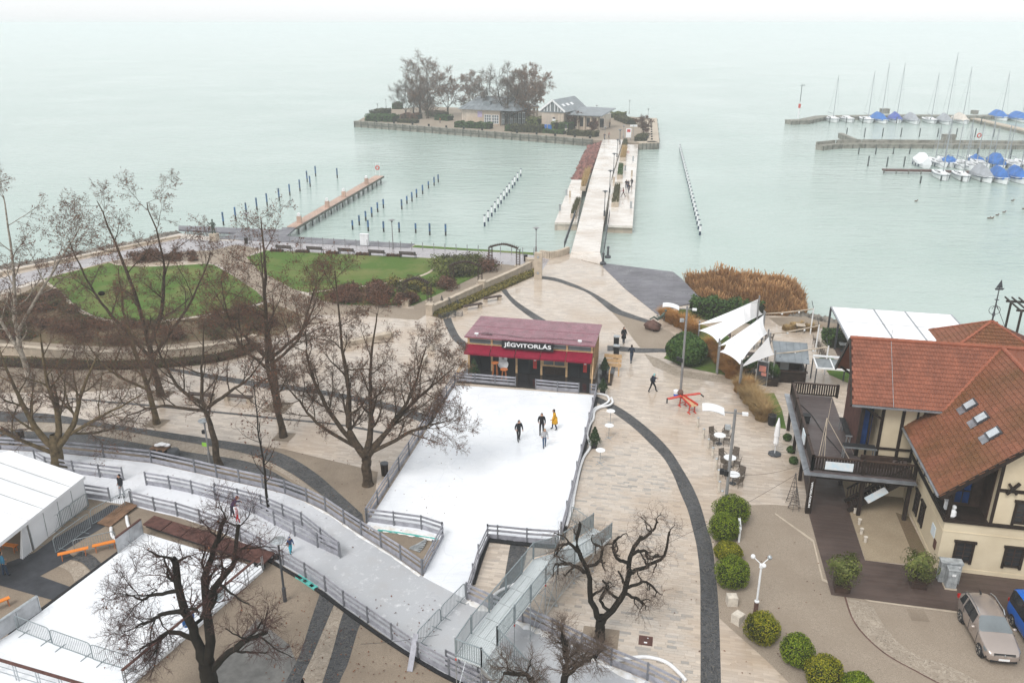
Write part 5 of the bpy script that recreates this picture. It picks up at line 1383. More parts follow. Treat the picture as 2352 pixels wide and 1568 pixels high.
# planters with laurels at the house and terrace
def box_planter(label,px,w,h,rb_,leafm,seed,boxm='timber_mid',n=1900,ls=.085,rzf=1.0,lift=.25):
    p=g(*px,.03)
    t=thing('planter_box',label,'planter',p)
    mb=MB();mb.box(p+UP*h/2,(w,w,h),E1,E2);mb.box(p+UP*(h+.02),(w+.08,w+.08,.05),E1,E2);mb.build('box',M[boxm],t)
    r=np.random.default_rng(seed)
    d=r.normal(0,1,(n,3));d/=np.linalg.norm(d,axis=1,keepdims=True)
    C=d*(r.uniform(.2,1.0,n)**.5)[:,None]*np.array([rb_,rb_,rb_*rzf])+np.array([p.x,p.y,p.z+h+rb_*rzf*.75+lift])
    C+=np.sin(C[:,[1,2,0]]*5)*.2
    link('foliage',leaf_quads('foliage',C,d,ls,seed,.9,.4),leafm,t)
    mb=MB()
    for k_ in range(5):
        q=Vector((r.normal(0,.3)*rb_,r.normal(0,.3)*rb_,h+rb_*1.1))
        mb.tube([p+UP*h*.7,p+q],.025,5)
    mb.build('stems',M['twig_brown'],t)
    return t
box_planter('laurel bush in a brown box on the deck corner nearest the gravel',(1932,1352),.8,.45,.95,M['leaf_laurel'],220)
box_planter('laurel bush on the deck beside the grey cabinets',(2106,1343),.8,.4,.95,M['leaf_laurel'],221)
box_planter('dark shrub in a crate left of the advertising board',(1720,866),.95,.6,.75,M['leaf_green'],222,'timber_dark')
box_planter('dark shrub in a rusty crate right of the advertising board',(1772,882),.95,.7,.6,M['leaf_green'],223,'timber_dark')
# conifers in pots
def fir(label,p,h,r,seed,pot=True):
    t=thing('potted_fir',label,'fir tree',p)
    z0=.45 if pot else 0
    if pot:
        mb=MB();mb.lathe(p,[(.2,0),(.27,.45),(.24,.45)],10);mb.build('pot',M['black'],t)
    mb=MB();mb.cyl(p+UP*z0*.8,p+UP*(h*.97),.035,6,.01);mb.build('trunk',M['bark_dark'],t)
    rr2=np.random.default_rng(seed);n=3200
    u=rr2.uniform(0,1,n)**.75;a=rr2.uniform(0,6.28,n)
    rad=r*(1-u*.93)*(.55+.45*rr2.uniform(0,1,n))*(1+.18*np.sin(u*26))
    C=np.stack([p.x+np.cos(a)*rad,p.y+np.sin(a)*rad,p.z+z0+.1+u*(h-z0-.1)-rad*.15],1)
    N=np.stack([np.cos(a),np.sin(a),.5+0*a],1)
    link('needles',leaf_quads('needles',C,N,.07,seed,.8,.3),M['fir'],t)
    return t
fir('potted fir tree standing on the paving beside the rink',g(1365,1028),1.75,.55,230)
fir('fir tree at the kiosk corner behind the rink gate',g(1384,905),1.5,.5,231)
fir('fir tree in a pot inside the kiosk porch',g(1089,868),1.9,.6,232)
fir('dark fir in a pot on the kiosk side steps',g(1388,858),1.6,.5,233)
# island hedges
ih=lambda x,y:(790+x*.25,110+y*.25)
for i,(pts,w,h,lab,mm)in enumerate((([(225,668),(350,672),(485,678)],5,2.0,'dark green clipped hedge at the west tip of the island','leaf_green'),([(280,625),(390,600)],4,1.6,'olive hedge above the dark hedge at the island tip','leaf_olive'),([(500,685),(680,692)],2.5,1.0,'low brown hedge along the island quay','leaf_olive'),([(1030,728),(1200,738),(1355,745)],2.6,1.7,'dark clipped hedge in front of the island hall','leaf_green'),([(1485,762),(1540,764)],2.4,1.6,'small dark hedge block by the island steps','leaf_green'),([(1545,768),(1700,775),(1835,778)],3,2.0,'olive green clipped hedge before the island arcade','leaf_olive'),([(1840,780),(2030,795)],2,1.0,'low dark hedge by the gabled island house','leaf_green'),([(2060,800),(2330,818)],2.2,1.4,'brown clipped hedge leading to the bridge end','leaf_olive'),([(855,660),(980,670)],3,1.6,'dark bushes left of the island hall','leaf_green'),([(450,560),(540,560)],4,2.2,'dark hedge at the back of the island tip','leaf_green'),([(540,650),(700,655)],5,1.6,'greyish shrub bed under the island trees','leaf_rust'),([(800,620),(900,635)],5,1.4,'olive shrub bed behind the island trees','leaf_olive'))):
    hedge('island_hedge',lab,[ih(*q)for q in pts],w,h,M[mm],16,.24,240+i,IZ)
rh=lambda x,y:(1139+x*.1797,202+y*.1797)
for i,(pts,w,h,lab,mm)in enumerate((([(1455,375),(1660,380)],5,1.6,'green mound of shrubs behind the island square','leaf_laurel'),([(1560,405),(1740,470)],3,1.4,'clipped green hedge beside the island square','leaf_olive'),([(1790,660),(1930,665)],8,1.2,'brown green shrub bed under the quay tree','leaf_olive'),([(740,525),(790,530)],3,2.2,'yellow green round shrub at the gabled house','leaf_laurel'),([(830,530),(960,540)],3,2,'green shrubs along the gabled house wall','leaf_green'),([(430,490),(580,500)],4,2.6,'large green shrub left of the gabled house','leaf_laurel'),([(1320,372),(1440,378)],2,1.0,'brown low hedge at the lake edge of the island','leaf_rust'))):
    hedge('island_hedge',lab,[rh(*q)for q in pts],w,h,M[mm],16,.24,260+i,IZ)

# ================================================================== garden walls, benches, pergolas
def wall_run(name,label,pts,w,h,px=True,cap=True,m='stone_cream'):
    P=[g(x,y)for x,y in pts]if px else pts
    t=thing(name,label,'wall',P[0])
    for i in range(len(P)-1):
        mb=MB();mb.bar(P[i]+UP*h/2,P[i+1]+UP*h/2,w,h);mb.build('wall_section',M[m],t)
        if cap:mb=MB();mb.bar(P[i]+UP*(h+.04),P[i+1]+UP*(h+.04),w+.14,.08);mb.build('coping',M['stone_cream'],t)
    return t
cw=smooth([(-80,806),(0,810),(136,820),(252,826),(378,821),(480,811),(560,797),(588,786)],3)
wall_run('garden_wall','long curved cream wall with pale coping below the garden',[(p.x,p.y)for p in cw],.45,.8)
gw=wall_run('garden_wall','straight cream garden wall with pillars above the flower bed',[(988,722),(1085,677),(1176,637),(1222,614),(1210,606)],.4,.85)
for x,y in((988,723),(1107,667),(1223,615)):
    p=g(x,y);mb=MB();mb.box(p+UP*.6,(.75,.75,1.2),E1,E2);mb.box(p+UP*1.24,(.85,.85,.08),E1,E2);mb.build('pillar',M['stone_cream'],gw)
p=g(1236,641);t=thing('stone_pillar','tall cream stone pillar with round inlays at the plaza corner','pillar',p)
hp=height_to(p,580)
mb=MB();mb.box(p+UP*hp/2,(.95,.5,hp),E1,E2);mb.build('shaft',M['stone_cream'],t)
for z in(hp*.25,hp*.85):mb=MB();mb.cyl(p-E2*.24+UP*z,p-E2*.28+UP*z,.16,14);mb.build('inlay',M['steel'],t)
def park_bench(p,ang,label,group=None):
    t=thing('park_bench',label,'bench',p,group,ang)
    for k_ in range(4):mb=MB();mb.box((0,-.22+.13*k_,.46),(2.4,.1,.04));mb.build('seat_slat',M['timber_mid'],t)
    for k_ in range(3):mb=MB();mb.box((0,.3+.03*k_,.62+.14*k_),(2.4,.035,.11));mb.build('backrest_slat',M['timber_mid'],t)
    for s in(-1.05,1.05):
        mb=MB();mb.bar((s,-.25,0),(s,-.25,.44),.06,.06);mb.bar((s,-.27,.43),(s,.3,.43),.06,.06);mb.bar((s,.3,0),(s,.3,.45),.06,.06);mb.bar((s,.3,.43),(s,.42,1.0),.06,.06);mb.build('leg_frame',M['steel_dark'],t)
    return t
for i,(x,y)in enumerate(((654,577),(725,580),(797,584),(867,588),(938,592))):
    park_bench(g(x,y),R(180)-TH,'dark slatted park bench on the promenade facing the lake','benches on the promenade')
def stone_bench(label,px,ang,group=None,L=2.3):
    p=g(*px);t=thing('stone_bench',label,'bench',p,group,ang)
    mb=MB();mb.box((0,0,.48),(L,.5,.1));mb.build('seat',M['timber_mid'],t)
    for s in(-L/2+.25,L/2-.25):mb=MB();mb.box((s,0,.215),(.35,.45,.43));mb.build('leg',M['stone_cream'],t)
stone_bench('stone bench with dark seat beside the flower bed, nearest the wire obelisks',(1086,709),R(28))
stone_bench('stone bench with dark seat beside the flower bed toward the cream pillar',(1131,691),R(28))
stone_bench('stone bench in the tree plaza right of the dark plane trunk',(548,921),-TH,None,2.6)
stone_bench('stone bench in the tree plaza left of the brown plane tree',(462,917),-TH,None,2.4)
for x,y,lab in((1005,772,'stone block seat beside the dark cobble arc'),(973,832,'stone block seat left of the kiosk'),(990,803,'stone block seat between kiosk and dark arc'),(1142,648,'white cube seat on the garden path by the wall'),(1158,641,'white cube seat nearest the pergola end')):
    p=g(x,y);mb=MB();mb.box(p+UP*.3,(.55,.9,.6),E1,E2);mb.box(p+UP*.61,(.6,.95,.04),E1,E2);tag(mb.build('block_seat',M['concrete_cube'],org=p),lab,'seat')
wall_run('stone_table','pair of long pale stone slabs in the tree plaza behind the big plane tree',[(790,795),(900,772)],.8,.5,cap=False)
def trellis(label,foot,h,h_arm,arms):
    p=g(*foot);t=thing('rose_pergola',label,'pergola',p)
    mb=MB();mb.box(p+UP*.35,(.75,.75,.7),E1,E2);mb.box(p+UP*.72,(.85,.85,.06),E1,E2);mb.build('pedestal',M['stone_cream'],t)
    for a in(-.22,.22):
        for b_ in(-.22,.22):mb=MB();mb.bar(p+E1*a+E2*b_+UP*.7,p+E1*a+E2*b_+UP*h,.07,.07);mb.build('upright',M['timber_mid'],t)
    mb=MB()
    for k_ in range(7):z=.9+(h-1)*k_/6;mb.bar(p-E1*.25+UP*z,p+E1*.25+UP*z,.04,.04);mb.bar(p-E2*.25+UP*z,p+E2*.25+UP*z,.04,.04)
    mb.build('lattice',M['timber_mid'],t)
    for q in arms:
        for s in(-.2,.2):
            pts_=smooth([p+E2*s+UP*h,p.lerp(Vector((q.x,q.y,0)),.5)+E2*s+UP*(h+.45),Vector((q.x,q.y,0))+E2*s+UP*h],6)
            mb=MB()
            for k_ in range(len(pts_)-1):mb.bar(pts_[k_],pts_[k_+1],.07,.14)
            mb.build('arched_beam',M['timber_mid'],t)
        mb=MB()
        for k_ in range(14):
            c=p.lerp(Vector((q.x,q.y,0)),k_/13);z=h+.1+.45*math.sin(math.pi*k_/13)*.9
            mb.bar(c-E2*.5+UP*z,c+E2*.5+UP*z,.05,.07)
        mb.build('cross_battens',M['timber_mid'],t)
F_=lambda x,y:(588+x*.2519,367.5+y*.2519)
a1,a2=F_(1368,1330),F_(1585,1345)
trellis('near garden pergola with arched timber beam over the path',a1,2.9,0,[g(*a2)]);trellis('pergola leg standing on the garden wall end',a2,2.9,0,[])
b1,b2=F_(1790,1165),F_(2045,1175)
trellis('middle garden pergola with arched timber beam',b1,2.9,0,[g(*b2)]);trellis('pergola leg standing on the middle of the garden wall',b2,2.9,0,[])
c1,c2=F_(2138,995),(1190,622)
trellis('lakeside garden pergola with long curved timber beam',c1,3.0,0,[g(*c2)]);trellis('pergola leg beside the cream pillar',c2,2.9,0,[])
for i,(x,y,yt)in enumerate(((1697,1350,1232),(1762,1335,1246),(1835,1325,1268))):
    x_,y_=F_(x,y);p=g(x_,y_);h=height_to(p,F_(0,yt)[1])
    t=thing('wire_obelisk','dark wire plant obelisk standing in the flower bed','trellis',p,'wire obelisks in the flower bed')
    mb=MB()
    for k_ in range(6):a=k_*math.pi/3;mb.cyl(p+Vector((.35*math.cos(a),.35*math.sin(a),0)),p+UP*h,.02,4)
    mb.build('wires',M['steel_dark'],t)
    for z,rr2 in((.4,.28),(1.0,.17)):mb=MB();mb.tube([p+Vector((rr2*math.cos(a),rr2*math.sin(a),z))for a in[k_*math.pi/6 for k_ in range(13)]],.018,4,False);mb.build('hoop',M['steel_dark'],t)
for i,(x,y)in enumerate(((1018,731),(1036,727),(1052,725))):
    p=g(x,y);mb=MB()
    for k_ in range(4):mb.tube([p+Vector((.5*math.cos(a),.35*math.sin(a),.12+.12*k_+.1*math.sin(a*2)))for a in[j*math.pi/7 for j in range(15)]],.02,4,False)
    for k_ in range(3):a=k_*2.1;mb.cyl(p+Vector((.5*math.cos(a),.35*math.sin(a),0)),p+Vector((.5*math.cos(a),.35*math.sin(a),.5)),.02,4)
    tag(mb.build('bicycle_rack',M['steel_dark'],org=p),'low ring shaped dark metal rack at the end of the flower bed','rack','ring racks by the flower bed')
p=g(838,563);mb=MB();mb.box(p+UP*.8,(1.2,.5,1.6),E1,E2);mb.box(p+UP*1.63,(1.3,.6,.06),E1,E2);mb.box(p-E2*.26+UP*.8,(.04,.03,1.5),E1,E2)
tag(mb.build('service_cabinet',M['white'],org=p),'white service cabinet standing on the promenade boardwalk','cabinet')
# promenade posts
for i in range(24):
    t_=i/23;x=640+(1226-640)*t_;y=557+(587-557)*t_
    p=g(x,y);mb=MB();mb.lathe(p,[(.05,0),(.05,.95),(.08,.97),(.05,1.08)],7);tag(mb.build('railing_post',M['pole'],org=p),'thin grey post in the line along the promenade edge','post','promenade edge posts')
# bronze statue
p=g(493,553);t=thing('bronze_statue','greenish bronze figure with a staff on a pale plinth by the lake','statue',p)
mb=MB();mb.box(p+UP*.5,(1.0,1.0,1.0),E1,E2);mb.box(p+UP*1.05,(1.1,1.1,.1),E1,E2);mb.build('plinth',M['stone_cream'],t)
q=p+UP*1.1
mb=MB();mb.tube([q+Vector((-.18,0,0)),q+Vector((-.14,0,.5)),q+Vector((-.1,0,1.0)),q+Vector((0,0,1.35)),q+Vector((0,0,1.7))],[.12,.12,.17,.27,.2],9)
mb.tube([q+Vector((.2,.1,0)),q+Vector((.15,.05,.5)),q+Vector((.08,0,1.0))],[.12,.12,.16],8)
mb.tube([q+Vector((.22,0,1.62)),q+Vector((.42,-.05,1.3)),q+Vector((.3,-.3,1.1))],[.1,.08,.06],7)
mb.tube([q+Vector((-.2,0,1.62)),q+Vector((-.42,-.1,1.35)),q+Vector((-.5,-.25,1.65))],[.1,.08,.06],7)
mb.cyl(q+UP*1.68,q+UP*1.85,.08,8);mb.ball(q+UP*1.97,(.14,.15,.18),10,7);mb.build('figure',M['bronze'],t)
mb=MB();mb.cyl(q+Vector((-.35,-.25,.1)),q+Vector((-.7,-.25,2.4)),.03,6);mb.build('staff',M['bronze'],t)

# ================================================================== frames
class Fr:
    """Local frame (a along E1, b along E2) at an origin."""
    def __init__(s,o,e1=E1,e2=E2):s.o,s.e1,s.e2=Vector(o),e1,e2
    def __call__(s,a,b,z=0.0):return s.o+s.e1*a+s.e2*b+UP*z
    def box(s,mb,a0,a1,b0,b1,z0,z1):
        return mb.hexa([s(a0,b0,z0),s(a1,b0,z0),s(a1,b1,z0),s(a0,b1,z0)],[s(a0,b0,z1),s(a1,b0,z1),s(a1,b1,z1),s(a0,b1,z1)])
    def part(s,name,m,parent,*bx,kind=None):
        mb=MB()
        for b in bx:s.box(mb,*b)
        return mb.build(name,M[m]if isinstance(m,str)else m,parent,kind=kind)
def text_mesh(txt,size,extrude=.01):
    cu=bpy.data.curves.new('lettering','FONT');cu.body=txt;cu.size=size;cu.extrude=extrude
    cu.offset=.012;cu.align_x='CENTER';cu.align_y='CENTER'
    o=bpy.data.objects.new('lettering',cu);COL.objects.link(o)
    dg=bpy.context.evaluated_depsgraph_get()
    me=bpy.data.meshes.new_from_object(o.evaluated_get(dg))
    bpy.data.objects.remove(o);bpy.data.curves.remove(cu)
    return me
def put_text(name,txt,size,origin,xdir,ydir,m,parent,width=None,height=None):
    me=text_mesh(txt,size)
    xs=[v.co.x for v in me.vertices];ys=[v.co.y for v in me.vertices]
    sx=width/(max(xs)-min(xs))if width else 1.0
    sy=height/(max(ys)-min(ys))if height else sx
    cx,cy=(max(xs)+min(xs))/2,(max(ys)+min(ys))/2
    n=xdir.cross(ydir)
    for v in me.vertices:
        x,y,z=(v.co.x-cx)*sx,(v.co.y-cy)*sy,v.co.z
        v.co=origin+xdir*x+ydir*y+n*z
    me.update()
    me.materials.clear()
    return link(name,me,m,parent)

# ================================================================== ice rink kiosk
K=Fr(g(1076,850))
kt=thing('rink_kiosk','flat roofed rink kiosk with mauve roof, crimson awnings and white lettering','kiosk',K.o)
K.part('floor','black_wet',kt,(-.3,12.2,-2.95,0,.004,.14),(-.1,11.5,0.0,5.3,.004,.14))
K.part('side_landing','black_wet',kt,(11.75,13.3,-.9,3.6,.004,.15))
mb=MB();mb.hexa([K(-.22,-.42,3.38),K(11.68,-.5,3.38),K(11.72,5.42,3.3),K(-.1,5.55,3.3)],[K(-.22,-.42,3.5),K(11.68,-.5,3.5),K(11.72,5.42,3.43),K(-.1,5.55,3.43)])
rf=mb.build('roof',M['roof_mauve'],kt)
for aa in(3.9,7.7):mb=MB();mb.bar(K(aa,-.38,3.5+.006),K(aa+.1,5.4,3.43+.006),.05,.012);mb.build('roof_seam',M['roof_mauve'],rf)
mb=MB();mb.bar(K(-.2,2.6,3.47),K(11.7,2.6,3.475),.05,.02);mb.build('roof_seam',M['roof_mauve'],rf)
mb=MB();mb.tube(smooth([K(1.2,.3,3.53),K(3,.6,3.53),K(5.5,.2,3.53),K(8,.55,3.53),K(11.3,.4,3.53)],8),.018,4);mb.tube(smooth([K(.9,.4,3.53),K(1.6,.8,3.53),K(2.2,.4,3.53),K(1.3,.35,3.53)],6),.018,4);mb.build('cable',M['black'],kt)
for aa in(.9,10.3):
    mb=MB();mb.bar(K(aa,-.2,3.5),K(aa,-.2,3.75),.05,.05);mb.box(K(aa,-.28,3.8),(.34,.2,.12),E1,E2);mb.build('floodlight',M['white'],kt)
posts=[.08,2.25,4.55,6.85,9.15,11.38]
for x in posts:K.part('post','pine',kt,(x-.09,x+.09,-.06,.1,.14,3.36))
K.part('front_beam','pine',kt,(-.1,11.5,-.1,.12,3.22,3.37));K.part('front_beam','pine',kt,(-.1,11.5,-.08,.1,2.66,2.74))
K.part('back_wall','timber_dark',kt,(-.05,11.5,5.2,5.35,.14,3.3));K.part('side_wall','timber_dark',kt,(-.05,.05,.12,5.2,.14,3.3));K.part('side_wall','wood_brown',kt,(11.4,11.5,.12,5.2,.14,3.3))
for i in range(8):K.part('side_batten','pine',kt,(11.5,11.56,.3+i*.62,.38+i*.62,.14,3.3))
for i in range(5):      # transom panes, awnings
    a0,a1=posts[i]+.12,posts[i+1]-.12
    K.part('transom_pane','glass_grey',kt,(a0,a1,.0,.03,2.78,3.2));K.part('transom_bar','timber_dark',kt,(a0,a1,-.03,-.005,2.96,3.0))
    A0,A1=posts[i]-(.22 if i==0 else-.03),posts[i+1]+(.1 if i==4 else-.03)
    mb=MB();mb.hexa([K(A0,-1.0,2.12),K(A1,-1.0,2.12),K(A1,-.09,2.60),K(A0,-.09,2.60)],[K(A0,-1.0,2.15),K(A1,-1.0,2.15),K(A1,-.09,2.64),K(A0,-.09,2.64)])
    aw=mb.build('awning',M['awning'],kt)
    mb=MB();mb.bar(K(A0,-1.01,2.06),K(A1,-1.01,2.06),.02,.16);mb.build('valance',M['awning'],aw)
K.part('glazing','glass_dark',kt,(posts[0]+.1,posts[1]-.1,.02,.05,.16,2.64))
for x in(1.1,):K.part('door_frame','black',kt,(x-.05,x+.05,-.02,.015,.16,2.64))
K.part('black_panel','black',kt,(posts[1]+.1,posts[2]-.1,-.02,.05,.16,2.64))
for i in(2,4):
    a0,a1=posts[i]+.1,posts[i+1]-.1;m_=(a0+a1)/2
    K.part('glazing','glass_dark',kt,(a0,a1,.02,.05,.16,2.64))
    for x in(a0+.04,m_,a1-.04):K.part('door_frame','black',kt,(x-.05,x+.05,-.03,.015,.16,2.64))
    K.part('lower_door_panel','glass_dark',kt,(a0+.1,m_-.06,-.01,.015,.25,1.1 if i==2 else .4))
    K.part('poster','red_poster',kt,(m_+.38,m_+.72,-.012,.01,.7,2.0));K.part('poster_figure','fabric',kt,(m_+.45,m_+.65,-.022,-.013,1.45,1.8))
a0,a1=posts[3]+.1,posts[4]-.1
K.part('counter','black',kt,(a0,a1,-.06,.05,.16,1.05))
for x in(a0+.25,(a0+a1)/2+.1):K.part('chalkboard','timber_dark',kt,(x,x+.85,-.1,-.065,.3,.95))
K.part('serving_window','glass_grey',kt,(a0,a1,.02,.05,1.05,2.3))
for bx in((a0,a1,-.08,.02,1.05,1.17),(a0,a1,-.08,.02,2.02,2.12),(a0,a0+.1,-.08,.019,1.17,2.02),(a1-.1,a1,-.08,.019,1.17,2.02),((a0+a1)/2-.04,(a0+a1)/2+.04,-.08,.019,1.17,2.02)):K.part('window_frame','pine',kt,bx)
# snowman cut-out
mb=MB()
for c,r_ in((.62+.5,.44),(1.18+.44,.35),(1.95,.19)):mb.lathe((0,0,0),[(r_,0),(r_,.03)],20);n=40;mb.v[-n:]=[tuple(K(3.35+v[0]*1.12,-.28-v[2],c*1.02-.12+v[1]*1.12))for v in mb.v[-n:]]
mb.build('snowman_cutout',M['white'],kt)
mb=MB();mb.box(K(3.35,-.325,1.75),(.34,.01,.07),E1,E2);mb.box(K(3.28,-.325,1.62),(.07,.01,.26),E1,E2);mb.box(K(3.42,-.325,1.6),(.07,.01,.22),E1,E2);mb.box(K(3.35,-.325,2.1),(.3,.01,.06),E1,E2);mb.box(K(3.35,-.325,1.07),(.22,.01,.015),E1,E2);mb.build('snowman_scarf',M['black'],kt)
K.part('sign_board','black',kt,(3.3,8.0,-.62,-.52,2.72,3.42))
for x in(3.8,5.6,7.5):K.part('sign_bracket','black',kt,(x-.03,x+.03,-.53,-.1,3.0,3.05))
put_text('sign_lettering','JÉGVITORLÁS',.5,K(5.65,-.635,3.08),E1,UP,M['white'],kt,4.3,.58)
for sx,zz in((-1,0),):
    for k in range(2):mb=MB();mb.bar(K(-.1-k*.22,-.1,1.0),K(-.75-k*.1,-2.6,.15),.06,.09);mb.build('brace',M['pine'],kt)
for k in range(2):mb=MB();mb.bar(K(11.55,-.1,2.2-k*.5),K(11.7,-2.6,.15+k*.1),.07,.1);mb.build('brace',M['pine'],kt)
for k in range(3):K.part('side_bench_plank','pine',kt,(12.3,13.9,2.3+k*.05,2.36+k*.05,.5+k*.42,.85+k*.42))
K.part('side_bench_post','pine',kt,(13.7,13.82,1.0,1.12,.14,1.5));K.part('side_bench_post','pine',kt,(13.0,13.1,-.6,-.5,.14,1.3));K.part('side_bench_rail','pine',kt,(13.02,13.08,-.5,1.0,1.0,1.12))
for i,(a,b,hh)in enumerate(((.9,-1.55,1.02),(2.75,-.95,1.25),(3.75,-1.75,1.02))):
    p=K(a,b,.14);t=thing('bar_table','round orange wood standing table on the black kiosk terrace','table',p,'standing tables at the kiosk')
    mb=MB();mb.lathe(p,[(.34,hh-.05),(.34,hh),(.30,hh+.01)],18);mb.build('tabletop',M['stool'],t)
    for k in range(4):
        an=k*math.pi/2+.6;mb=MB();mb.bar(p+Vector((.3*math.cos(an),.3*math.sin(an),0)),p+Vector((.16*math.cos(an),.16*math.sin(an),hh-.05)),.05,.05);mb.build('leg',M['stool'],t)
# bins and pillar right of the kiosk
for i,(x,y)in enumerate(((1415,822),(1415,800))):
    p=g(x,y);t=thing('litter_bin','black square post bin with grey lid beside the kiosk','bin',p,'black bins beside the kiosk')
    mb=MB();mb.box(p+UP*.6,(.5,.5,1.2),E1,E2);mb.build('body',M['black'],t);mb=MB();mb.box(p+UP*1.26,(.58,.58,.1),E1,E2);mb.build('lid',M['steel'],t)

# ================================================================== terrace: shade sails, bar hut, canopy
sz=lambda x,y,z:g(1470+x*.2051,597.2+y*.2051,z)
S1A,S1B,S1E,S1D,S1C=sz(1322,440,5.2),sz(1372,605,3.4),sz(652,722,3.0),sz(660,788,2.4),sz(872,922,3.0)
S2A,S2B,S2E,S2D,S2C=sz(1382,620,4.8),sz(1424,818,3.2),sz(880,965,2.8),sz(888,1026,2.2),sz(1120,1165,2.8)
S3A,S3B,S3C=sz(1442,862,4.6),sz(1500,1056,3.0),sz(1128,1202,2.4)
S1N,S2N=sz(945,682,3.7),sz(1118,905,3.5)
def sail(label,ring):
    """ring: corners; the edge after a corner flagged 1 curves inward."""
    lowest=min((q for q,_ in ring),key=lambda v:v.z)
    t=thing('shade_sail',label,'shade sail',Vector((lowest.x,lowest.y,0)))
    C_=sum((q for q,_ in ring),Vector())/len(ring);P_=[]
    for k,(q,cv)in enumerate(ring):
        nx=ring[(k+1)%len(ring)][0];m_=(q+nx)/2;m2=m_+(C_-m_)*(.42*cv)
        for a in range(8):f=a/8;P_.append(q*(1-f)**2+m2*2*f*(1-f)+nx*f*f)
    me=bpy.data.meshes.new('membrane');me.from_pydata([tuple(p)for p in P_],[],[tuple(range(len(P_)))])
    bm=bmesh.new();bm.from_mesh(me);bmesh.ops.triangulate(bm,faces=bm.faces[:]);bm.to_mesh(me);bm.free()
    link('membrane',me,M['fabric'],t)
    for k,(q,cv)in enumerate(ring):
        if not cv:continue
        mb=MB();mb.tube(P_[8*k:8*k+8]+[ring[(k+1)%len(ring)][0]],.02,4);mb.build('edge_hem',M['tent'],t)
    return t
s1=sail('largest white shade sail farthest from the plaza',[(S1A,.35),(S1E,0),(S1N,0),(S1D,.5),(S1C,.75),(S1B,.35)])
s2=sail('middle white shade sail over the terrace tables',[(S2A,.35),(S2E,0),(S2N,0),(S2D,.5),(S2C,.75),(S2B,.35)])
s3=sail('smallest triangular white shade sail beside the bar hut',[(S3A,.5),(S3C,.5),(S3B,.5)])
for s,qs in((s1,(S1A,S1B,S1E,S1C)),(s2,(S2A,S2B,S2E,S2C)),(s3,(S3A,S3B,S3C))):
    for q in qs:
        mb=MB();mb.cyl(Vector((q.x+.15,q.y+.1,0)),Vector((q.x+.15,q.y+.1,q.z+.35)),.075,8);mb.build('mast',M['pole'],s)
        mb=MB();mb.bar(q,Vector((q.x+.15,q.y+.1,q.z+.1)),.03,.03);mb.build('shackle',M['steel'],s)
# horizontal light booms behind the sails
for i,((xa,ya),(xb,yb))in enumerate((((1400,600),(1945,548)),((1455,828),(2005,735)),((1530,1045),(2110,970)))):
    a,b=sz(xa,ya,2.7),sz(xb,yb,2.7)
    t=thing('light_boom','wooden light boom on a white post reaching from the sail masts','light boom',Vector((b.x,b.y,0)),'light booms behind the sails')
    mb=MB();mb.tube([a,a.lerp(b,.35)-UP*.08,a.lerp(b,.7)-UP*.05,b],[.04,.07,.07,.05],6);mb.build('boom',M['stone_cream'],t)
    mb=MB();mb.cyl(Vector((b.x,b.y,0)),Vector((b.x,b.y,2.8)),.07,7);mb.build('post',M['white'],t)
    mb=MB();mb.bar(b,b+Vector((-.3,0,.9)),.05,.05);mb.build('stay',M['steel_dark'],t)
    for k in(.35,.7):mb=MB();mb.ball(a.lerp(b,k)-UP*.2,.11,8,5);mb.build('lamp',M['white'],t)
# bar hut
Bh=Fr(g(1782,877))
bt=thing('bar_hut','small dark timber bar hut with grey standing seam roof','hut',Bh.o)
Bh.part('counter','timber_dark',bt,(0,2.5,0,.2,0,1.1),(0,.2,.2,2.6,0,1.1),(2.3,2.5,.2,2.6,0,1.1));Bh.part('countertop','timber_mid',bt,(-.1,2.6,-.15,.35,1.1,1.16))
Bh.part('back_wall','timber_mid',bt,(0,2.5,2.6,2.72,0,2.6));Bh.part('shutter','glass_grey',bt,(.2,.95,.12,.15,1.2,2.2));Bh.part('inner_shelf','timber_mid',bt,(.1,2.4,2.2,2.55,1.1,1.9))
for a in(.04,2.36):
    for b in(.05,2.5):Bh.part('post','timber_dark',bt,(a,a+.1,b,b+.1,1.16,2.45))
mb=MB();mb.hexa([Bh(-.4,-.75,2.24),Bh(2.5,-.8,2.24),Bh(2.7,3.0,2.74),Bh(-.3,3.0,2.74)],[Bh(-.4,-.75,2.31),Bh(2.5,-.8,2.31),Bh(2.7,3.0,2.81),Bh(-.3,3.0,2.81)]);rf=mb.build('roof',M['roof_grey'],bt)
for k in range(6):x=-.36+k*.57;mb=MB();mb.bar(Bh(x,-.76,2.33),Bh(x+.04*k,2.99,2.83),.03,.04);mb.build('seam',M['roof_grey'],rf)
# advertising totem
A4=[g(1739,882),g(1757,886)]
t=thing('advertising_board','upright dark advertising board with pink and orange picture','sign',A4[0])
d=(A4[1]-A4[0]).normalized();nn=Vector((d.y,-d.x,0))
mb=MB();mb.box((A4[0]+A4[1])/2+UP*1.15,(1.0,.16,2.3),d,-nn);mb.build('case',M['steel'],t)
mb=MB();mb.box((A4[0]+A4[1])/2+nn*.085+UP*1.15,(.9,.02,2.15),d,-nn);mb.build('screen',M['steel_dark'],t)
mb=MB();mb.box((A4[0]+A4[1])/2+nn*.1+UP*1.6,(.6,.015,.55),d,-nn);mb.box((A4[0]+A4[1])/2+nn*.1+UP*1.1+d*.15,(.45,.015,.3),d,-nn);mb.build('picture',mat('pink_print',(.45,.2,.22),.4,.4,6,(.55,.2,.08)),t)
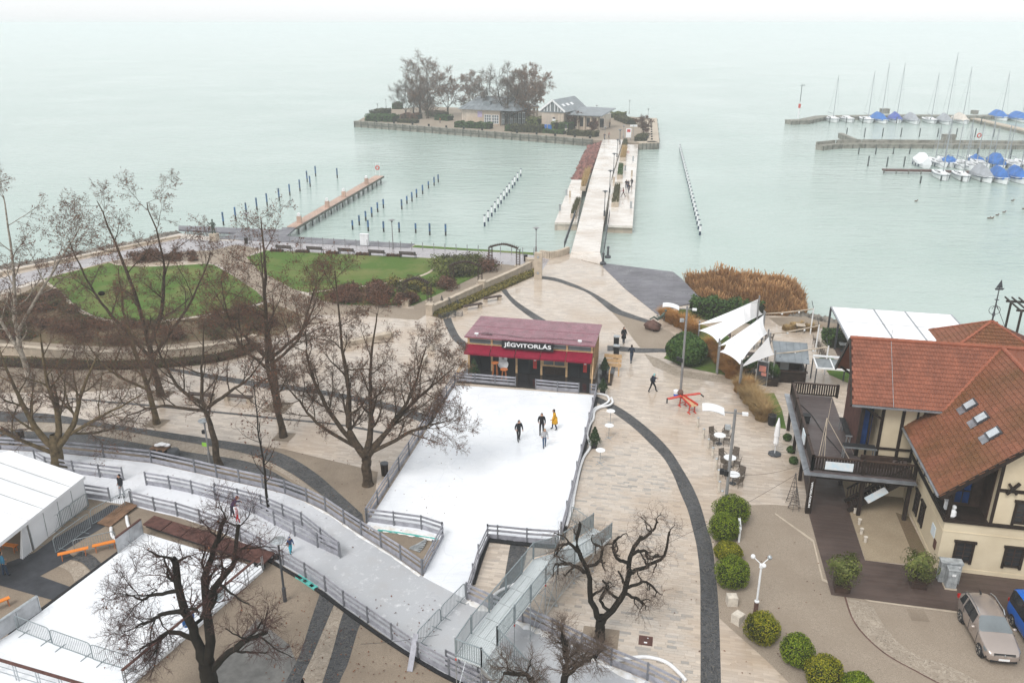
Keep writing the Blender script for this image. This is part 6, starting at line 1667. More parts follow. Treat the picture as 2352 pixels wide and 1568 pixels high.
# terrace tables and chairs
def chair(name='terrace_chair',m='chair'):
    t=thing(name,'x','chair',(0,0,0),None,1e-9)
    mb=MB();mb.box((0,0,.45),(.46,.46,.05));mb.build('seat',M[m],t)
    mb=MB();mb.hexa([(-.23,.2,.46),(.23,.2,.46),(.23,.24,.46),(-.23,.24,.46)],[(-.22,.28,.9),(.22,.28,.9),(.22,.32,.9),(-.22,.32,.9)]);mb.build('backrest',M[m],t)
    for x in(-.21,.21):
        for y in(-.2,.21):mb=MB();mb.bar((x,y,0),(x*.98,y*.98,.45),.035,.035);mb.build('leg',M[m],t)
        mb=MB();mb.bar((x,-.2,.66),(x,.25,.68),.045,.03);mb.bar((x,-.2,.45),(x,-.2,.66),.03,.03);mb.build('armrest',M[m],t)
    return t
chair0=chair();chair0['label']='grey brown wicker chair at the white round plaza tables';chair0['group']='chairs at the round tables'
first=[True]
def place_chair(p,ang,label=None,group=None):
    if first[0]:
        first[0]=False;chair0.location=p;chair0.rotation_euler=(0,0,ang)
        if label:chair0['label']=label;chair0['group']=group
        return chair0
    return dup(chair0,p,ang,None,label,group)
z8=lambda x,y:g(1267.9+x*.2227,872.8+y*.2227)
ordn=('nearest the red swing frame','in the middle of the three','nearest the clipped bushes')
for i,(tb,chs)in enumerate((((1722,655),((1655,600),(1785,585),(1668,668),(1795,665))),((1826,890),((1757,830),(1882,815),(1780,905),(1900,905))),((1862,1065),((1800,1005),(1938,1015),(1915,1095))))):
    p=z8(*tb);t=thing('round_table','round white cafe table with black foot, %s'%ordn[i],'table',p)
    mb=MB();mb.lathe(p,[(.44,.72),(.45,.74),(.44,.76)],22);mb.build('tabletop',M['white'],t)
    mb=MB();mb.cyl(p+UP*.03,p+UP*.72,.04,8);mb.build('column',M['steel_dark'],t)
    mb=MB();mb.lathe(p,[(.25,0),(.25,.03),(.06,.06)],14);mb.build('foot',M['steel_dark'],t)
    for c in chs:
        q=z8(*c);d=p-q;place_chair(q,math.atan2(d.y,d.x)+math.pi/2,'grey brown wicker chair at the round table '+ordn[i],'chairs at the round table '+ordn[i])
for i,(x,y,yt)in enumerate(((1401.5,972,946),(1398,1006,980),(1378,1064,1036))):
    p=g(x,y);h=1.12
    t=thing('standing_table','white round standing table with thin leg beside the rink','table',p,'white standing tables beside the rink')
    mb=MB();mb.lathe(p,[(.34,h-.03),(.35,h-.01),(.34,h)],20);mb.build('tabletop',M['white'],t)
    mb=MB();mb.cyl(p,p+UP*(h-.03),.025,6);mb.build('column',M['steel'],t)
    for k in range(4):an=k*math.pi/2+.5;mb=MB();mb.bar(p+UP*.02,p+Vector((.36*math.cos(an),.36*math.sin(an),.02)),.06,.035);mb.build('foot',M['steel'],t)
# terrace furniture below the sails
for i,(x,y)in enumerate(((1320,985),(1360,905),(1790,800),(960,905),(1230,1130))):
    p=g(1470+x*.2051,597.2+y*.2051)
    t=thing('terrace_table','square wooden terrace table near the shade sails','table',p,'square tables near the sails')
    mb=MB();mb.box(p+UP*.74,(.9,.9,.05),E1,E2);mb.build('tabletop',M['stone_cream']if i in(0,2)else M['timber_mid'],t)
    for a in(-.38,.38):
        for b in(-.38,.38):mb=MB();mb.bar(p+E1*a+E2*b,p+E1*a+E2*b+UP*.72,.05,.05);mb.build('leg',M['steel_dark'],t)
    if i!=2:
        for s in(-1,1):place_chair(p+E1*s*.85,-TH+s*math.pi/2+math.pi,'dark chair at a square table below the sails','chairs below the sails')
for i in range(8):
    x,y=1960+18*i,935+33*i
    p=g(1470+x*.2051,597.2+y*.2051)
    place_chair(p,R(70),'dark chair in the long row beside the pergola lawn','row of dark chairs by the lawn')
# white canopy
CZ=2.9
c0,c1,c3=g(1909,705,CZ),g(2184,723,CZ),g(1942,769,CZ)
c2=c1+(c3-c0)*1.0
ct=thing('white_canopy','large white terrace canopy of six panels on grey posts','canopy',Vector((c0.x,c0.y,0)))
def cpt(u,v):return c0.lerp(c1,u).lerp(c3.lerp(c2,u),v)
us,vs_=[0,.36,.62,1],[0,.55,1.25]
for i in range(3):
    for j in range(2):
        e=.006
        q=[cpt(us[i]+e,vs_[j]+.01),cpt(us[i]+e,vs_[j+1]-.01),cpt(us[i+1]-e,vs_[j+1]-.01),cpt(us[i+1]-e,vs_[j]+.01)]
        mb=MB();mb.hexa([p for p in q],[p+UP*.05 for p in q]);mb.build('roof_panel',M['fabric'],ct)
for u in us:mb=MB();mb.bar(cpt(u,0),cpt(u,1.25),.16,.14);mb.build('rafter',M['zinc'],ct)
for v in vs_:mb=MB();mb.bar(cpt(0,v)-UP*.02,cpt(1,v)-UP*.02,.12,.1);mb.build('beam',M['zinc'],ct)
for u in us:
    for v in vs_:
        p=cpt(u,v);mb=MB();mb.bar(Vector((p.x,p.y,0)),p-UP*.05,.16,.16);mb.build('post',M['steel_dark'],ct)
mb=MB();P_=[Vector((p.x,p.y,.015))for p in(cpt(0,0),cpt(1,0),cpt(1,1.25),cpt(0,1.25))];mb.prism(P_[::-1],.008,.06);mb.build('floor',M['deck_brown'],ct)
for i in range(3):
    p=cpt(.06,.3+.3*i);p=Vector((p.x,p.y,.06));t=thing('terrace_table','dark table under the edge of the white canopy','table',p,'tables under the canopy')
    mb=MB();mb.box(p+UP*.74,(.8,.8,.05),E1,E2);mb.build('tabletop',M['steel'],t)
    mb=MB();mb.bar(p,p+UP*.72,.08,.08);mb.box(p+UP*.015,(.5,.5,.03),E1,E2);mb.build('pedestal',M['steel_dark'],t)
# small glazed shed roof by the terrace railing
p=Fr(g(1868,893));t=thing('glass_lean_to','low white framed glass roof behind the terrace railing','canopy',p.o)
p.part('frame','white',t,(0,2.9,0,.12,1.9,2.05),(0,2.9,2.3,2.45,2.15,2.3),(0,.12,.12,2.3,2.0,2.12),(2.78,2.9,.12,2.3,2.0,2.12),(1.4,1.5,.12,2.3,2.0,2.1));p.part('roof_glass','glass_grey',t,(.12,1.4,.12,2.3,2.02,2.05),(1.5,2.78,.12,2.3,2.02,2.05))
for a in(0,2.8):
    for b in(0,2.33):p.part('post','steel_dark',t,(a,a+.1,b,b+.1,0,1.95))
# pergola at the right edge
Pg=Fr(g(2330,780));t=thing('timber_pergola','dark timber pergola behind the hip roof at the right edge','pergola',Pg.o)
for a in(0,4,8):
    for b in(0,3):Pg.part('post','timber_dark',t,(a,a+.18,b,b+.18,0,3.0))
for b in(0,3):Pg.part('beam','timber_dark',t,(-.4,9,b,b+.18,3.0,3.2))
for k in range(14):Pg.part('rafter','timber_dark',t,(-.3+k*.66,-.2+k*.66,-.8,4,3.2,3.36))

# ================================================================== the half timbered house
Hs=Fr((24.92,40.72,0))
ht_=thing('half_timbered_house','cream half timbered house with orange tiled roofs and dark woodwork','house',Hs.o)
AE,AR,AEZ,ARZ,KA=-.8,4.85,5.3,10.4,.9026
BB,BEB,BEZ=10.3,7.1,7.0
# walls of the front wing
W_=9.7
Hs.part('ground_wall','plaster',ht_,(0,W_,0,10,0,3.3))
Hs.part('plinth_band','plaster',ht_,(-.03,W_,-.03,10,0,.25));Hs.part('string_course','plaster',ht_,(-.025,W_,-.025,10,2.62,2.68))
Hs.part('floor_beam','timber_dark',ht_,(-.12,W_,-.12,10,3.3,3.5))
# upper storey: gable wall right of the loggia, side wall
def gz(a):return AEZ+KA*(min(a,2*AR-a)-AE)-.25
mb=MB()
poly=[(2.25,3.5),(2*AR-.0,3.5),(2*AR,gz(2*AR)),(AR,gz(AR)),(2.25,gz(2.25))]
mb.add([Hs(a,.0,z)for a,z in poly]+[Hs(a,.3,z)for a,z in poly],[(0,1,2,3,4),(9,8,7,6,5)]+[(i,i+5,(i+1)%5+5,(i+1)%5)for i in range(5)])
mb.build('gable_wall',M['plaster'],ht_)
Hs.part('side_wall','plaster',ht_,(0,.3,2.4,8.0,3.5,5.75));Hs.part('side_wall','plaster',ht_,(2*AR-.3,2*AR,.3,10,3.5,5.75))
mb=MB();mb.hexa([Hs(.3,1.6,3.5),Hs(2.25,1.6,3.5),Hs(2.25,1.75,3.5),Hs(.3,1.75,3.5)],[Hs(.3,1.6,6.0),Hs(2.25,1.6,7.75),Hs(2.25,1.75,7.75),Hs(.3,1.75,6.0)]);mb.build('loggia_back_wall',M['timber_mid'],ht_);Hs.part('loggia_side','timber_mid',ht_,(2.2,2.26,.3,1.6,3.5,7.4));Hs.part('loggia_corner_post','timber_dark',ht_,(.02,.22,.02,.22,3.5,5.9));Hs.part('loggia_corner_post','timber_dark',ht_,(.02,.22,2.2,2.4,3.5,5.9))
w=Hs.part('loggia_window','glass_blue',ht_,(.78,1.55,1.55,1.6,3.75,5.35))
for bx in((.7,.78,1.5,1.6,3.7,5.42),(1.55,1.63,1.5,1.6,3.7,5.42),(.78,1.55,1.5,1.6,4.5,4.58),(.78,1.55,1.5,1.6,5.35,5.42),(1.14,1.19,1.5,1.6,3.75,5.35)):Hs.part('frame','timber_dark',w,bx)
for bx in((-.06,.06,-.1,2.3,3.5,3.6),):Hs.part('loggia_sill','timber_dark',ht_,bx)
p=Hs(.35,.25,3.5);mb=MB();mb.lathe(p,[(.16,0),(.24,.12),(.22,.38),(.1,.5)],10);mb.ball(p+UP*.62+E1*.05,.14,8,6);tag(mb.build('garden_ornament',M['white'],org=p),'white vase ornament on the loggia corner of the house','ornament')
mb=MB();mb.box(p+Vector((-.05,.5,.45)),(.3,.25,.5),E1,E2);mb.box(p+Vector((-.05,.5,.72)),(.34,.29,.05),E1,E2);tag(mb.build('lantern',M['white'],org=p+Vector((0,.5,0))),'white lantern box behind the vase on the loggia','lantern')
def window(a,z0,z1,w,plane='front',b=0,panes=2):
    if plane=='front':bx=lambda u0,u1,d0,d1,zz0,zz1:(a+u0,a+u1,b+d0,b+d1,zz0,zz1)
    else:bx=lambda u0,u1,d0,d1,zz0,zz1:(b+d0,b+d1,a+u0,a+u1,zz0,zz1)
    wi=Hs.part('window','glass_dark',ht_,bx(-w/2,w/2,-.03,-.004,z0,z1))
    for u in(-w/2-.06,w/2+.06):Hs.part('frame','timber_dark',wi,bx(u-.07,u+.07,-.09,-.002,z0-.22,z1))
    Hs.part('frame','timber_dark',wi,bx(-w/2-.2,w/2+.2,-.13,-.003,z1,z1+.14));Hs.part('sill','timber_dark',wi,bx(-w/2,w/2,-.11,-.003,z0-.1,z0))
    Hs.part('glazing_bar','timber_mid',wi,bx(-.025,.025,-.055,-.031,z0,z1))
    for k in range(1,4):z=z0+(z1-z0)*k/4;Hs.part('glazing_bar','timber_mid',wi,bx(-w/2,w/2,-.05,-.031,z-.015,z+.015))
window(1.3,.85,2.02,.8);window(3.95,.85,2.0,.8);window(6.6,.85,2.0,.8)
window(5.1,.8,2.1,.55,'side');window(3.8,.8,2.08,.55,'side')
window(3.95,3.75,5.0,.9);window(4.85,6.4,7.4,.8);window(6.2,3.75,5.0,.9)
window(5.6,3.95,4.9,.6,'side',.0);window(4.0,3.95,4.9,.6,'side',.0)
Hs.part('wall_sign','poster_blue',ht_,(-.05,-.004,1.05,1.75,1.4,2.1));Hs.part('notice_board','wood_brown',ht_,(-.05,-.004,.55,.95,.95,1.5))
# timber framing on the gable and side
for a in(2.35,5.4,7.6):Hs.part('timber_post','timber_dark',ht_,(a-.09,a+.09,-.04,-.003,3.5,min(gz(a)-.1,8.5)))
Hs.part('timber_rail','timber_dark',ht_,(2.3,2*AR,-.05,-.0045,5.55,5.75))
for a0 in(2.75,3.75):
    mb=MB();mb.bar(Hs(a0,-.15,5.5),Hs(a0+.55,-.15,6.25),.14,.14);mb.bar(Hs(a0+.5,-.16,5.55),Hs(a0+.02,-.16,6.15),.14,.14);mb.build('ornamental_brace',M['timber_dark'],ht_)
for b in(2.5,4.8,6.6):Hs.part('timber_post','timber_dark',ht_,(-.04,-.003,b-.08,b+.08,3.5,5.6))
# wing B walls
Hs.part('rear_wall','plaster',ht_,(-2.3,9.6,7.95,12.7,3.0,7.2));Hs.part('rear_ground_wall','plaster',ht_,(-2.3,-.02,8.0,12.6,0,3.0))
mb=MB();poly=[(7.95,7.2),(12.65,7.2),(BB,9.9)];mb.add([Hs(-2.3,b,z)for b,z in poly]+[Hs(-2.1,b,z)for b,z in poly],[(2,1,0),(3,4,5),(0,1,4,3),(1,2,5,4),(2,0,3,5)]);mb.build('side_gable',M['timber_dark'],ht_)
Hs.part('porch_wall','wood_brown',ht_,(-3.6,-3.45,7.9,12.6,3.0,6.9));Hs.part('porch_post','timber_dark',ht_,(-3.62,-3.4,7.62,7.84,3,6.9));Hs.part('blue_curtain','glass_blue',ht_,(-3.3,-2.75,8.1,8.14,3.4,6.6));Hs.part('porch_post','timber_dark',ht_,(-2.95,-2.82,7.98,8.08,3,6.8))
for a in(-2.2,-.95,.35):Hs.part('timber_post','timber_dark',ht_,(a-.1,a+.1,7.88,7.947,3.0,6.9))
Hs.part('timber_rail','timber_dark',ht_,(-2.3,1.0,7.87,7.945,6.5,6.66),(-2.3,1.0,7.87,7.945,3.55,3.7));Hs.part('timber_rail','timber_dark',ht_,(-2.1,.0,7.7,7.944,2.86,3.08))
# ---- roofs with tiles
TW,TL=.185,.29
def tile_mesh():
    q=MB();w=TW/2-.004;L=TL+.05
    q.add([(-w,0,.0),(w,0,.0),(w,L,-.005),(-w,L,-.005),(-w,0,.034),(-.3*w,-.02,.048),(.3*w,-.02,.048),(w,0,.034),(w,L,.012),(-w,L,.012)],
          [(4,5,6,7,8,9),(0,1,7,6,5,4),(1,2,8,7),(3,0,4,9)])
    return q
tile_me={}
def tiles(roof,o,u,v,n,na,nv,keep,mkey,single):
    """Rows of tiles on a plane; single: how many nearest ones become their own objects."""
    lst=[]
    for j in range(nv):
        for i in range(na):
            a=(i+.5+(.5 if j%2 else 0))*TW;s=j*TL
            if keep(a,s):lst.append(o+u*a+v*s+n*.02)
    lst.sort(key=lambda p:(p-cam.location).length)
    R3=Matrix((u,v,n)).transposed()
    tilt=Matrix.Rotation(R(-3.2),3,'X')
    base=tile_mesh();bv=np.array([(R3@(tilt@Vector(x)))[:]for x in base.v])
    if mkey not in tile_me and single:tile_me[mkey]=base.mesh('tile');tile_me[mkey].materials.append(M[mkey])
    for p in lst[:single]:
        ob=bpy.data.objects.new('roof_tile',tile_me[mkey]);COL.objects.link(ob);ob.parent=roof
        ob.location=p-ORG[roof];ob.rotation_euler=(R3@tilt).to_euler()
    q=MB()
    rt=random.Random(4)
    for p in lst[single:]:
        q.add([(p[0]+x[0],p[1]+x[1],p[2]+x[2]+0)for x in bv],base.f)
    if q.v:q.build('tile_courses',M[mkey],roof,kind='stuff')
# front wing, left slope
def plane_slab(name,pts,th,m,parent):
    n=(pts[1]-pts[0]).cross(pts[2]-pts[0]).normalized()
    if n.z<0:pts=pts[::-1];n=-n
    k=len(pts);mb=MB();mb.add([p-n*th for p in pts]+list(pts),[tuple(range(k,2*k)),tuple(range(k-1,-1,-1))]+[(i,(i+1)%k,k+(i+1)%k,k+i)for i in range(k)])
    return mb.build(name,M[m],parent)
va=lambda a:7.1+(a-1.1)*(3.2/3.75)
lr=plane_slab('left_slope',[Hs(AE,-.7,AEZ),Hs(AR,-.7,ARZ),Hs(AR,10.2,ARZ),Hs(1.1,7.05,AEZ+KA*1.9),Hs(.9,7.7,AEZ+KA*1.7),Hs(AE,8.2,AEZ)],.14,'tile_bed',ht_)
uA=E2;vA=(Hs(AR,0,ARZ)-Hs(AE,0,AEZ));LA=vA.length;vA=vA.normalized()
nA=vA.cross(-uA).normalized()
if nA.z<0:nA=-nA
uA2=-E2    # keep a right handed frame
def keepA(a,s):
    b=10.3-a;aa=AE+(AR-AE)*s/LA
    top=8.15 if aa<.95 else va(aa)+.05
    return-.72<b<top
tiles(lr,Hs(AE,10.3,AEZ),-E2,vA,nA,61,int(LA/TL),keepA,'tile_old',300)
plane_slab('right_slope',[Hs(AR,-.7,ARZ),Hs(2*AR-AE,-.7,AEZ),Hs(2*AR-AE,10.2,AEZ),Hs(AR,10.2,ARZ)],.14,'tile_old',ht_)
mb=MB()
for k in range(26):b0=-.75+k*.42;mb.tube([Hs(AR,b0,ARZ+.03),Hs(AR,b0+.45,ARZ+.045)],.13,8)
mb.build('ridge_tiles',M['ridge'],ht_)
# rear wing, front slope
fr_=plane_slab('front_slope',[Hs(-4.4,BEB,BEZ),Hs(1.1,BEB,BEZ),Hs(AR,BB,ARZ),Hs(-4.4,BB,ARZ)],.14,'tile_bed',ht_)
vB=Hs(0,BB,ARZ)-Hs(0,BEB,BEZ);LB=vB.length;vB=vB.normalized();nB=E1.cross(vB).normalized()
def keepB(a,s):return-4.4+a<1.1+(AR-1.1)*(s+.1)/LB
tiles(fr_,Hs(-4.4,BEB,BEZ),E1,vB,nB,52,int(LB/TL),keepB,'tile',300)
plane_slab('back_slope',[Hs(-4.4,13.5,BEZ),Hs(12,13.5,BEZ),Hs(12,BB,ARZ),Hs(-4.4,BB,ARZ)],.14,'tile',ht_)
plane_slab('right_front_slope',[Hs(2*AR-1.1,BEB,BEZ),Hs(12,BEB,BEZ),Hs(12,BB,ARZ),Hs(AR,BB,ARZ)],.14,'tile',ht_)
mb=MB()
for k in range(38):a0=-4.45+k*.42;mb.tube([Hs(a0,BB,ARZ+.03),Hs(a0+.45,BB,ARZ+.045)],.13,8)
mb.build('ridge_tiles',M['ridge'],ht_)
mb=MB()
for k in range(12):t0=k/12;t1=(k+1.08)/12;p0=Hs(1.1,BEB,BEZ+.06).lerp(Hs(AR,BB,ARZ+.06),t0);p1=Hs(1.1,BEB,BEZ+.08).lerp(Hs(AR,BB,ARZ+.08),t1);mb.bar(p0,p1,.34,.07)
mb.build('valley_tiles',M['ridge'],ht_)
# gutters, bargeboards
mb=MB();mb.bar(Hs(-4.4,BEB-.08,BEZ-.06),Hs(1.2,BEB-.08,BEZ-.06),.14,.1);mb.build('gutter',M['zinc'],ht_)
mb=MB();mb.bar(Hs(AE-.08,-.7,AEZ-.06),Hs(AE-.08,8.2,AEZ-.06),.14,.1);mb.build('gutter',M['zinc'],ht_)
mb=MB();mb.bar(Hs(AE,-.74,AEZ-.12),Hs(AR,-.74,ARZ-.12),.06,.3);mb.build('bargeboard',M['timber_dark'],ht_)
mb=MB();mb.bar(Hs(AR,-.74,ARZ-.12),Hs(2*AR-AE,-.74,AEZ-.12),.06,.3);mb.build('bargeboard',M['timber_dark'],ht_)
for s in(0,1):mb=MB();mb.bar(Hs(-4.44,BEB if s==0 else 13.5,BEZ-.1),Hs(-4.44,BB,ARZ-.1),.08,.28);mb.build('bargeboard',M['timber_dark'],ht_)
for b in(7.4,13.1):mb=MB();mb.bar(Hs(-2.4,b,6.0),Hs(-4.2,b,7.2),.12,.14);mb.build('eave_brace',M['timber_dark'],ht_)
mb=MB();mb.bar(Hs(-.1,7.85,2.9),Hs(-.1,7.85,6.6),.09,.09);mb.build('downpipe',M['timber_dark'],ht_)
mb=MB();mb.tube([Hs(-1.9,BEB-.1,BEZ+.05),Hs(-1.9,BB,ARZ+.1),Hs(-1.9,BB,ARZ+.9)],.015,4);mb.build('lightning_rod',M['steel'],ht_)
# skylights
def onA(a,b):return Hs(a,b,AEZ+KA*(a-AE))
for a0,b0 in((1.9,6.0),(1.95,4.05),(1.98,2.0)):
    c=[onA(a0,b0-.42),onA(a0,b0+.42),onA(a0+.62,b0+.42),onA(a0+.62,b0-.42)]
    mb=MB();mb.hexa([p+nA*.02 for p in c][::-1],[p+nA*.16 for p in c][::-1]);sk=mb.build('skylight',M['steel_dark'],ht_)
    c=[onA(a0+.08,b0-.33),onA(a0+.08,b0+.33),onA(a0+.54,b0+.33),onA(a0+.54,b0-.33)]
    mb=MB();mb.hexa([p+nA*.162 for p in c][::-1],[p+nA*.18 for p in c][::-1]);mb.build('pane',M['skylight_pane'],sk)
    c=[onA(a0-.3,b0-.42),onA(a0-.3,b0+.42),onA(a0,b0+.42),onA(a0,b0-.42)]
    mb=MB();mb.hexa([p+nA*.07 for p in c][::-1],[p+nA*.085 for p in c][::-1]);mb.build('flashing',M['zinc'],sk)
# hipped turret roof behind with weather vane
ap=Hs(5.65,15,10.67);bs=[Hs(2.4,12.6,8.9),Hs(8.9,12.6,8.9),Hs(8.9,17.4,8.9),Hs(2.4,17.4,8.9)]
mb=MB();mb.add(bs+[ap],[(0,1,4),(1,2,4),(2,3,4),(3,0,4),(3,2,1,0)]);hr=mb.build('hip_roof',M['tile_bed'],ht_)
Hs.part('turret_wall','plaster',ht_,(2.9,8.4,13.1,16.9,3.0,8.88))
for(p,q)in((bs[0],bs[1]),(bs[3],bs[0])):
    u=(q-p);Lu=u.length;u=u.normalized();m_=(p+q)/2;v=(ap-m_);Lv=v.length;v=v.normalized();n=u.cross(v).normalized()
    tiles(hr,p,u,v,n,int(Lu/TW),int(Lv/TL),lambda a,s,Lu=Lu,Lv=Lv:Lu/2*s/Lv<a<Lu-Lu/2*s/Lv,'tile_old',0)
mb=MB()
for p in bs[:2]+bs[3:]:mb.bar(p+UP*.03,ap+UP*.03,.2,.08)
mb.build('hip_tiles',M['ridge'],ht_)
t=thing('weather_vane','dark iron weather vane with little sailing ship on the hip roof','weather vane',ap)
mb=MB();mb.cyl(ap-UP*.1,ap+UP*2.6,.06,7,.03);mb.lathe(ap+UP*1.5,[(.05,0),(.16,.05),(.05,.1)],8);mb.lathe(ap+UP*.4,[(.12,0),(.05,.3)],8);mb.build('rod',M['steel_dark'],t)
mb=MB();mb.hexa([ap+Vector(v)for v in((-.25,-.02,2.25),(.25,-.02,2.25),(.25,.02,2.25),(-.25,.02,2.25))],[ap+Vector(v)for v in((-.32,-.02,2.38),(.35,-.02,2.38),(.35,.02,2.38),(-.32,.02,2.38))]);mb.add([ap+Vector(v)for v in((-.25,0,2.4),(.22,0,2.4),(.05,0,3.0),(-.25,.015,2.4),(.22,.015,2.4),(.05,.015,3.0))],[(0,1,2),(5,4,3),(0,3,4,1),(1,4,5,2),(2,5,3,0)]);mb.build('ship',M['steel_dark'],t)
for s in(-1,1):
    mb=MB();mb.tube([ap+E1*s*(.08+.28*math.sin(k*.5))+UP*(.5+.3*(1-math.cos(k*.5)))for k in range(10)],.02,4);mb.build('scroll',M['steel_dark'],t)
mb=MB();mb.cyl(Hs(6.9,15,9.6),ap+UP*1.3,.02,4);mb.build('stay',M['steel_dark'],t)
# ---- raised terrace on the left
tr_=thing('raised_terrace','raised dark timber terrace with carved railing around the house','terrace',Hs(-6.7,5,0))
DZ=3.0
Hs.part('deck_boards','deck_terr',tr_,(-6.75,-.35,5.0,7.6,DZ-.12,DZ),(-6.75,-3.62,7.6,17.2,DZ-.12,DZ-.001))
Hs.part('edge_beam','timber_dark',tr_,(-6.72,-.4,5.02,5.2,DZ-.5,DZ-.13),(-6.72,-6.55,5.2,17.1,DZ-.5,DZ-.13),(-6.55,-3.7,17.0,17.15,DZ-.5,DZ-.13))
Hs.part('zinc_flashing','zinc',tr_,(-7.15,-6.76,4.6,17.3,DZ-.14,DZ-.08),(-6.76,-.35,4.6,4.99,DZ-.14,DZ-.08))
for a,b in((-6.6,5.15),(-3.4,5.15),(-.6,5.15),(-6.6,9),(-6.6,13),(-6.6,16.8),(-3.9,9),(-3.9,16.8)):Hs.part('support_post','timber_dark',tr_,(a-.11,a+.11,b-.11,b+.11,0,DZ-.13))
def rail_run(a0,b0,a1,b1,solid):
    L=math.hypot(a1-a0,b1-b0);p,q=Hs(a0,b0,DZ),Hs(a1,b1,DZ)
    mb=MB();mb.bar(p+UP*1.02,q+UP*1.02,.16,.07);mb.build('handrail',M['timber_mid'],tr_)
    mb=MB();mb.bar(p+UP*.12,q+UP*.12,.06,.1);mb.build('bottom_rail',M['timber_dark'],tr_)
    n=int(L/.17)
    for k in range(n):
        c=p.lerp(q,(k+.5)/n);d=(q-p).normalized()
        mb=MB();s=d.cross(UP)*.015;w0,w1=d*.058,d*.034
        mb.hexa([c-w0-s+UP*.15,c+w0-s+UP*.15,c+w0+s+UP*.15,c-w0+s+UP*.15],[c-w0-s+UP*.98,c+w0-s+UP*.98,c+w0+s+UP*.98,c-w0+s+UP*.98])
        mb.build('baluster',M['timber_dark'],tr_)
    for k in range(int(L/3)+1):c=p.lerp(q,k/max(1,int(L/3)));mb=MB();mb.bar(c,c+UP*1.1,.16,.16);mb.build('rail_post',M['timber_dark'],tr_)
rail_run(-6.65,5.1,-.45,5.1,False);rail_run(-6.65,5.1,-6.65,17.1,True);rail_run(-6.65,17.1,-3.3,17.1,False)
for nm,bx in(('banner',(-5.9,-4.2,4.93,5.0,DZ+.25,DZ+.8)),):
    mb=MB();Hs.box(mb,*bx);tag(mb.build('printed_banner',M['poster_blue'],org=Hs(-5,5,DZ)),'pale blue and white printed banner on the front terrace railing','banner')
mb=MB();Hs.box(mb,-6.82,-6.76,8.2,9.3,DZ+.2,DZ+.95);tag(mb.build('printed_banner',M['poster_blue'],org=Hs(-6.7,8.7,DZ)),'pale blue banner on the plaza side of the terrace railing','banner')
# tables and awning frames on the terrace
for i,(a0,a1,b0,b1)in enumerate(((-4.5,-2.5,6.9,7.5),(-4.1,-3.75,8.6,11.4))):
    p=Hs((a0+a1)/2,(b0+b1)/2,DZ);t=thing('serving_counter','black topped counter on grey legs on the raised terrace','counter',p,'counters on the terrace')
    Hs.part('countertop','black',t,(a0,a1,b0,b1,DZ+.95,DZ+1.02));Hs.part('edge_trim','steel',t,(a0-.04,a1+.04,b0-.05,b0-.005,DZ+.93,DZ+1.03))
    for a in(a0+.06,a1-.06):
        for b in(b0+.06,b1-.06):Hs.part('leg','steel',t,(a-.03,a+.03,b-.03,b+.03,DZ,DZ+.95))
Hs.part('parapet_box','timber_mid',tr_,(-3.55,-1.6,6.2,6.3,DZ,DZ+.85))
p=Hs(-6.2,12.2,DZ);mb=MB();Hs.box(mb,-6.35,-5.95,12,12.5,DZ,DZ+.55);Hs.box(mb,-6.4,-5.9,11.95,12.55,DZ+.55,DZ+.6);tag(mb.build('dark_stool',M['black'],org=p),'small black box stool on the raised terrace','stool')
mb=MB();mb.tube(smooth([Hs(-6.3,15.5,DZ+.03),Hs(-5.6,13.5,DZ+.03),Hs(-5.2,11,DZ+.03),Hs(-4.6,8.5,DZ+.03),Hs(-4.2,7.0,DZ+.03),Hs(-3.7,6.6,DZ+.03)],6),.03,5);tag(mb.build('hose',M['black'],org=Hs(-5,11,DZ)),'black hose trailing across the terrace boards','hose')
p=Hs(-6.0,6.6,DZ);t=thing('rope_tripod','tall thin rope tripod mast rising over the terrace corner','mast',p)
for q in(Hs(-6.35,5.3,DZ+.1),Hs(-5.9,5.2,DZ),Hs(-3.9,5.9,DZ)):mb=MB();mb.cyl(q,Hs(-5.9,6.6,DZ+3.1),.022,4);mb.build('rope',M['stone_cream'],t)
mb=MB();mb.cyl(Hs(-5.9,6.6,DZ),Hs(-5.75,6.75,DZ+4.4),.025,5,.012);mb.build('pole',M['stone_cream'],t)
# stairs under the terrace
st=thing('timber_stairs','dark timber stairs with banner climbing under the terrace','stairs',Hs(-3.6,4.3,0))
for k in range(14):f=k/14;Hs.part('tread','timber_mid',st,(-3.9+f*3.2,-3.62+f*3.2,5.4,6.5,.1+f*2.8,.15+f*2.8))
for b in(5.36,6.54):
    mb=MB();mb.bar(Hs(-4.0,b,.12),Hs(-.7,b,2.9),.07,.3);mb.build('stringer',M['timber_dark'],st);mb=MB();mb.bar(Hs(-4.0,b,1.1),Hs(-.9,b,3.7),.07,.1);mb.build('handrail',M['timber_dark'],st)
for k in range(18):f=(k+.5)/18;mb=MB();mb.bar(Hs(-4+3.2*f,6.54,.3+2.7*f),Hs(-4+3.2*f,6.54,1.05+2.65*f),.03,.09);mb.build('baluster',M['timber_mid'],st)
mb=MB();mb.bar(Hs(-3.0,5.3,1.05),Hs(-1.9,5.3,2.0),.03,.5);tag(mb.build('printed_banner',M['poster_blue'],org=Hs(-2.4,5.3,0)),'pale blue banner hung along the stairs under the terrace','banner')
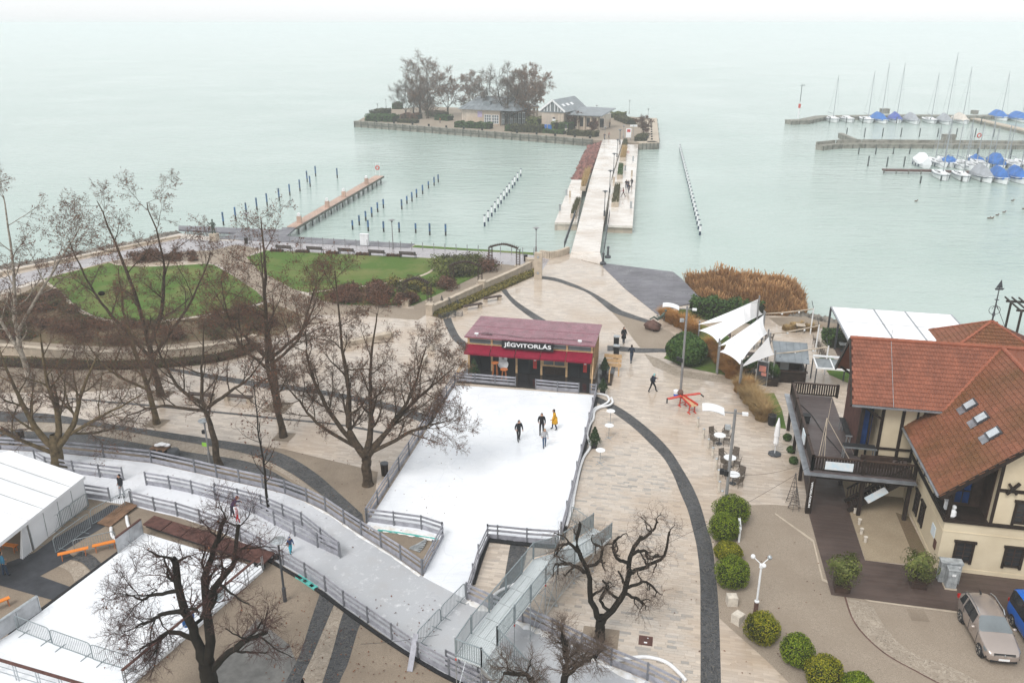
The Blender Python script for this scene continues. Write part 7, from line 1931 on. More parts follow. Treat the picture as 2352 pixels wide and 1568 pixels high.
# corner pillar with lettering, fittings beside it
t=thing('sign_pillar','dark corner pillar with white vertical lettering under the terrace','pillar',Hs(-6.55,4.75,0))
Hs.part('shaft','timber_dark',t,(-6.75,-6.4,4.65,4.95,0,2.75))
put_text('lettering','VITORLÁZEUM',.3,Hs(-6.57,4.64,1.45),-UP,E1,M['white'],t,1.9,.14)
p=Hs(-7.3,5.6,0)
for i,(q,h)in enumerate(((Hs(-7.4,5.1,0),1.7),(Hs(-7.45,5.9,0),2.3))):
    t=thing('wire_cone','tall spiral wire cone frame beside the terrace pillar','wire frame',q,'wire cones by the pillar')
    mb=MB();mb.tube([q+Vector((.42*(1-k/60)*math.cos(k*.7),.42*(1-k/60)*math.sin(k*.7),h*k/60))for k in range(60)],.015,4);mb.build('spiral',M['twig_grey'],t)
    mb=MB()
    for k in range(6):mb.cyl(q+Vector((.42*math.cos(k*1.05),.42*math.sin(k*1.05),0)),q+UP*h,.012,4)
    mb.build('ribs',M['steel_dark'],t)
for i,(x,y)in enumerate(((1808,1012),(1816,1040),(1822,1065))):px_bush('potted_shrub','small potted green shrub beside the terrace edge',x,y-6,9,M['leaf_green'],500,.06,300+i,.9,group='pots along the terrace')
# closed parasol
p=g(1779,1043);t=thing('closed_parasol','closed white parasol on a dark cross base by the plaza','parasol',p)
mb=MB();mb.box(p+UP*.06,(.9,.2,.12),E1,E2);mb.box(p+UP*.059,(.2,.9,.118),E1,E2);mb.lathe(p,[(.5,0),(.5,.09),(.45,.1)],8);mb.build('base',M['steel_dark'],t)
mb=MB();mb.cyl(p,p+UP*2.9,.035,7);mb.build('pole',M['white'],t)
mb=MB();mb.lathe(p,[(.1,.75),(.2,.95),(.17,1.5),(.22,1.55),(.17,2.4),(.04,3.0)],9);mb.build('folded_canopy',M['fabric'],t)
p=g(1772,975);t=thing('litter_bin','black barrel bin by the curved grass verge','bin',p);mb=MB();mb.lathe(p,[(.28,0),(.33,.5),(.32,.85),(.2,.95)],12);mb.build('body',M['black'],t);mb=MB();mb.lathe(p,[(.345,.8),(.345,.87)],12);mb.build('rim',M['steel_dark'],t)
# utility cabinets
U=Fr(g(2171,1352,.03))
t=thing('utility_cabinet','tall grey metal utility cabinet by the house wall','cabinet',U.o);U.part('body','cabinet',t,(0,.55,0,.45,.08,1.25));U.part('base','stone_cream',t,(-.05,.6,-.05,.5,0,.08));U.part('door','cabinet',t,(.03,.52,-.02,-.002,.15,1.2));U.part('label_plate','white',t,(.2,.4,-.03,-.021,.9,1.05));U.part('lid','cabinet',t,(-.03,.58,-.04,.48,1.25,1.3))
t=thing('utility_cabinet','wide grey metal cabinet tucked behind the tall one','cabinet',U(.1,.6,0));U.part('body','cabinet',t,(-.25,.85,.55,1.0,.05,1.35));U.part('lid','cabinet',t,(-.3,.9,.5,1.05,1.35,1.42));U.part('door','cabinet',t,(.2,.8,.53,.548,.15,1.3));U.part('vent','white',t,(.5,.75,.515,.529,1.1,1.25))
for i,(x,y)in enumerate(((1963,1178),(1973,1204),(1978,1226),(1987,1245))):
    p=g(x,y);mb=MB();mb.lathe(p,[(.09,0),(.09,.35),(.12,.36),(.12,.42)],9);tag(mb.build('garden_light',M['concrete_cube'],org=p),'short pale bollard light in the sandy bed','light','bollard lights in the sandy bed')

# ================================================================== ice rinks, fences, tent, steel footbridge
def slab_px(name,poly,z0,z1,m,kind='structure'):
    P=[g(x,y,z1)for x,y in poly]
    mb=MB();mb.prism(P,z0,z1);return mb.build(name,M[m],kind=kind)
RZ=.06
slab_px('ice_rink',[(1046,884),(1365,907),(1283,1247),(1122,1238),(1071,1376),(972,1324),(1012,1238),(842,1204)],.008,RZ,'ice')
up_=[(-140,1012),(0,1032),(130,1040),(239,1051),(348,1063),(448,1085),(498,1097),(550,1109),(604,1121),(655,1134),(705,1153),(748,1174),(790,1203),(830,1229),(875,1257),(920,1286),(969,1321)]
lo_=[(303,1160),(356,1174),(408,1186),(461,1203),(506,1220),(553,1243),(600,1269),(651,1298),(702,1328),(748,1359),(790,1393),(845,1431),(900,1470),(960,1513),(1031,1552),(1105,1590)]
rt_=[(1071,1376),(1130,1402),(1200,1428),(1268,1458),(1335,1492),(1403,1528),(1486,1562),(1560,1600)]
slab_px('ice_track',[(-140,1160),(-140,1010)]+up_[1:]+[(971,1323)]+rt_+[(1500,1720),(1180,1640)]+lo_[::-1]+[(256,1153),(190,1142),(60,1140)],.006,RZ-.012,'ice_wet')
def gzz(x,y,z):return g(x,y,z)
def fence(label,pts,h=1.05,group=None,z=.0,flip=False,brace=False):
    P=[g(x,y,z)for x,y in pts]
    t=thing('rink_fence',label,'fence',P[0],group)
    for i,p in enumerate(P):
        mb=MB();mb.bar(p,p+UP*(h+.06),.09,.07);mb.build('post',M['fence_post'],t)
    for i in range(len(P)-1):
        a,b=P[i],P[i+1];d=(b-a).normalized();n=Vector((-d.y,d.x,0))*.06
        for z0,hh in((.19,.36),(h*.62,.15),(h*.92,.15)):
            mb=MB();mb.bar(a+n+UP*z0+d*.01,b+n+UP*z0-d*.01,.035,hh);mb.build('board',M['fence'],t)
    return t
fence('grey board fence along the plaza side of the curving ice track',up_)
fence('grey board fence along the yard side of the curving ice track',lo_)
fence('grey board fence on the stone plaza side of the track end',rt_)
fence('long front row of the double grey fence splitting the ice track',[(337,1115),(391,1124),(442,1135),(495,1150),(538,1164),(584,1181),(631,1207),(677,1232),(730,1258),(782,1282)])
fence('rear row of the double grey fence splitting the ice track',[(496,1142),(548,1154),(601,1168),(651,1190),(694,1210),(738,1246),(780,1279)])
fence('short grey fence piece beside the man in light trousers',[(83,1064),(108,1079),(170,1089),(230,1097),(284,1104)])
fence('small grey fence piece at the tent corner',[(195,1143),(254,1152)])
fence('grey board fence along the tree side of the large rink',[(842,1200),(868,1158),(893,1118),(917,1080),(940,1045),(962,1010),(984,975),(1006,942),(1026,912),(1044,886)])
fence('grey board fence along the paved side of the large rink',[(1368,907),(1360,940),(1352,975),(1343,1010),(1334,1050),(1324,1090),(1313,1135),(1301,1183),(1288,1232)])
fence('grey board fence at the near left corner of the large rink',[(844,1200),(905,1208),(968,1217),(1016,1233)])
fence('short grey fence between rink neck and gravel triangle',[(1017,1233),(995,1275),(971,1320)])
fence('grey board fence at the near right corner of the large rink',[(1120,1238),(1143,1240),(1210,1247),(1282,1252)])
fence('grey fence along the rink neck beside the steel footbridge',[(1120,1238),(1099,1285),(1086,1330),(1072,1374)])
fence('left grey fence piece in front of the kiosk',[(1046,878),(1091,881),(1137,885),(1184,889)],.95)
fence('right grey fence piece in front of the kiosk',[(1230,894),(1280,899),(1329,903)],.95)
fence('tiny grey gate piece at the kiosk corner of the rink',[(1355,905),(1368,906)],.95)
fence('grey fence stub under the steel footbridge platform',[(1025,1530),(1055,1545),(1098,1566),(1130,1590)],1.0)
# black liner and turquoise foam at the edges
for nm,pts,r_,m_,lab,cat in(('liner_edge',[(1121,1240),(1150,1243),(1210,1250),(1280,1256)],.1,'black','black pond liner edge under the near right rink fence','liner'),('liner_edge',[(1119,1243),(1102,1290),(1086,1340)],.09,'black','black liner edge along the rink neck','liner'),('liner_edge',[(1371,912),(1350,1000),(1326,1100),(1306,1180),(1292,1238)],.09,'black','black liner edge outside the long paved side fence','liner'),
                          ('foam_strip',[(868,1217),(920,1224),(1004,1238)],.025,'turq','turquoise foam strip behind the gravel triangle fence','foam strip'),('foam_strip',[(682,1322),(700,1333),(726,1351)],.09,'turq','thick turquoise foam strip outside the track fence by the lamp','foam strip'),('liner_edge',[(600,1276),(702,1336),(790,1400),(900,1478),(1000,1540),(1070,1575)],.06,'black','black liner edge along the yard side of the ice track','liner')):
    P=smooth([g(x,y,.05)for x,y in pts],4);mb=MB()
    for i in range(len(P)-1):mb.bar(P[i],P[i+1],r_*3.2,.1+.03*(i%2))
    tag(mb.build(nm,M[m_],org=P[0]),lab,cat)
# snow ridges
for k,(pts,w)in enumerate((([(850,1210),(900,1216),(960,1226),(1003,1238)],.5),([(700,1152),(760,1185),(830,1233),(900,1277),(965,1322)],.13),([(1075,1380),(1130,1406),(1200,1434),(1262,1460)],.35),([(1330,1495),(1400,1532),(1480,1568)],.3))):
    P=smooth([g(x,y,RZ-.004)for x,y in pts],8);rs2=random.Random(k);V,Fq=[],[]
    for i,p in enumerate(P):
        d=(P[min(i+1,len(P)-1)]-P[max(i-1,0)]).normalized();s=Vector((-d.y,d.x,0));ww=w*rs2.uniform(.15,.9)
        V+=[p-s*ww,p-s*ww*.4+UP*rs2.uniform(.0,.035),p+s*ww*.4+UP*rs2.uniform(.0,.045),p+s*ww]
    for i in range(len(P)-1):
        for j in range(3):Fq.append((i*4+j+1,i*4+j,i*4+j+4,i*4+j+5))
    mb=MB();mb.add(V,Fq);tag(mb.build('snow_ridge',M['snow'],org=P[0],kind='stuff',sm=True),'ridge of scraped snow along the ice edge','snow')
# white hoses
def hose(label,pts,r=.09,px=None,z=.1):
    P=smooth([g(*(px(x,y)if px else(x,y)),z)for x,y in pts],6);mb=MB();mb.tube(P,r,8);tag(mb.build('white_pipe',M['pvc'],org=P[0],sm=True),label,'pipe')
zz8=lambda x,y:(1267.9+x*.2227,872.8+y*.2227)
hose('white coolant pipe looping round the kiosk corner',[(450,140),(520,145),(575,170),(585,215),(530,255),(450,285),(415,330),(395,400),(375,460),(355,540),(330,640),(300,760),(265,900),(235,1050),(205,1200),(185,1330),(160,1450)],.1,zz8)
hose('second white coolant pipe bending out by the potted fir',[(610,180),(625,225),(590,258),(500,280),(440,320),(425,400),(390,460),(362,560),(385,640),(390,700),(330,790),(285,920),(250,1080),(222,1220),(215,1290),(180,1400),(150,1500)],.1,zz8,.16)
hose('white pipe curving on the paving at the track end',[(1405,1520),(1440,1512),(1485,1508),(1530,1520),(1560,1545),(1575,1562)],.1)
hose('white pipe arching below the steel footbridge',[(1128,1372),(1150,1355),(1190,1338),(1225,1330)],.09,None,.3)
hose('white pipe running under the footbridge to the track end',[(1214,1395),(1228,1415),(1262,1435),(1300,1462),(1350,1485),(1405,1520)],.09)
zz3=lambda x,y:(x*.2168,992.25+y*.2168)
hose('short white pipe bent beside the wooden ramp, right one',[(1340,890),(1350,960),(1370,1005),(1410,1020),(1500,1012)],.1,zz3)
hose('short white pipe bent beside the wooden ramp, left one',[(1175,1010),(1180,1070),(1205,1115),(1250,1140)],.1,zz3)
# crowd barriers
def barrier(p,q,label,group,h=1.05):
    t=thing('crowd_barrier',label,'barrier',p,group)
    d=q-p;dn=d.normalized();s=Vector((-dn.y,dn.x,0))
    a,b=p+UP*.12,q+UP*.12
    mb=MB();c=.18
    mb.tube([a,p+UP*(h-c),p+dn*.05+UP*(h-.05),p+dn*c+UP*h,q-dn*c+UP*h,q-dn*.05+UP*(h-.05),q+UP*(h-c),b,a],.026,5);mb.build('frame',M['steel_bar'],t)
    mb=MB();n=max(6,int(d.length/.13))
    for i in range(1,n):c_=p.lerp(q,i/n);mb.cyl(c_+UP*.12,c_+UP*h,.012,4)
    mb.build('bars',M['steel_bar'],t)
    for f in(.18,.82):c_=p.lerp(q,f);mb=MB();mb.bar(c_-s*.32+UP*.02,c_+s*.32+UP*.02,.03,.03);mb.bar(c_+UP*.02,c_+UP*.14,.03,.03);mb.build('foot',M['steel_bar'],t)
for a,b in(((41.6,1449.6),(120,1480)),((122.5,1482),(214,1515)),((215.5,1517),(313,1547))):barrier(g(*a,.2),g(*b,.2),'steel crowd barrier standing on the small white ice rink','barriers across the small rink')
for a,b in(((960,1488),(1012,1432)),((1014,1430),(1068,1373))):barrier(g(*a,RZ),g(*b,RZ),'steel crowd barrier closing the ice track beside the footbridge','barriers closing the track')
b3=lambda x,y:g(*zz3(x,y))
for a,b in(((365,1235),(640,1015)),((640,1015),(770,920)),((770,920),(945,795))):barrier(b3(*a),b3(*b),'steel crowd barrier along the white tent wall','barriers along the tent wall',1.1)
for a,b in(((595,1290),(965,1020)),((985,985),(1330,800)),((1330,790),(1410,745))):barrier(b3(*a),b3(*b),'steel crowd barrier beside the wooden ramp','barriers beside the ramp',1.15)
barrier(b3(800,1290),b3(1240,1190),'steel crowd barrier behind the orange benches',None,1.0)
barrier(g(1312,1195),g(1358,1228),'steel crowd barrier closing the gap by the footbridge end',None,1.1)
# ramp, benches, trailer
def plank_ramp(label,quad,z0,z1,m,n=5):
    P=[g(x,y)for x,y in quad]
    t=thing('wooden_ramp',label,'ramp',P[0])
    for i in range(n):
        a0,a1=i/n+.006,(i+1)/n-.006
        q=[P[0].lerp(P[1],a0)+UP*z0,P[0].lerp(P[1],a1)+UP*z0,P[3].lerp(P[2],a1)+UP*z1,P[3].lerp(P[2],a0)+UP*z1]
        mb=MB();mb.hexa([p-UP*.06 for p in q],q)
        o=mb.build('plank',M[m],t)
    return t
plank_ramp('brown wooden ramp leading up to the ice track gate',[zz3(1030,975),zz3(1170,1015),zz3(1460,800),zz3(1335,760)],.12,.22,'wood_ramp')
def bench_o(label,a,b,zt=.47,group=None):
    p,q=g(*a),g(*b);t=thing('beer_bench',label,'bench',(p+q)/2,group)
    mb=MB();mb.bar(p+UP*zt,q+UP*zt,.28,.05);mb.build('seat',M['orange'],t)
    d=(q-p).normalized();s=Vector((-d.y,d.x,0))
    for f in(.12,.88):
        c=p.lerp(q,f);mb=MB()
        for k in(-.1,.1):mb.bar(c+s*k*1.2,c+s*k+UP*(zt-.03),.04,.04)
        mb.bar(c-s*.1+UP*.12,c+s*.1+UP*.12,.03,.03);mb.build('leg',M['stool'],t)
bench_o('orange trestle bench beside the dark matting',zz3(625,1365),zz3(950,1290));bench_o('orange trestle bench against the clear rink panel',zz3(990,1275),zz3(1250,1215));bench_o('orange trestle bench near the tent left of the small rink',(-20,1406),(26,1387));bench_o('orange trestle bench inside the dark tent opening',(0,1262),(42,1268))
# small rink
SZ=.2
sr=slab_px('small_ice_rink',[(330,1223),(604,1306),(286,1580),(120,1700),(-120,1640),(-120,1540),(22,1456),(94,1404),(273,1269)],.01,SZ,'ice')
P=[g(x,y)for x,y in((330,1218),(356,1198),(634,1285),(608,1311))]
t=thing('flatbed_trailer','long reddish brown flatbed trailer at the head of the small rink','trailer',P[0])
for i in range(6):
    f0,f1=i/6+.004,(i+1)/6-.004
    q=[P[0].lerp(P[3],f0),P[0].lerp(P[3],f1),P[1].lerp(P[2],f1),P[1].lerp(P[2],f0)]
    mb=MB();mb.hexa([p+UP*.42 for p in q],[p+UP*.5 for p in q]);mb.build('bed_panel',M['wood_brown'],t)
q=[P[0],P[3],P[2],P[1]];mb=MB();mb.hexa([p.lerp(sum(q,Vector())/4,.05)+UP*.3 for p in q],[p.lerp(sum(q,Vector())/4,.05)+UP*.419 for p in q]);mb.build('chassis',M['black'],t)
dT=(P[3]-P[0]).normalized();sT=(P[2]-P[3]).normalized()
for side in(P[3],P[2]-sT*.0):
    for k in(.25,.85):
        c=side-dT*k+UP*.24+sT*(.03 if side is P[3]else-.03)
        mb=MB();mb.cyl(c-sT*.1,c+sT*.1,.24,14);wh=mb.build('wheel',M['black'],t);mb=MB();mb.cyl(c-sT*.115,c+sT*.115,.13,10);mb.build('rim',M['white'],wh)
def glass_fence(label,a,b,h,n,top='wood_brown',m='plexi',z=SZ):
    p,q=g(*a,z),g(*b,z);t=thing('panel_barrier',label,'barrier',p)
    d=(q-p)
    for i in range(n):
        u,v=p+d*(i/n+.01),p+d*((i+1)/n-.01);mb=MB();mb.bar(u+UP*h*.5,v+UP*h*.5,.03,h*.92);mb.build('clear_panel',M[m],t)
    for i in range(n+1):c=p+d*i/n;mb=MB();mb.bar(c,c+UP*h,.06,.05);mb.build('post',M['steel'],t)
    mb=MB();mb.bar(p+UP*(h+.04),q+UP*(h+.04),.14,.06);mb.build('top_rail',M[top],t)
glass_fence('clear panel barrier with brown top rail near the trailer',(272,1270),(329,1226),1.05,2);glass_fence('clear panel barrier with steel rail at the left rink edge',(-60,1510),(94,1404),1.0,3,'steel')
def rail_fence(label,a,b,n,h=1.0,z=SZ):
    p,q=g(*a,z),g(*b,z);t=thing('rink_railing',label,'railing',p);d=q-p
    for i in range(n+1):
        for e in(-.012,.012):
            c=p+d*min(1,max(0,i/n+e));mb=MB();mb.bar(c,c+UP*h,.04,.04);mb.build('post',M['steel'],t)
    mb=MB();mb.bar(p+UP*(h+.03),q+UP*(h+.03),.16,.05);mb.build('top_rail',M['wood_brown'],t)
    for zz in(.25,.6):mb=MB();mb.bar(p+UP*h*zz,q+UP*h*zz,.03,.03);mb.build('mid_rail',M['steel'],t)
    return t
rail_fence('steel railing with brown top rail on the tree side of the small rink',(606,1306),(288,1578),7)
p,q=g(606,1307,.0),g(288,1579,.0);d=q-p;nrm_=Vector((-d.y,d.x,0)).normalized()
for i,(f,m_,w)in enumerate(((.36,'poster_blue',.12),(.82,'poster_blue',.1))):
    c0_,c1_=p+d*(f-w/2),p+d*(f+w/2);mb=MB();mb.bar(c0_-nrm_*.05+UP*.72,c1_-nrm_*.05+UP*.72,.02,.7);tag(mb.build('printed_banner',M[m_],org=c0_),'white printed banner on the small rink railing, %s'%('toward the trailer' if i==0 else 'toward the steel barriers'),'banner')
mb=MB();c=p+d*.57-nrm_*.08+UP*.72;mb.cyl(c,c-nrm_*.03,.42,20);dd_=d.normalized();tag(mb.build('round_sign',mat('blue_disc',(.02,.18,.55),.4),org=c),'round blue sign on the small rink railing','sign')
rail_fence('steel railing with brown top pieces along the lower rink edge',(-60,1532),(200,1610),5)
p,q=g(273,1272),g(22,1460);mb=MB();mb.bar(p+UP*.1,q+UP*.1,.16,.2);tag(mb.build('rink_border',M['black'],org=p),'black border strip on the tent side of the small rink','border')
# tent
tb=g(201.6,1159);tf=g(78,1263)
dt=(tf-tb).normalized();dl=Vector((dt.y,-dt.x,0))
if dl.x>0:dl=-dl
Lt=(tf-tb).length
T2=lambda u,v,z:tb+dt*u+dl*v+UP*z     # u along the wall, v to the left
tt=thing('white_tent','large white event tent with gabled canvas roof','tent',tb)
EH,RH,HWID=2.15,3.6,5.0
def patch(name,grid,m,sub=8,sag=.0,seed=0):
    A,B,C2,D2=grid;V,Fq=[],[];rs3=random.Random(seed)
    for i in range(sub+1):
        for j in range(sub+1):
            u,v=i/sub,j/sub
            pnt=A.lerp(B,u).lerp(D2.lerp(C2,u),v);V.append(pnt-UP*sag*math.sin(math.pi*u)*math.sin(math.pi*v)+UP*rs3.uniform(-.02,.02))
    for i in range(sub):
        for j in range(sub):Fq.append((i*(sub+1)+j,i*(sub+1)+j+1,(i+1)*(sub+1)+j+1,(i+1)*(sub+1)+j))
    mb=MB();mb.add(V,Fq);return mb.build(name,M[m],tt,sm=True)
patch('roof_slope',(T2(-.1,-.15,EH),T2(Lt,-.15,EH),T2(Lt,HWID,RH),T2(-.1,HWID,RH)),'tent',10,.12,1)
patch('roof_slope',(T2(Lt,2*HWID,EH),T2(-.1,2*HWID,EH),T2(-.1,HWID,RH),T2(Lt,HWID,RH)),'tent',10,.12,2)
patch('front_roof_slope',(T2(Lt+.05,-.15,EH),T2(Lt+4.5,-.15,EH),T2(Lt+4.5,HWID,RH),T2(Lt+.05,HWID,RH)),'tent',8,.15,3)
patch('side_wall',(T2(0,0,.02),T2(Lt,0,.02),T2(Lt,-.05,EH),T2(0,-.05,EH)),'tent',8,0,4)
mb=MB();mb.add([T2(0,0,0),T2(0,2*HWID,0),T2(0,2*HWID,EH),T2(0,HWID,RH-.02),T2(0,0,EH)],[(0,1,2,3,4)]);mb.build('back_wall',M['tent'],tt)
patch('far_wall',(T2(Lt,2*HWID,.02),T2(0,2*HWID,.02),T2(0,2*HWID,EH),T2(Lt,2*HWID,EH)),'tent',4,0,5)
mb=MB()
V=[]
for k in range(13):
    a=k/12;off=.14*(1 if k%2 else-1);V+=[T2(Lt+.15+.9*a*.9,.1+off,.02),T2(Lt+.1+.35*a,.05+off*.3,EH-.1)]
mb.add(V,[(2*k,2*k+2,2*k+3,2*k+1)for k in range(12)]);mb.build('gathered_curtain',M['tent'],tt,sm=True)
for u,v in((0,0),(Lt,0),(Lt+4.4,0),(0,2*HWID),(Lt,2*HWID)):mb=MB();mb.bar(T2(u,v,0),T2(u,v,EH),.07,.07);mb.build('tent_pole',M['steel'],tt)
for u in(0,Lt,Lt+4.4):mb=MB();mb.bar(T2(u,-.12,EH+.01),T2(u,HWID,RH+.03),.06,.05);mb.build('roof_rib',M['tent'],tt)
for u in(1.3,2.6,3.9):mb=MB();mb.bar(T2(u,-.14,EH+.004),T2(u,HWID,RH+.004),.03,.02);mb.build('roof_seam',M['cabinet'],tt);mb=MB();mb.bar(T2(u,-.03,.05),T2(u,-.07,EH),.02,.02);mb.build('wall_seam',M['cabinet'],tt)
mb=MB();mb.bar(T2(-.1,-.17,EH-.08),T2(Lt+4.5,-.17,EH-.08),.02,.22);mb.build('eave_valance',M['tent'],tt)
p=T2(Lt-1.0,1.4,0)
# ---- steel footbridge of scaffolding
sb=thing('steel_footbridge','galvanised scaffold footbridge with stairs crossing the ice track','bridge',Vector((-2.2,31.5,0)))
def V3(x,y,z):return Vector((x,y,z))
FZ=2.5
A0,A1=g(1047,1508,FZ),g(1106,1531,FZ)
Bq0,Bq1=g(1083,1454,FZ),g(1142,1481,FZ)
C0,C1=g(1198,1317,FZ),g(1236,1331,FZ)
C1=C0+(Bq1-Bq0)
D0=g(1225,1283,FZ);D1=D0+(Bq1-Bq0)
E0,E1_=g(1276,1268,1.35),None
turn=Vector((.72,.69,0)).normalized();side_=Vector((turn.y,-turn.x,0))*(Bq1-Bq0).length
E1_=E0+side_
F0=E0+turn*1.6;F1=F0+side_
G0=g(1362,1212,.02);G1=G0+side_
def tread_panel(q,name='deck_panel',th=.06):
    mb=MB();mb.hexa([p-UP*th for p in q],q);return mb.build(name,M['steel_grate'],sb)
tread_panel([A0,A1,Bq1,Bq0])
for i in range(4):
    f0,f1=i/4+.004,(i+1)/4-.004
    for j in range(4):
        h0,h1=j/4+.006,(j+1)/4-.006
        L0,R0,L1,R1=Bq0.lerp(C0,f0),Bq1.lerp(C1,f0),Bq0.lerp(C0,f1),Bq1.lerp(C1,f1)
        tread_panel([L0.lerp(R0,h0),L0.lerp(R0,h1),L1.lerp(R1,h1),L1.lerp(R1,h0)])
tread_panel([C0,C1,D1,D0])
def stairs(L0,R0,L1,R1,n):
    for i in range(n):
        f0,f1=i/n,(i+1)/n
        z=L0.z+(L1.z-L0.z)*f1
        q=[L0.lerp(L1,f0),R0.lerp(R1,f0),R0.lerp(R1,f1+.1/n),L0.lerp(L1,f1+.1/n)]
        q=[Vector((p.x,p.y,z))for p in q]
        tread_panel(q,'stair_tread',.04)
    for P_,Q_ in((L0,L1),(R0,R1)):mb=MB();mb.bar(P_-UP*.15,Q_-UP*.15,.04,.2);mb.build('stringer',M['steel'],sb)
stairs(D0,D1,E0,E1_,7);tread_panel([E0,E1_,F1,F0]);stairs(F0,F1,G0,G1,8)
S0,S1=A1,Bq1
dn_=(A1-A0).normalized()
T0,T1=S0+dn_*3.0-UP*2.4,S1+dn_*3.0-UP*2.4
stairs(S1,S0,T1,T0,12)
def bars_rail(P_,h=1.05):
    for i in range(len(P_)-1):
        a,b=P_[i],P_[i+1];L=(b-a).length
        if L<.15:continue
        mb=MB();mb.tube([a+UP*h,b+UP*h],.034,6);mb.build('handrail',M['steel_bar'],sb)
        mb=MB();mb.tube([a+UP*.12,b+UP*.12],.024,5);n=max(3,int(L/.12))
        for k in range(1,n):c=a.lerp(b,k/n);mb.cyl(c+UP*.12,c+UP*h,.015,4)
        mb.build('railing_bars',M['steel_bar'],sb)
    for p in P_:
        mb=MB();mb.bar(p,p+UP*(h+.06),.08,.05);mb.build('railing_post',M['steel_bar'],sb)
Lm=[Bq0.lerp(C0,k/3)for k in range(4)];Rm=[Bq1.lerp(C1,k/3)for k in range(4)]
bars_rail([A1,A0]+Lm+[D0,E0,F0,G0]);bars_rail(Rm+[D1,E1_,F1,G1]);bars_rail([S1,T1]);bars_rail([S0,T0])
feet=[A0,A1,Bq0,Bq1,Rm[1],Lm[1],Rm[2],Lm[2],C0,C1,D0,D1,E0,E1_,F0,F1]
for p in feet:
    mb=MB();mb.cyl(Vector((p.x,p.y,0)),p,.025,6);mb.build('standard',M['steel'],sb);mb=MB();mb.box(Vector((p.x,p.y,.02)),(.16,.16,.04));mb.build('base_plate',M['steel'],sb)
for(p,q)in((A0,A1),(A0,Bq0),(A1,Bq1),(C0,C1),(C1,D1),(D1,E1_),(Rm[2],C1),(E1_,F1),(D0,D1),(C0,D0)):
    mb=MB();mb.cyl(Vector((p.x,p.y,.3)),Vector((q.x,q.y,q.z-.3)),.02,5);mb.cyl(Vector((q.x,q.y,.3)),Vector((p.x,p.y,p.z-.3)),.02,5);mb.cyl(Vector((p.x,p.y,.35)),Vector((q.x,q.y,.35)),.02,5);mb.build('cross_brace',M['steel'],sb)
for p in(A0,Rm[1],C1,Lm[1]):mb=MB();mb.box(p-UP*.12,(.07,.07,.1));mb.build('red_coupler',M['red'],sb)
# leaning board
a,b=g(941,1541,.02),g(958,1500)+UP*1.25;mb=MB();mb.bar(a,b,.05,.28,E1);tag(mb.build('leaning_board',M['fence'],org=a),'grey board leaning against the track fence by the barriers','board')
for k in range(5):
    pass
p=g(954,1257);mb=MB()
for k in range(7):an=-.5+k*.22;c=p+Vector((.06*k,.1*k-.3,.05+.025*k));mb.bar(c-Vector((math.cos(an),math.sin(an),0))*.4,c+Vector((math.cos(an),math.sin(an),0))*.4,.12,.03)
tag(mb.build('plank_pile',M['cabinet'],org=p),'small pile of grey plank offcuts in the gravel triangle','planks')
# manhole and block stones
p=g(1483,1471);t=thing('manhole_cover','dark square metal cover set in the paving','manhole',p)
mb=MB();mb.box(p+UP*.012,(.72,.72,.024),E1,E2);mb.build('plate',M['wood_brown'],t);mb=MB();mb.box(p+UP*.027-E2*.15,(.16,.1,.006),E1,E2);mb.box(p+UP*.027+E2*.2+E1*.1,(.07,.05,.006),E1,E2);mb.build('marking',M['white'],t)
for k,(x,y,an,lab)in enumerate(((1680,1386,.0,'pale travertine cube beside the clipped bush'),(1694,1428,.7,'pale travertine cube turned cornerwise in the gravel'))):
    p=g(x,y);a_,b_=Vector((math.cos(an),math.sin(an),0)),Vector((-math.sin(an),math.cos(an),0));mb=MB();mb.box(p+UP*.28,(.55,.5,.52),a_,b_);mb.box(p+UP*.01,(.57,.52,.02),a_,b_);mb.box(p+UP*.55,(.5,.45,.02),a_,b_);tag(mb.build('stone_cube',M['concrete_cube'],org=p),lab,'stone')
p,q=g(1697,1245),g(1694,1205);mb=MB();mb.bar(p+UP*.45,q+UP*.45,.12,.9);mb.bar(p+UP*.92,q+UP*.92,.16,.04);tag(mb.build('garden_screen',M['white'],org=p),'narrow white screen behind the clipped bushes','screen')
# ================================================================== lamps and small plaza things
def flag_lamp(label,px,yt):
    p=g(*px);h=height_to(p,yt);t=thing('tall_lamp',label,'street lamp',p)
    mb=MB();mb.lathe(p,[(.16,0),(.14,.6),(.11,.62),(.09,h)],10);mb.build('pole',M['pole'],t)
    top=p+UP*(h-.25)
    mb=MB();mb.bar(top,top-E1*1.3-UP*.0,.06,.06);mb.bar(top,top+E1*.55,.06,.06);mb.build('arm',M['pole'],t)
    mb=MB();V=[]
    for i in range(9):
        u=i/8;V+=[top+E1*(-2.0+1.35*u)+E2*(-.55)+UP*(.25-1.0*(u-.3)**2*.5),top+E1*(-2.0+1.35*u)+E2*.55+UP*(.25-1.0*(u-.3)**2*.5)]
    mb.add(V+[v+UP*.03 for v in V],[(2*i,2*i+1,2*i+3,2*i+2)for i in range(8)]+[(18+2*i,18+2*i+2,18+2*i+3,18+2*i+1)for i in range(8)]);mb.build('reflector',M['white'],t)
    mb=MB();mb.box(top+E1*.6,(.36,.22,.16),E1,E2);mb.build('lamp_head',M['white'],t)
    mb=MB();mb.box(top-UP*1.0-E1*.35,(.34,.3,.25),E1,E2);mb.bar(top-UP*1.05,top-UP*1.05-E1*.3,.04,.04);mb.build('spotlight',M['cabinet'],t)
    m_=p+UP*h*(.42)
    for s in(-.28,.0):mb=MB();mb.box(m_+E1*(s-.15)-UP*s*.3,(.26,.24,.34),E1,E2);mb.build('loudspeaker',M['black'],t)
flag_lamp('tall grey lamp with white reflector beside the laurel dome',(1562,913),703)
flag_lamp('tall grey lamp with white reflector beside the clipped bushes',(1663,1187),940)
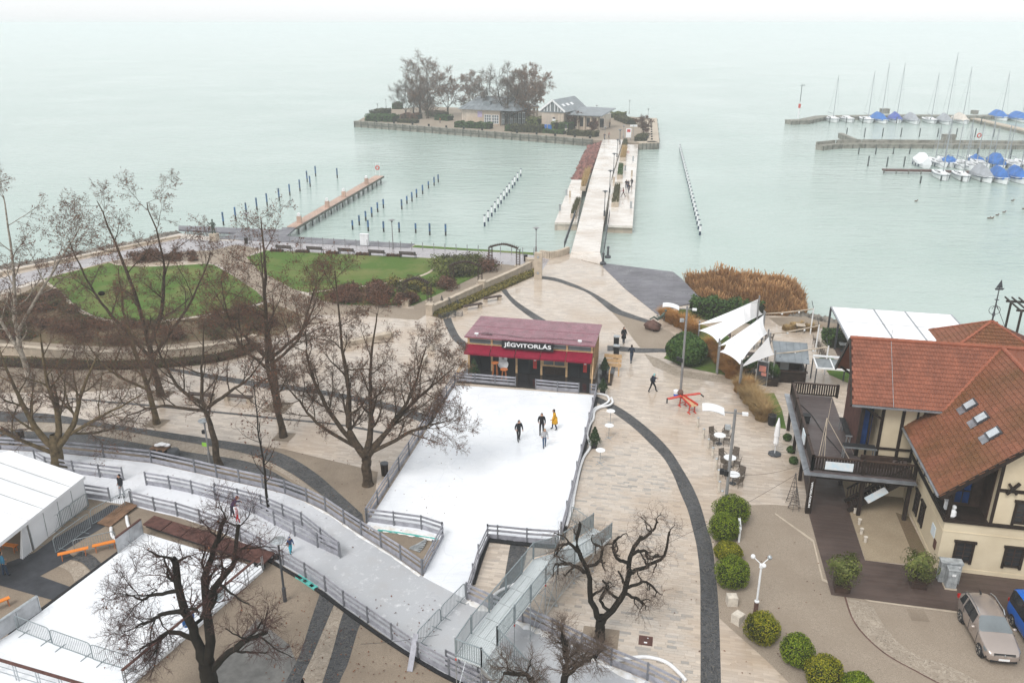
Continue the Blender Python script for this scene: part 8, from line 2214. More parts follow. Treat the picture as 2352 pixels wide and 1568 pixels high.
def disc_lamp(label,px,yt,col='pole'):
    p=g(*px);h=height_to(p,yt);t=thing('disc_lamp',label,'street lamp',p)
    mb=MB();mb.lathe(p,[(.11,0),(.11,.9),(.065,.92),(.06,h-.25)],9);mb.build('pole',M['steel_dark']if col=='d' else M['pole'],t)
    mb=MB();mb.lathe(p+UP*(h-.35),[(.07,0),(.12,.1),(.1,.3)],9);mb.build('neck',M['steel'],t)
    mb=MB();mb.lathe(p+UP*(h-.1),[(.4,0),(.42,.03),(.25,.08),(.05,.14)],20);mb.build('disc',M['steel'],t)
    mb=MB();mb.box(p+UP*(h*.72)-E1*.16,(.2,.2,.26),E1,E2);mb.build('loudspeaker',M['black'],t)
    return t
disc_lamp('lamp with flat disc head between trailer and ice track',(655,1380),1238,'d');disc_lamp('lamp with flat disc head beside the brown plane tree',(483,1064),963)
p=g(486,1052);mb=MB();mb.box(p+UP*1.3+Vector((-.2,-.3,0)),(.5,.04,.3),E1,E2);mb.box(p+UP*1.3+Vector((-.2,-.27,0)),(.44,.03,.24),E1,E2);tag(mb.build('green_sign',mat('lime_green_sign',(.3,.6,.08),.5),org=p),'small lime green sign on the disc lamp by the plane tree','sign')
p=g(1735,1406);h=height_to(p,1285);t=thing('globe_lamp','white post lamp with three globe arms in the gravel lot','street lamp',p)
mb=MB();mb.lathe(p,[(.12,0),(.12,.7),(.1,.72)],12);mb.build('base',M['stone_brown'],t)
mb=MB();mb.lathe(p,[(.13,.72),(.13,.78),(.06,.8),(.055,h-.5),(.11,h-.48),(.11,h-.3),(.04,h-.25)],12);mb.build('post',M['white'],t)
for k in range(3):
    an=k*2.1+.4;e=p+Vector((.5*math.cos(an),.5*math.sin(an),h));mb=MB();mb.tube([p+UP*(h-.3),e],.025,5);mb.build('arm',M['white'],t);mb=MB();mb.ball(e,.13,10,7);mb.build('globe',M['white']if k else M['steel'],t)
for i,(x,y)in enumerate(((1602,981),(1615,1007),(1626,1031),(1636,1051),(1644,1077),(1649,1103),(1651,1130),(1657,1152))):
    p=g(x,y);t=thing('bollard_light','slim pale bollard beside the round cafe tables','bollard',p,'slim bollards along the plaza')
    mb=MB();mb.lathe(p,[(.1,0),(.1,.82)],10);mb.build('shaft',M['concrete_cube'],t);mb=MB();mb.lathe(p,[(.105,.82),(.105,.86),(.08,.88)],10);mb.build('cap',M['steel'],t)
# red swing frame
c=g(1576,938);d1=Vector((.35,-.94,0)).normalized();d2=Vector((d1.y,-d1.x,0))
if d2.x<0:d2=-d2
t=thing('red_plane_toy','red wooden aeroplane shaped stand with wings on sled legs','plane model',c)
mb=MB();f0,f1=c-d1*1.0+UP*.85,c+d1*1.15+UP*.8
for s in(-1,1):mb.bar(f0+d2*s*.12,f1+d2*s*.34,.06,.2)
mb.build('fuselage_side',M['red'],t)
mb=MB();mb.hexa([f0-d2*.1-UP*.1,f1-d2*.3-UP*.1,f1+d2*.3-UP*.1,f0+d2*.1-UP*.1],[f0-d2*.1-UP*.06,f1-d2*.3-UP*.06,f1+d2*.3-UP*.06,f0+d2*.1-UP*.06]);mb.build('floor',M['pine'],t)
for s in(-1,1):
    w0,w1=c-d1*.55+UP*.95+d2*s*.15,c-d1*.45+UP*.95+d2*s*1.55;mb=MB();mb.bar(w0,w1,.3,.06);wg=mb.build('wing',M['red'],t);mb=MB();mb.bar(w1-d1*.1,w1+d2*s*.22+d1*.25-UP*.25,.12,.06);mb.build('wing_tip',M['black'],wg)
for q in(c-d1*.6,c+d1*.85):
    for s in(-.28,.28):mb=MB();mb.bar(q+d2*s*.8+UP*.8,q+d2*s,.07,.07);mb.build('leg',M['red'],t);mb=MB();mb.bar(q+d2*s-d1*.22+UP*.03,q+d2*s+d1*.22+UP*.03,.08,.06);mb.build('runner',M['red'],t)
    mb=MB();mb.bar(q-d2*.28+UP*.3,q+d2*.28+UP*.3,.05,.05);mb.build('cross_bar',M['red'],t)
mb=MB();mb.lathe(c-d1*1.05+UP*.78,[(.1,0),(.24,.1),(.26,.3),(.15,.48)],10);mb.build('cockpit',M['stone_brown'],t)
p=g(1553,909);t=thing('bucket','blue and white bucket at the foot of the tall lamp','bucket',p);mb=MB();mb.lathe(p,[(.22,0),(.24,.25)],14);mb.build('lower_body',M['van_paint'],t);mb=MB();mb.lathe(p,[(.245,.25),(.27,.5),(.24,.55),(.05,.6)],14);mb.build('upper_body',M['white'],t)
# sculpture
p=g(1501,757);t=thing('rock_sculpture','reclining metal figure on a brown boulder by the grasses','sculpture',p)
me=rocks('boulder',[p+Vector(v)for v in((-.2,-.2,0),(.2,-.2,0),(.2,.2,0),(-.2,.2,0))],5,.95,None,lambda x,y:.45,8,.8);link('boulder',me,M['stone_brown'],t)
q=p+Vector((.3,.2,1.0))
mb=MB();mb.tube([q+Vector((-.75,-.1,.1)),q+Vector((-.3,0,.35)),q+Vector((.1,0,.1)),q+Vector((.55,.05,.4)),q+Vector((.8,.1,.8))],[.07,.1,.15,.19,.12],8);mb.ball(q+Vector((.9,.1,1.02)),(.13,.14,.17),9,6);mb.tube([q+Vector((.6,-.1,.6)),q+Vector((.2,-.3,.45)),q+Vector((-.1,-.3,.6))],[.07,.05,.05],6);mb.tube([q+Vector((.7,.25,.6)),q+Vector((.9,.4,.2)),q+Vector((.8,.4,-.2))],[.07,.05,.05],6);mb.build('figure',M['bronze'],t)
# plaza left: bins, cart, tree pits
for x,y,lab in((50,1013,'dark round bin at the end of the cobbled bands'),(884,1090,'dark brown bin beside the big plane tree'),(566,560,'brown litter bin on the promenade by the lake'),(1207,600,'brown bin under the lakeside pergola')):
    p=g(x,y);t=thing('litter_bin',lab,'bin',p);mb=MB();mb.lathe(p,[(.24,0),(.28,.9),(.26,.95)],12);mb.build('body',M['timber_dark'],t);mb=MB();mb.lathe(p,[(.3,.9),(.3,.96)],12);mb.build('rim',M['steel_dark'],t)
for i,(x0,y0,x1,y1)in enumerate(((330,918,398,888),(338,982,392,958),(592,946,690,922),(634,1012,682,994),(1341,1492,1405,1440))):
    pass
for cx,cy,s in((365,907,2.0),(360,972,1.5),(638,935,2.0),(652,1003,1.4),(1378,1470,1.9)):
    c=g(cx,cy);P=[c+E1*a*s/2*1.0+E2*b*s/2 for a,b in((-1,-1),(1,-1),(1,1),(-1,1))]
    sheet('tree_pit',[(p.x,p.y)for p in P],M['gravel'],.026,px=False)
c=g(372,1046);t=thing('pallet_cart','cart with wooden pallet and white sacks behind the track fence','cart',c)
for k in range(5):mb=MB();mb.box(c+E2*(-.4+.2*k)+UP*.75,(1.3,.12,.04),E1,E2);mb.build('slat',M['wood_ramp'],t)
for k in range(3):mb=MB();mb.box(c+E1*(-.5+.5*k)+UP*.66,(.1,1.0,.12),E1,E2);mb.build('bearer',M['wood_ramp'],t)
mb=MB();mb.box(c+UP*.45,(1.2,.8,.28),E1,E2);mb.build('chassis',M['black'],t)
for a in(-.45,.45):
    for b in(-.45,.45):mb=MB();mb.cyl(c+E1*a+E2*(b-.06)+UP*.2,c+E1*a+E2*(b+.06)+UP*.2,.2,12);mb.build('wheel',M['black'],t)
for k in range(4):mb=MB();mb.ball(c+E1*(-.2+.22*k)+E2*(.12*(k%2))+UP*(.87+.05*(k%3)),(.28,.2,.12),9,6);mb.build('sack',M['fabric'],t)
c=g(400,1050);mb=MB();mb.lathe(c,[(.45,0),(.5,.4),(.4,.65),(.2,.7)],12);mb.lathe(c,[(.52,.3),(.52,.36)],12);tag(mb.build('tarp_bundle',M['steel_dark'],org=c),'dark rounded bundle beside the pallet cart','bundle')

# ================================================================== island buildings
def isl(x,y):return g(790+x*.25,110+y*.25,IZ)
L0=isl(1085,698);L1=isl(1432,716)
eI=(L1-L0).normalized();fI=Vector((-eI.y,eI.x,0))
I=Fr(L0,eI,fI)
wI=(L1-L0).length
ih_=thing('island_hall','low stone island hall with grey hipped roof and large windows','building',L0)
dI=12.0;ez=4.6;rz_=8.2
I.part('stone_wall','stone_wall',ih_,(0,wI,0,dI,0,ez))
P=[I(-1,-1.1,ez),I(wI+6,-1.1,ez),I(wI+6,dI+1,ez),I(-1,dI+1,ez)];q0,q1=I(3.2,dI/2,rz_),I(wI+2,dI/2,rz_)
mb=MB();mb.add(P+[q0,q1],[(0,1,5,4),(1,2,5),(2,3,4,5),(3,0,4),(3,2,1,0)]);rf=mb.build('hip_roof',M['roof_grey'],ih_)
for k in range(12):a=-.3+k*(wI+5)/12;mb=MB();s=min(1,max(0,(a+1)/4.2));mb.bar(I(a,-1.05,ez+.06),I(max(3.2,min(a,wI+2)),dI/2,rz_+.04)if 3.2<a<wI+2 else I(a+(1.2 if a<3.2 else-1.2),.8,ez+1.1),.12,.08);mb.build('roof_seam',M['roof_grey'],rf)
mb=MB();mb.box(I(wI*.62,2.2,6.3),(2.4,1.8,1.5),eI,fI);mb.build('dormer',M['roof_grey'],rf)
for k in range(2):
    a0=wI*(.60+.2*k);w=I.part('window','glass_grey',ih_,(a0,a0+wI*.175,-.06,-.004,.6,3.1))
    for j in range(4):I.part('glazing_bar','white',w,(a0+j*wI*.175/3-.06,a0+j*wI*.175/3+.06,-.14,-.065,.6,3.1))
    for j in range(4):I.part('glazing_bar','white',w,(a0,a0+wI*.175,-.13,-.066,.55+j*.85,.65+j*.85))
I.part('round_emblem',mat('pale_violet_emblem',(.45,.38,.55),.6),ih_,(wI*.42,wI*.54,-.05,-.004,2.3,4.1))
for k in range(6):a0=wI+.3+k*1.0;w=I.part('window','glass_grey',ih_,(a0,a0+.85,1.0+k*.9,1.1+k*.9,.3,3.6));I.part('frame','white',w,(a0-.08,a0+.0,.9+k*.9,.99+k*.9,.2,3.8),(a0,a0+.85,.9+k*.9,.99+k*.9,3.6,3.8),(a0,a0+.85,.9+k*.9,.99+k*.9,1.8,1.9))
I.part('link_wall','glass_dark',ih_,(wI+.01,wI+5.5,6.5,dI,0,ez-.01))
# arcade
Ar0,Ar1=isl(1440,712),isl(1800,690)
at=thing('island_arcade','open columned arcade with flat grey roof linking the island buildings','arcade',Ar0)
dA=(Ar1-Ar0).normalized();nA_=Vector((-dA.y,dA.x,0));AF=Fr(Ar0,dA,nA_);La=(Ar1-Ar0).length
AF.part('roof','stone_cream',at,(3,La+.5,1.2,9,4.5,4.9));AF.part('roof_cover','roof_grey',at,(3.2,La+.4,1.4,8.8,4.9,5.15));AF.part('rear_wall','glass_dark',at,(5,La-.5,7.5,7.8,0,4.5))
for k in range(9):a=4+k*(La-4)/8;AF.part('column','stone_cream',at,(a-.2,a+.2,1.6,2.0,0,4.5))
# gabled house
G0_,G1_=isl(1815,738),isl(2016,750)
eG=(G1_-G0_).normalized();GF=Fr(G0_,eG,Vector((-eG.y,eG.x,0)));wG=(G1_-G0_).length
gt=thing('island_gable_house','stone island house with glazed gable and grey sheet roof','building',G0_)
GF.part('stone_wall','stone_wall',gt,(0,wG,0,16,0,5.0))
ra,rzz=wG/2,8.4
def slopeG(a0,a1,nm):
    q=[GF(a0,-.5,5.0),GF(ra,-.5,rzz),GF(ra,16.5,rzz),GF(a0,16.5,5.0)]
    n=(q[1]-q[0]).cross(q[2]-q[0]).normalized()
    if n.z<0:q=q[::-1];n=-n
    mb=MB();mb.hexa([p-n*.2 for p in q],q);return mb.build(nm,M['roof_grey'],gt)
slopeG(-.8,0,'left_roof_slope');rs_=slopeG(wG+.8,0,'right_roof_slope')
mb=MB();mb.add([GF(0,-.1,5),GF(wG,-.1,5),GF(ra,-.1,rzz-.35)],[(0,1,2)]);gg=mb.build('gable_glazing',M['glass_grey'],gt)
for f in(.12,.26,.4,.6,.74,.88):a=wG*f;z=5+(rzz-5.35)*(1-abs(f-.5)*2);mb=MB();mb.bar(GF(a,-.16,5),GF(a,-.16,z),.25,.1);mb.build('mullion',M['white'],gg)
for s in(0,1):mb=MB();mb.bar(GF(-.6 if s==0 else wG+.6,-.45,5.1),GF(ra,-.45,rzz-.1),.15,.5);mb.build('bargeboard',M['white'],gt)
GF.part('eave_beam','roof_grey',gt,(-.5,wG+.5,-.3,-.005,4.8,5.05));d_=GF.part('door','white',gt,(wG*.5,wG*.64,-.1,-.003,0,2.9));GF.part('transom','glass_dark',d_,(wG*.52,wG*.62,-.14,-.101,2.95,3.4))
for k in range(3):
    b0=2+k*3.2;q=[]
    for a,b in((.72,b0),(.72,b0+1.6),(.9,b0+1.6),(.9,b0)):q.append(GF(ra+(wG/2+.8)*(a-.3),b,rzz-(rzz-5)*(a-.3)+.12))
    mb=MB();mb.hexa([p-UP*.08 for p in q],q);mb.build('skylight',M['white'],rs_)
GF.part('right_wing_wall','stone_wall',gt,(wG+.01,wG+10.5,3,12,0,4.2));mb=MB();q=[GF(wG,1.5,4.3),GF(wG+11.5,1.5,4.3),GF(wG+11.5,13,5.6),GF(wG,13,5.6)];mb.hexa([p-UP*.25 for p in q],q);mb.build('right_wing_roof',M['roof_grey'],gt)
for k in range(5):a=wG+1.5+k*2.1;GF.part('column','stone_cream',gt,(a-.22,a+.22,2.2,2.6,0,4.0));GF.part('window','glass_dark',gt,(a+.5,a+1.8,2.95,2.995,.8,3.4))
p=GF(wG*.25,-1.5,0)
for k in range(2):mb=MB();mb.box(p+eG*k*1.6+UP*.6,(1.2,.9,1.2));mb.box(p+eG*k*1.6+UP*1.25,(1.3,1.0,.12));tag(mb.build('blue_container',M['tarp_blue'],org=p+eG*k*1.6),'blue bin standing against the gabled island house','bin','blue bins on the island')
# island signs
p=g(1443,323,IZ);t=thing('information_board','white poster board with red picture at the island end of the bridge','sign',p);mb=MB();mb.box(p+UP*2.0,(1.4,.2,2.4));mb.build('poster',M['white'],t);mb=MB();mb.box(p+UP*2.6-Vector((0,.12,0)),(.9,.04,.7));mb.build('picture',M['red_poster'],t)
mb=MB()
for s in(-.6,.6):mb.bar(p+Vector((s,0,0)),p+Vector((s,0,.85)),.12,.12)
mb.build('leg',M['pole'],t)
p=g(1454,318,IZ);t=thing('street_sign','white name plate on a post at the island bridge end','sign',p);mb=MB();mb.bar(p,p+UP*3.6,.12,.12);mb.build('post',M['pole'],t);mb=MB();mb.box(p+UP*3.4,(2.0,.1,.5));mb.build('plate',M['white'],t)
for i,(x,y)in enumerate(((300,690),(460,697),(630,708),(780,722),(940,737),(1100,748),(1270,760),(1590,785),(1770,797),(1940,810),(2120,822),(2260,832))):
    p=isl(x,y);t=thing('quay_bollard','black square bollard on the island quay edge','bollard',p,'bollards along the island quay');mb=MB();mb.box(p+UP*.3,(.55,.45,.6));mb.build('block',M['black'],t);mb=MB();mb.box(p+UP*.66,(.65,.55,.12));mb.build('cap',M['black'],t)
p=isl(2040,790);t=thing('bust_monument','dark bust on a pale pedestal by the island hedge','statue',p);mb=MB();mb.box(p+UP*.7,(.7,.7,1.4));mb.box(p+UP*1.45,(.8,.8,.1));mb.build('pedestal',M['concrete_cube'],t);mb=MB();mb.tube([p+UP*1.5,p+UP*1.75,p+UP*2.0,p+UP*2.2],[.3,.38,.16,.12],9);mb.ball(p+UP*2.42,(.2,.22,.26),9,7);mb.build('bust',M['steel_dark'],t)

# ================================================================== people
clothes={}
def cloth(c):
    if c not in clothes:clothes[c]=mat('cloth_%d'%len(clothes),c,.8,.12,6)
    return clothes[c]
def person(label,p,head,h=1.75,top=(.02,.02,.025),legs=(.03,.035,.05),shoe=(.02,.02,.02),hat=None,pose='stand',hair=(.03,.02,.015),coat=False,z=0,bag=None):
    """One continuous skinned body; pose is set by the joint positions (x right, y forward, z up, for 1.75 m)."""
    st_={'stand':(.1,.04,-.03,.1),'walk':(.34,.2,.12,.3),'skate':(.17,.22,.08,.06),'bend':(.12,.05,.28,.3)}[pose]
    stride,kneeb,leanf,arm=st_
    J={}
    J['pelvis']=(0,0,.93);J['belly']=(0,leanf*.25,1.1);J['chest']=(0,leanf*.6,1.32);J['neck']=(0,leanf*.85,1.48);J['head']=(0,leanf*1.0+.02,1.6);J['crown']=(0,leanf*1.02+.01,1.71)
    for s,n in((-1,'l'),(1,'r')):
        f=stride*s
        J['hip'+n]=(.1*s,0,.88);J['knee'+n]=(.11*s,f*.5+kneeb*.3,.5);J['ank'+n]=(.11*s,f-(.05 if s*f<0 else 0),.09);J['toe'+n]=(.12*s,f+.16,.035)
        J['sh'+n]=(.19*s,leanf*.72,1.40);J['el'+n]=(.26*s,leanf*.55-f*.4,1.12);J['wr'+n]=(.25*s,leanf*.6-f*.8+arm,.93+arm*.5);J['hand'+n]=(.23*s,leanf*.6-f*.85+arm+.07,.88+arm*.5)
    if pose=='bend':
        for k in('belly','chest','neck','head','crown','shl','shr','ell','elr','wrl','wrr','handl','handr'):
            x,y,zc=J[k];J[k]=(x,y+(zc-.95)*.25,zc-(zc-.95)*.12 if zc>.95 else zc)
    wid=1.25 if coat else 1.08
    Rr=dict(pelvis=.15*wid,belly=.145*wid,chest=.17*wid,neck=.07,head=.105,crown=.07,hip=.1,knee=.075,ank=.055,toe=.045,sh=.085,el=.06,wr=.045,hand=.05)
    names=list(J);idx={k:i for i,k in enumerate(names)}
    edges=[('pelvis','belly'),('belly','chest'),('chest','neck'),('neck','head'),('head','crown')]
    for n in 'lr':edges+=[('pelvis','hip'+n),('hip'+n,'knee'+n),('knee'+n,'ank'+n),('ank'+n,'toe'+n),('chest','sh'+n),('sh'+n,'el'+n),('el'+n,'wr'+n),('wr'+n,'hand'+n)]
    me=bpy.data.meshes.new('body');me.from_pydata([J[k]for k in names],[(idx[a],idx[b])for a,b in edges],[])
    ob=bpy.data.objects.new('body_base',me);COL.objects.link(ob)
    md=ob.modifiers.new('skin','SKIN');md.use_smooth_shade=True
    for i,k in enumerate(names):
        base=k if k in Rr else k[:-1]
        sv=me.skin_vertices[0].data[i];sv.radius=(Rr[base],Rr[base]*(.85 if base in('chest','belly','pelvis')else 1));sv.use_root=(k=='pelvis')
    sb_=ob.modifiers.new('sub','SUBSURF');sb_.levels=1;sb_.render_levels=1
    dg=bpy.context.evaluated_depsgraph_get();fm=bpy.data.meshes.new_from_object(ob.evaluated_get(dg))
    bpy.data.objects.remove(ob)
    segs=[('pelvis','belly',0),('belly','chest',0),('chest','neck',0),('neck','head',2),('head','crown',2)]
    for n in 'lr':segs+=[('pelvis','hip'+n,0 if coat else 1),('hip'+n,'knee'+n,0 if coat else 1),('knee'+n,'ank'+n,1),('ank'+n,'toe'+n,3),('chest','sh'+n,0),('sh'+n,'el'+n,0),('el'+n,'wr'+n,0),('wr'+n,'hand'+n,2)]
    A=np.array([J[a]for a,b,_ in segs]);B=np.array([J[b]for a,b,_ in segs]);mi=np.array([m for*_,m in segs])
    cen=np.array([pl.center[:]for pl in fm.polygons])
    AB=B-A;t=((cen[:,None]-A[None])*AB[None]).sum(2)/((AB**2).sum(1)[None]+1e-9);t=t.clip(0,1)
    dist=np.linalg.norm(cen[:,None]-(A[None]+AB[None]*t[...,None]),axis=2)
    best=mi[dist.argmin(1)]
    if not coat:best=np.where((best==0)&(cen[:,2]<.90),1,best)
    hy=J['head'][1]
    best=np.where((best==2)&(cen[:,2]>J['neck'][2]+.02)&((cen[:,1]<hy-.01)|(cen[:,2]>J['head'][2]+.045)),4,best)
    fm.polygons.foreach_set('material_index',best.astype(np.int32));fm.update()
    sc=h/1.75
    t_=thing('person',label,'person',p,None,head)
    fm.transform(Matrix.Scale(sc,4))
    body=link('body',fm,[cloth(top),cloth(legs),M['skin'],cloth(shoe),cloth(hat or hair)],t_,smooth_shade=True)
    hd=Vector(J['head'])*sc
    mb=MB();mb.ball(hd+Vector((0,.01,.0)),(.088*sc,.1*sc,.125*sc),12,9);mb.cur=0;mb.build('face',M['skin'],body,sm=True)
    mb=MB();mb.ball(hd+Vector((0,-.018,.035)),(.1*sc,.105*sc,.115*sc),12,8);mb.build('hat' if hat else 'hair',cloth(hat or hair),body,sm=True)
    mb=MB();mb.ball(hd+Vector((0,.112*sc,-.02)),(.016,.022,.025),6,5)
    mb.build('nose',M['skin'],body)
    mb=MB()
    for s in(-1,1):mb.ball(hd+Vector((.035*s*sc,.094*sc,.015)),(.013,.01,.009),6,4)
    mb.build('eyes',M['black'],body)
    mb=MB()
    for n,s in(('l',-1),('r',1)):
        hp=Vector(J['hand'+n])*sc;wr=Vector(J['wr'+n])*sc;d=(hp-wr).normalized();sd=d.cross(Vector((s,0,0))).normalized()
        for k in range(4):b=hp+sd*(-.03+.02*k);mb.tube([b,b+d*(.05+.008*(1.5-abs(k-1.5))),b+d*.07-Vector((s*.02,0,0))],.0085*sc,5)
        mb.tube([wr.lerp(hp,.5),wr.lerp(hp,.8)+sd*.045,hp+sd*.055+d*.01],.0095*sc,5)
    mb.build('fingers',M['skin'],body)
    if coat:
        mb=MB();mb.lathe((0,0,0),[(.25*sc,.55*sc),(.22*sc,.8*sc),(.2*sc,1.05*sc)],14);mb.build('coat_skirt',cloth(top),body,sm=True)
    if bag:
        mb=MB();mb.ball((0,-.2*sc+leanf*.3,1.2*sc),(.15,.1,.22),10,7);mb.build('backpack',cloth(bag),body,sm=True)
    if pose=='skate':
        mb=MB()
        for n in 'lr':tq=Vector(J['toe'+n])*sc;mb.box((tq.x,tq.y-.08,.012),(.012,.3,.024))
        mb.build('skate_blades',M['steel'],body)
    return t_
N_=(.016,.018,.024)
person('skater in black jacket gliding alone on the large rink',g(1191,1011,RZ),R(200),1.78,N_,(.03,.03,.035),hat=(.02,.02,.03),pose='skate')
person('skater in black coat standing beside the yellow coated skater',g(1244,996,RZ),R(175),1.85,(.015,.014,.016),(.02,.02,.025),pose='skate',hair=(.05,.035,.025))
person('skater in long bright yellow coat on the large rink',g(1274,986,RZ),R(90),1.78,(.70,.36,.02),(.03,.04,.09),pose='skate',coat=True,hair=(.04,.03,.025))
person('smaller skater in pale grey jacket and blue jeans on the rink',g(1250,1026,RZ),R(190),1.6,(.45,.45,.47),(.06,.1,.18),pose='skate',hair=(.3,.22,.13))
person('walker in dark blue jacket seen from behind right of the kiosk',g(1450,832),R(5),1.75,(.02,.03,.05),(.06,.08,.12),pose='walk')
person('person in long black coat behind the black bins',g(1432,788),R(200),1.75,(.015,.016,.02),(.05,.06,.09),coat=True)
person('walking person with teal hat and backpack crossing the plaza',g(1498,900),R(-60),1.75,(.015,.02,.04),(.02,.022,.028),hat=(.25,.45,.45),pose='walk',bag=(.02,.025,.035))
person('man in black jacket and pale trousers at the track gate',g(282,1142,RZ),R(150),1.8,N_,(.48,.49,.52),hat=(.015,.015,.02))
person('adult in dark purple jacket bending to a child on the track',g(535,1189,RZ),R(-70),1.65,(.06,.03,.08),(.03,.03,.05),pose='bend',hair=(.09,.02,.05))
person('small child in red trousers beside the bending adult',g(548,1199,RZ),R(100),1.15,(.55,.3,.32),(.5,.025,.03),hat=(.6,.4,.42),pose='skate')
person('child in navy jacket and turquoise trousers skating on the track',g(668,1270,RZ),R(220),1.2,(.03,.07,.18),(.03,.42,.55),hat=(.05,.12,.28),pose='skate')
person('person in blue patterned jacket at the dark tent opening',g(14,1322),R(-40),1.7,(.05,.2,.32),(.03,.05,.09),hat=(.02,.02,.02))
person('dark figure by the left end of the track fence',g(30,1020),R(120),1.7,(.02,.022,.03),(.25,.25,.27),pose='bend',hair=(.06,.03,.02))
for i,(x,y,c,l,hd_,lab)in enumerate(((1438,433,N_,(.03,.04,.07),170,'person in dark coat walking first of the pair on the right platform'),(1442,434,(.02,.02,.04),(.04,.05,.09),170,'person in navy coat beside the first walker on the right platform'),(1444,443,(.02,.025,.04),(.03,.03,.05),190,'person in dark jacket in front of the pair on the platform'),(1451,430,(.015,.015,.02),(.02,.02,.03),20,'person in black walking along the outer platform edge'),(1432,452,(.2,.04,.05),(.05,.03,.03),90,'person in dark red by the brown planter'))):
    person(lab,g(x,y,PZ),R(hd_),1.72,c,l,pose='walk')
for i,(x,y,c,lab)in enumerate(((1392,293,N_,'person in black on the island square, left of two'),(1400,293,(.02,.025,.03),'person in dark coat on the island square, right of two'),(1388,321,(.02,.03,.05),'person in navy stepping onto the bridge from the island'),(1398,318,(.45,.28,.25),'person in pink coat at the island end of the bridge'))):
    person(lab,g(x,y,IZ+.02 if y<320 else BZ),R(160+20*i),1.75,c,(.03,.035,.05),pose='walk')
person('person in orange vest on the island quay path',g(1011,283,IZ),R(90),1.75,(.55,.18,.08),(.05,.05,.08))

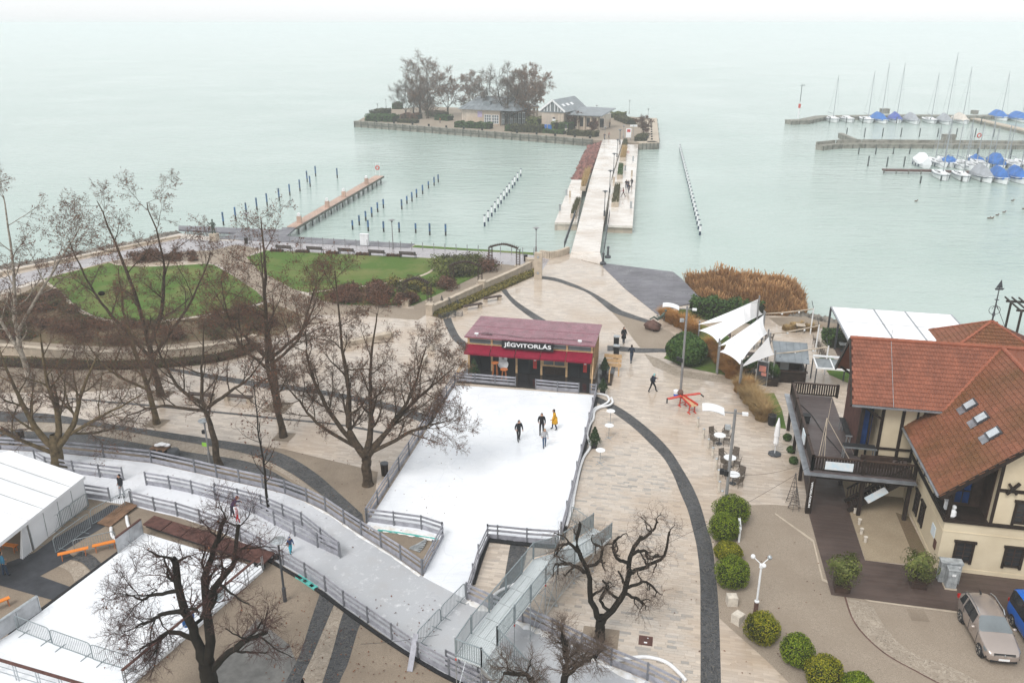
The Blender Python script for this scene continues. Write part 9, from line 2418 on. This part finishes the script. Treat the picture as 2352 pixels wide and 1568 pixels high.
# ================================================================== cars
def car(p,heading,label,L,W,Hh,paint,van=False,name='parked_car'):
    t=thing(name,label,'car' if not van else 'van',p,None,heading)
    # stations: x (front = +), half width, z bottom, z belt, z top (roof/hood), half width at top
    if not van:
        St=[(.50,.34,.30,.52,.62,.26),(.485,.42,.24,.66,.74,.36),(.42,.475,.20,.76,.86,.42),(.30,.5,.18,.86,.97,.44),(.20,.5,.18,.93,1.06,.44),(.04,.5,.18,.98,1.52,.36),(-.10,.5,.18,1.0,1.62,.37),(-.28,.5,.18,1.02,1.6,.36),(-.40,.49,.2,1.05,1.5,.345),(-.465,.46,.24,1.06,1.25,.36),(-.5,.40,.32,.98,1.02,.36)]
        wheels=(.315,-.285)
    else:
        St=[(.50,.40,.30,.62,.74,.34),(.48,.46,.24,.8,.92,.42),(.40,.5,.2,.95,1.1,.44),(.33,.5,.2,1.0,1.22,.44),(.20,.5,.2,1.05,1.9,.40),(.0,.5,.2,1.05,1.95,.41),(-.25,.5,.2,1.05,1.95,.41),(-.42,.5,.2,1.05,1.92,.41),(-.475,.48,.24,1.02,1.75,.40),(-.5,.45,.3,.95,1.0,.42)]
        wheels=(.31,-.29)
    s=Hh/(1.62 if not van else 1.95)
    rings=[]
    for x,w,zb,zt,zr,wt in St:
        hw=w*W;tw=wt*W
        half=[(0,zb),(hw*.86,zb),(hw*.97,zb+.12),(hw,(zb+zt)/2),(hw*.965,zt),(tw*1.0 if zr-zt>.2 else hw*.93,zr-(.09 if zr-zt>.2 else .02)),(tw*.86,zr),(0,zr+.03)]
        ring=[(x*L,y,z*s)for y,z in half]+[(x*L,-y,z*s)for y,z in half[-2:0:-1]]
        rings.append(ring)
    n=len(rings[0]);V=[v for r_ in rings for v in r_]
    body,win,ws_,rw=[],[],[],[]
    top=[zr-zt>.3 for _,_,_,zt,zr,_ in St]
    for i in range(len(rings)-1):
        for k in range(n):
            k2=(k+1)%n;f=(i*n+k,i*n+k2,(i+1)*n+k2,(i+1)*n+k)
            kk=min(k,n-1-k)
            if kk==4 and top[i]and top[i+1]:win.append(f)
            elif kk in(5,6)and(not top[i])and top[i+1]:ws_.append(f)
            elif kk in(5,6)and top[i]and not top[i+1]:rw.append(f)
            else:body.append(f)
    body+=[tuple(range(n-1,-1,-1))[::-1],tuple((len(rings)-1)*n+k for k in range(n))[::-1]]
    def sub(nm,fs,m,off=0.0,par=t,sm=True):
        mb=MB();mb.add(V,fs);me=mb.mesh(nm);bm=bmesh.new();bm.from_mesh(me)
        bmesh.ops.delete(bm,geom=[v for v in bm.verts if not v.link_faces],context='VERTS');bmesh.ops.recalc_face_normals(bm,faces=bm.faces);bm.to_mesh(me);bm.free()
        return link(nm,me,m,par,smooth_shade=sm)
    bo=sub('body',body,M[paint])
    md=bo.modifiers.new('bevel','SUBSURF');md.levels=1;md.render_levels=1
    sub('side_window',[f for f in win if V[f[0]][1]>0],M['glass_dark']);sub('side_window',[f for f in win if V[f[0]][1]<0],M['glass_dark']);sub('windscreen',ws_,M['glass_grey']);sub('rear_window',rw,M['glass_dark'])
    if not van:
        for sgn in(-1,1):
            for xx in(.055,-.1,-.27):mb=MB();mb.bar((xx*L,sgn*W*.478,1.0*s),((xx-.012)*L,sgn*W*.372,1.5*s),.05,.09,Vector((1,0,0)));mb.build('pillar',M[paint]if xx!=-.1 else M['black'],t)
    if not van:
        for sgn in(-1,1):
            for xx in(.2,-.04,-.24):mb=MB();mb.bar((xx*L,sgn*W*.503,.32),(xx*L,sgn*W*.492,1.0*s),.012,.014);mb.build('door_gap',M['black'],t)
            for xx in(-.02,-.22):mb=MB();mb.bar((xx*L,sgn*W*.505,.86*s),((xx+.03)*L,sgn*W*.505,.86*s),.03,.03);mb.build('door_handle',M['chrome'],t)
    for x in wheels:
        for sgn in(-1,1):
            c=Vector((x*L,sgn*(W*.5-.1),.34));a=Vector((0,sgn,0))
            mb=MB();mb.cyl(c-a*.06,c+a*.035,.42,20);mb.build('wheel_arch',M['black'],t)
            mb=MB();mb.tube([c-a*.1,c-a*.09,c+a*.09,c+a*.11],[.28,.34,.34,.29],20);wh=mb.build('tyre',M['black'],t)
            mb=MB();mb.cyl(c+a*.1,c+a*.118,.235,18);mb.build('rim',M['chrome'],wh)
            mb=MB()
            for k in range(5):an=k*1.257;mb.bar(c+a*.122,c+a*.122+Vector((.22*math.cos(an+.63),0,.22*math.sin(an+.63))),.06,.02,a)
            mb.build('spoke_gap',M['black'],wh)
            mb=MB();mb.cyl(c+a*.12,c+a*.13,.06,10);mb.build('hub',M['chrome'],wh)
    for sgn in(-1,1):
        mb=MB();mb.hexa([(.455*L,sgn*W*.33,.64*s),(.43*L,sgn*W*.475,.66*s),(.39*L,sgn*W*.485,.72*s),(.45*L,sgn*W*.33,.7*s)],[(.455*L,sgn*W*.33,.74*s),(.43*L,sgn*W*.46,.78*s),(.375*L,sgn*W*.47,.82*s),(.44*L,sgn*W*.33,.79*s)]);mb.build('headlight',M['glass_grey'],t)
        mb=MB();mb.box((-.478*L,sgn*W*.42,1.0*s),(.16,.16,.2));mb.build('tail_light',M['lamp_red'],t)
        mb=MB();mb.ball((.12*L,sgn*(W*.5+.1),1.05*s),(.09,.12,.08),8,6);mb.build('mirror',M[paint],t)
        if not van:
            mb=MB();mb.tube([(.02*L,sgn*W*.34,1.56*s),(-.05*L,sgn*W*.36,1.68*s),(-.3*L,sgn*W*.355,1.67*s),(-.4*L,sgn*W*.33,1.55*s)],.025,6);mb.build('roof_rail',M['chrome'],t)
        mb=MB();mb.box((.45*L,sgn*W*.36,.42*s),(.1,.3,.1));mb.build('fog_light',M['black'],t)
    mb=MB();mb.box((.487*L,0,.68*s),(.06,W*.56,.13));gr=mb.build('grille',M['black'],t);mb=MB();mb.box((.493*L,0,.7*s),(.06,W*.58,.025));mb.cyl((.5*L,0,.7*s),(.512*L,0,.7*s),.055,12);mb.build('chrome_bar',M['chrome'],gr)
    mb=MB();mb.box((.497*L,0,.44*s),(.03,.52,.12));mb.build('number_plate',M['white'],t);mb=MB();mb.box((.49*L,0,.33*s),(.06,W*.7,.1));mb.build('lower_bumper',M['black'],t)
    mb=MB();mb.box((.15*L,.1,1.1*s),(.02,.5,.02));
    mb=MB();mb.tube([(-.34*L,0,1.6*s),(-.36*L,0,1.68*s),(-.4*L,0,1.7*s)],[.05,.04,.01],6);mb.build('roof_antenna',M['black'],t)
    return t
# wheels of the beige car: rear left contact at (2200,1420), front left at (2243,1500)
rw_,fw_=g(2200,1422),g(2244,1502)
hv=(fw_-rw_).normalized();sv_=Vector((-hv.y,hv.x,0))    # the near side faces the plaza
hdg=math.atan2(hv.y,hv.x)
cc=(rw_+fw_)/2
left=Vector((-hv.y,hv.x,0))
cc=cc+(left if left.x>0 else-left)*.9
car(cc,hdg,'champagne coloured small estate car parked nose out beside the house deck',4.28,1.80,1.66,'car_paint')
q=g(2328,1448);q2=q+(left if left.x>0 else-left)*.95+hv*.9
car(q2,hdg,'bright blue van cut by the right picture edge',4.6,1.9,1.95,'van_paint',True,'parked_van')

# ================================================================== fallen leaves on ground and ice
r_=np.random.default_rng(99)
LP=[g(x,y,.07)for x,y in[(r_.uniform(380,1060),r_.uniform(900,1190))for _ in range(260)]]+[g(x,y,.075)for x,y in[(r_.uniform(600,1000),r_.uniform(1360,1568))for _ in range(200)]]+[g(r_.uniform(1400,1900),r_.uniform(1180,1560),.03)for _ in range(60)]+[g(r_.uniform(300,1000),r_.uniform(1100,1300),.075)for _ in range(40)]
C=np.array([p[:]for p in LP])
o=link('fallen_leaves',leaf_quads('fallen_leaves',C,np.zeros_like(C)+np.array([0,0,1.]),.055,3,.25),M['leaf_brown'],None,LP[0],'stuff');tag(o,'scattered brown fallen leaves on paving, gravel and ice','leaves')

# ================================================================== overhead cables
for i,(a,b,sag)in enumerate(((Hs(-6.8,5.2,3.2),g(1460,1290)+UP*.3,.3),(g(1663,1187)+UP*3.2,Hs(-7.0,6,2.9),.35),(g(830,1500)+UP*.6,g(1010,1500)+UP*1.2,.1))):
    P=[a.lerp(b,k/14)-UP*sag*math.sin(math.pi*k/14)for k in range(15)];mb=MB();mb.tube(P,.012,4);tag(mb.build('cable',M['black'],org=a),('thin black cable from the terrace corner to the paving','thin black cable from the tall lamp to the terrace','thin black cable over the ice track')[i],'cable')

# ================================================================== haze
hb=MB();hb.box((0,3400,14.4),(14600,7400,35.4))
o=hb.build('haze',None,org=(0,0,0),kind='stuff')
m=bpy.data.materials.new('lake_haze');m.use_nodes=True
n,l=m.node_tree.nodes,m.node_tree.links
n.remove(n['Principled BSDF'])
v=n.new('ShaderNodeVolumePrincipled');v.inputs['Color'].default_value=(.93,.97,.98,1);v.inputs['Density'].default_value=.0006;v.inputs['Anisotropy'].default_value=0
l.new(v.outputs[0],n['Material Output'].inputs['Volume'])
o.data.materials.append(m)
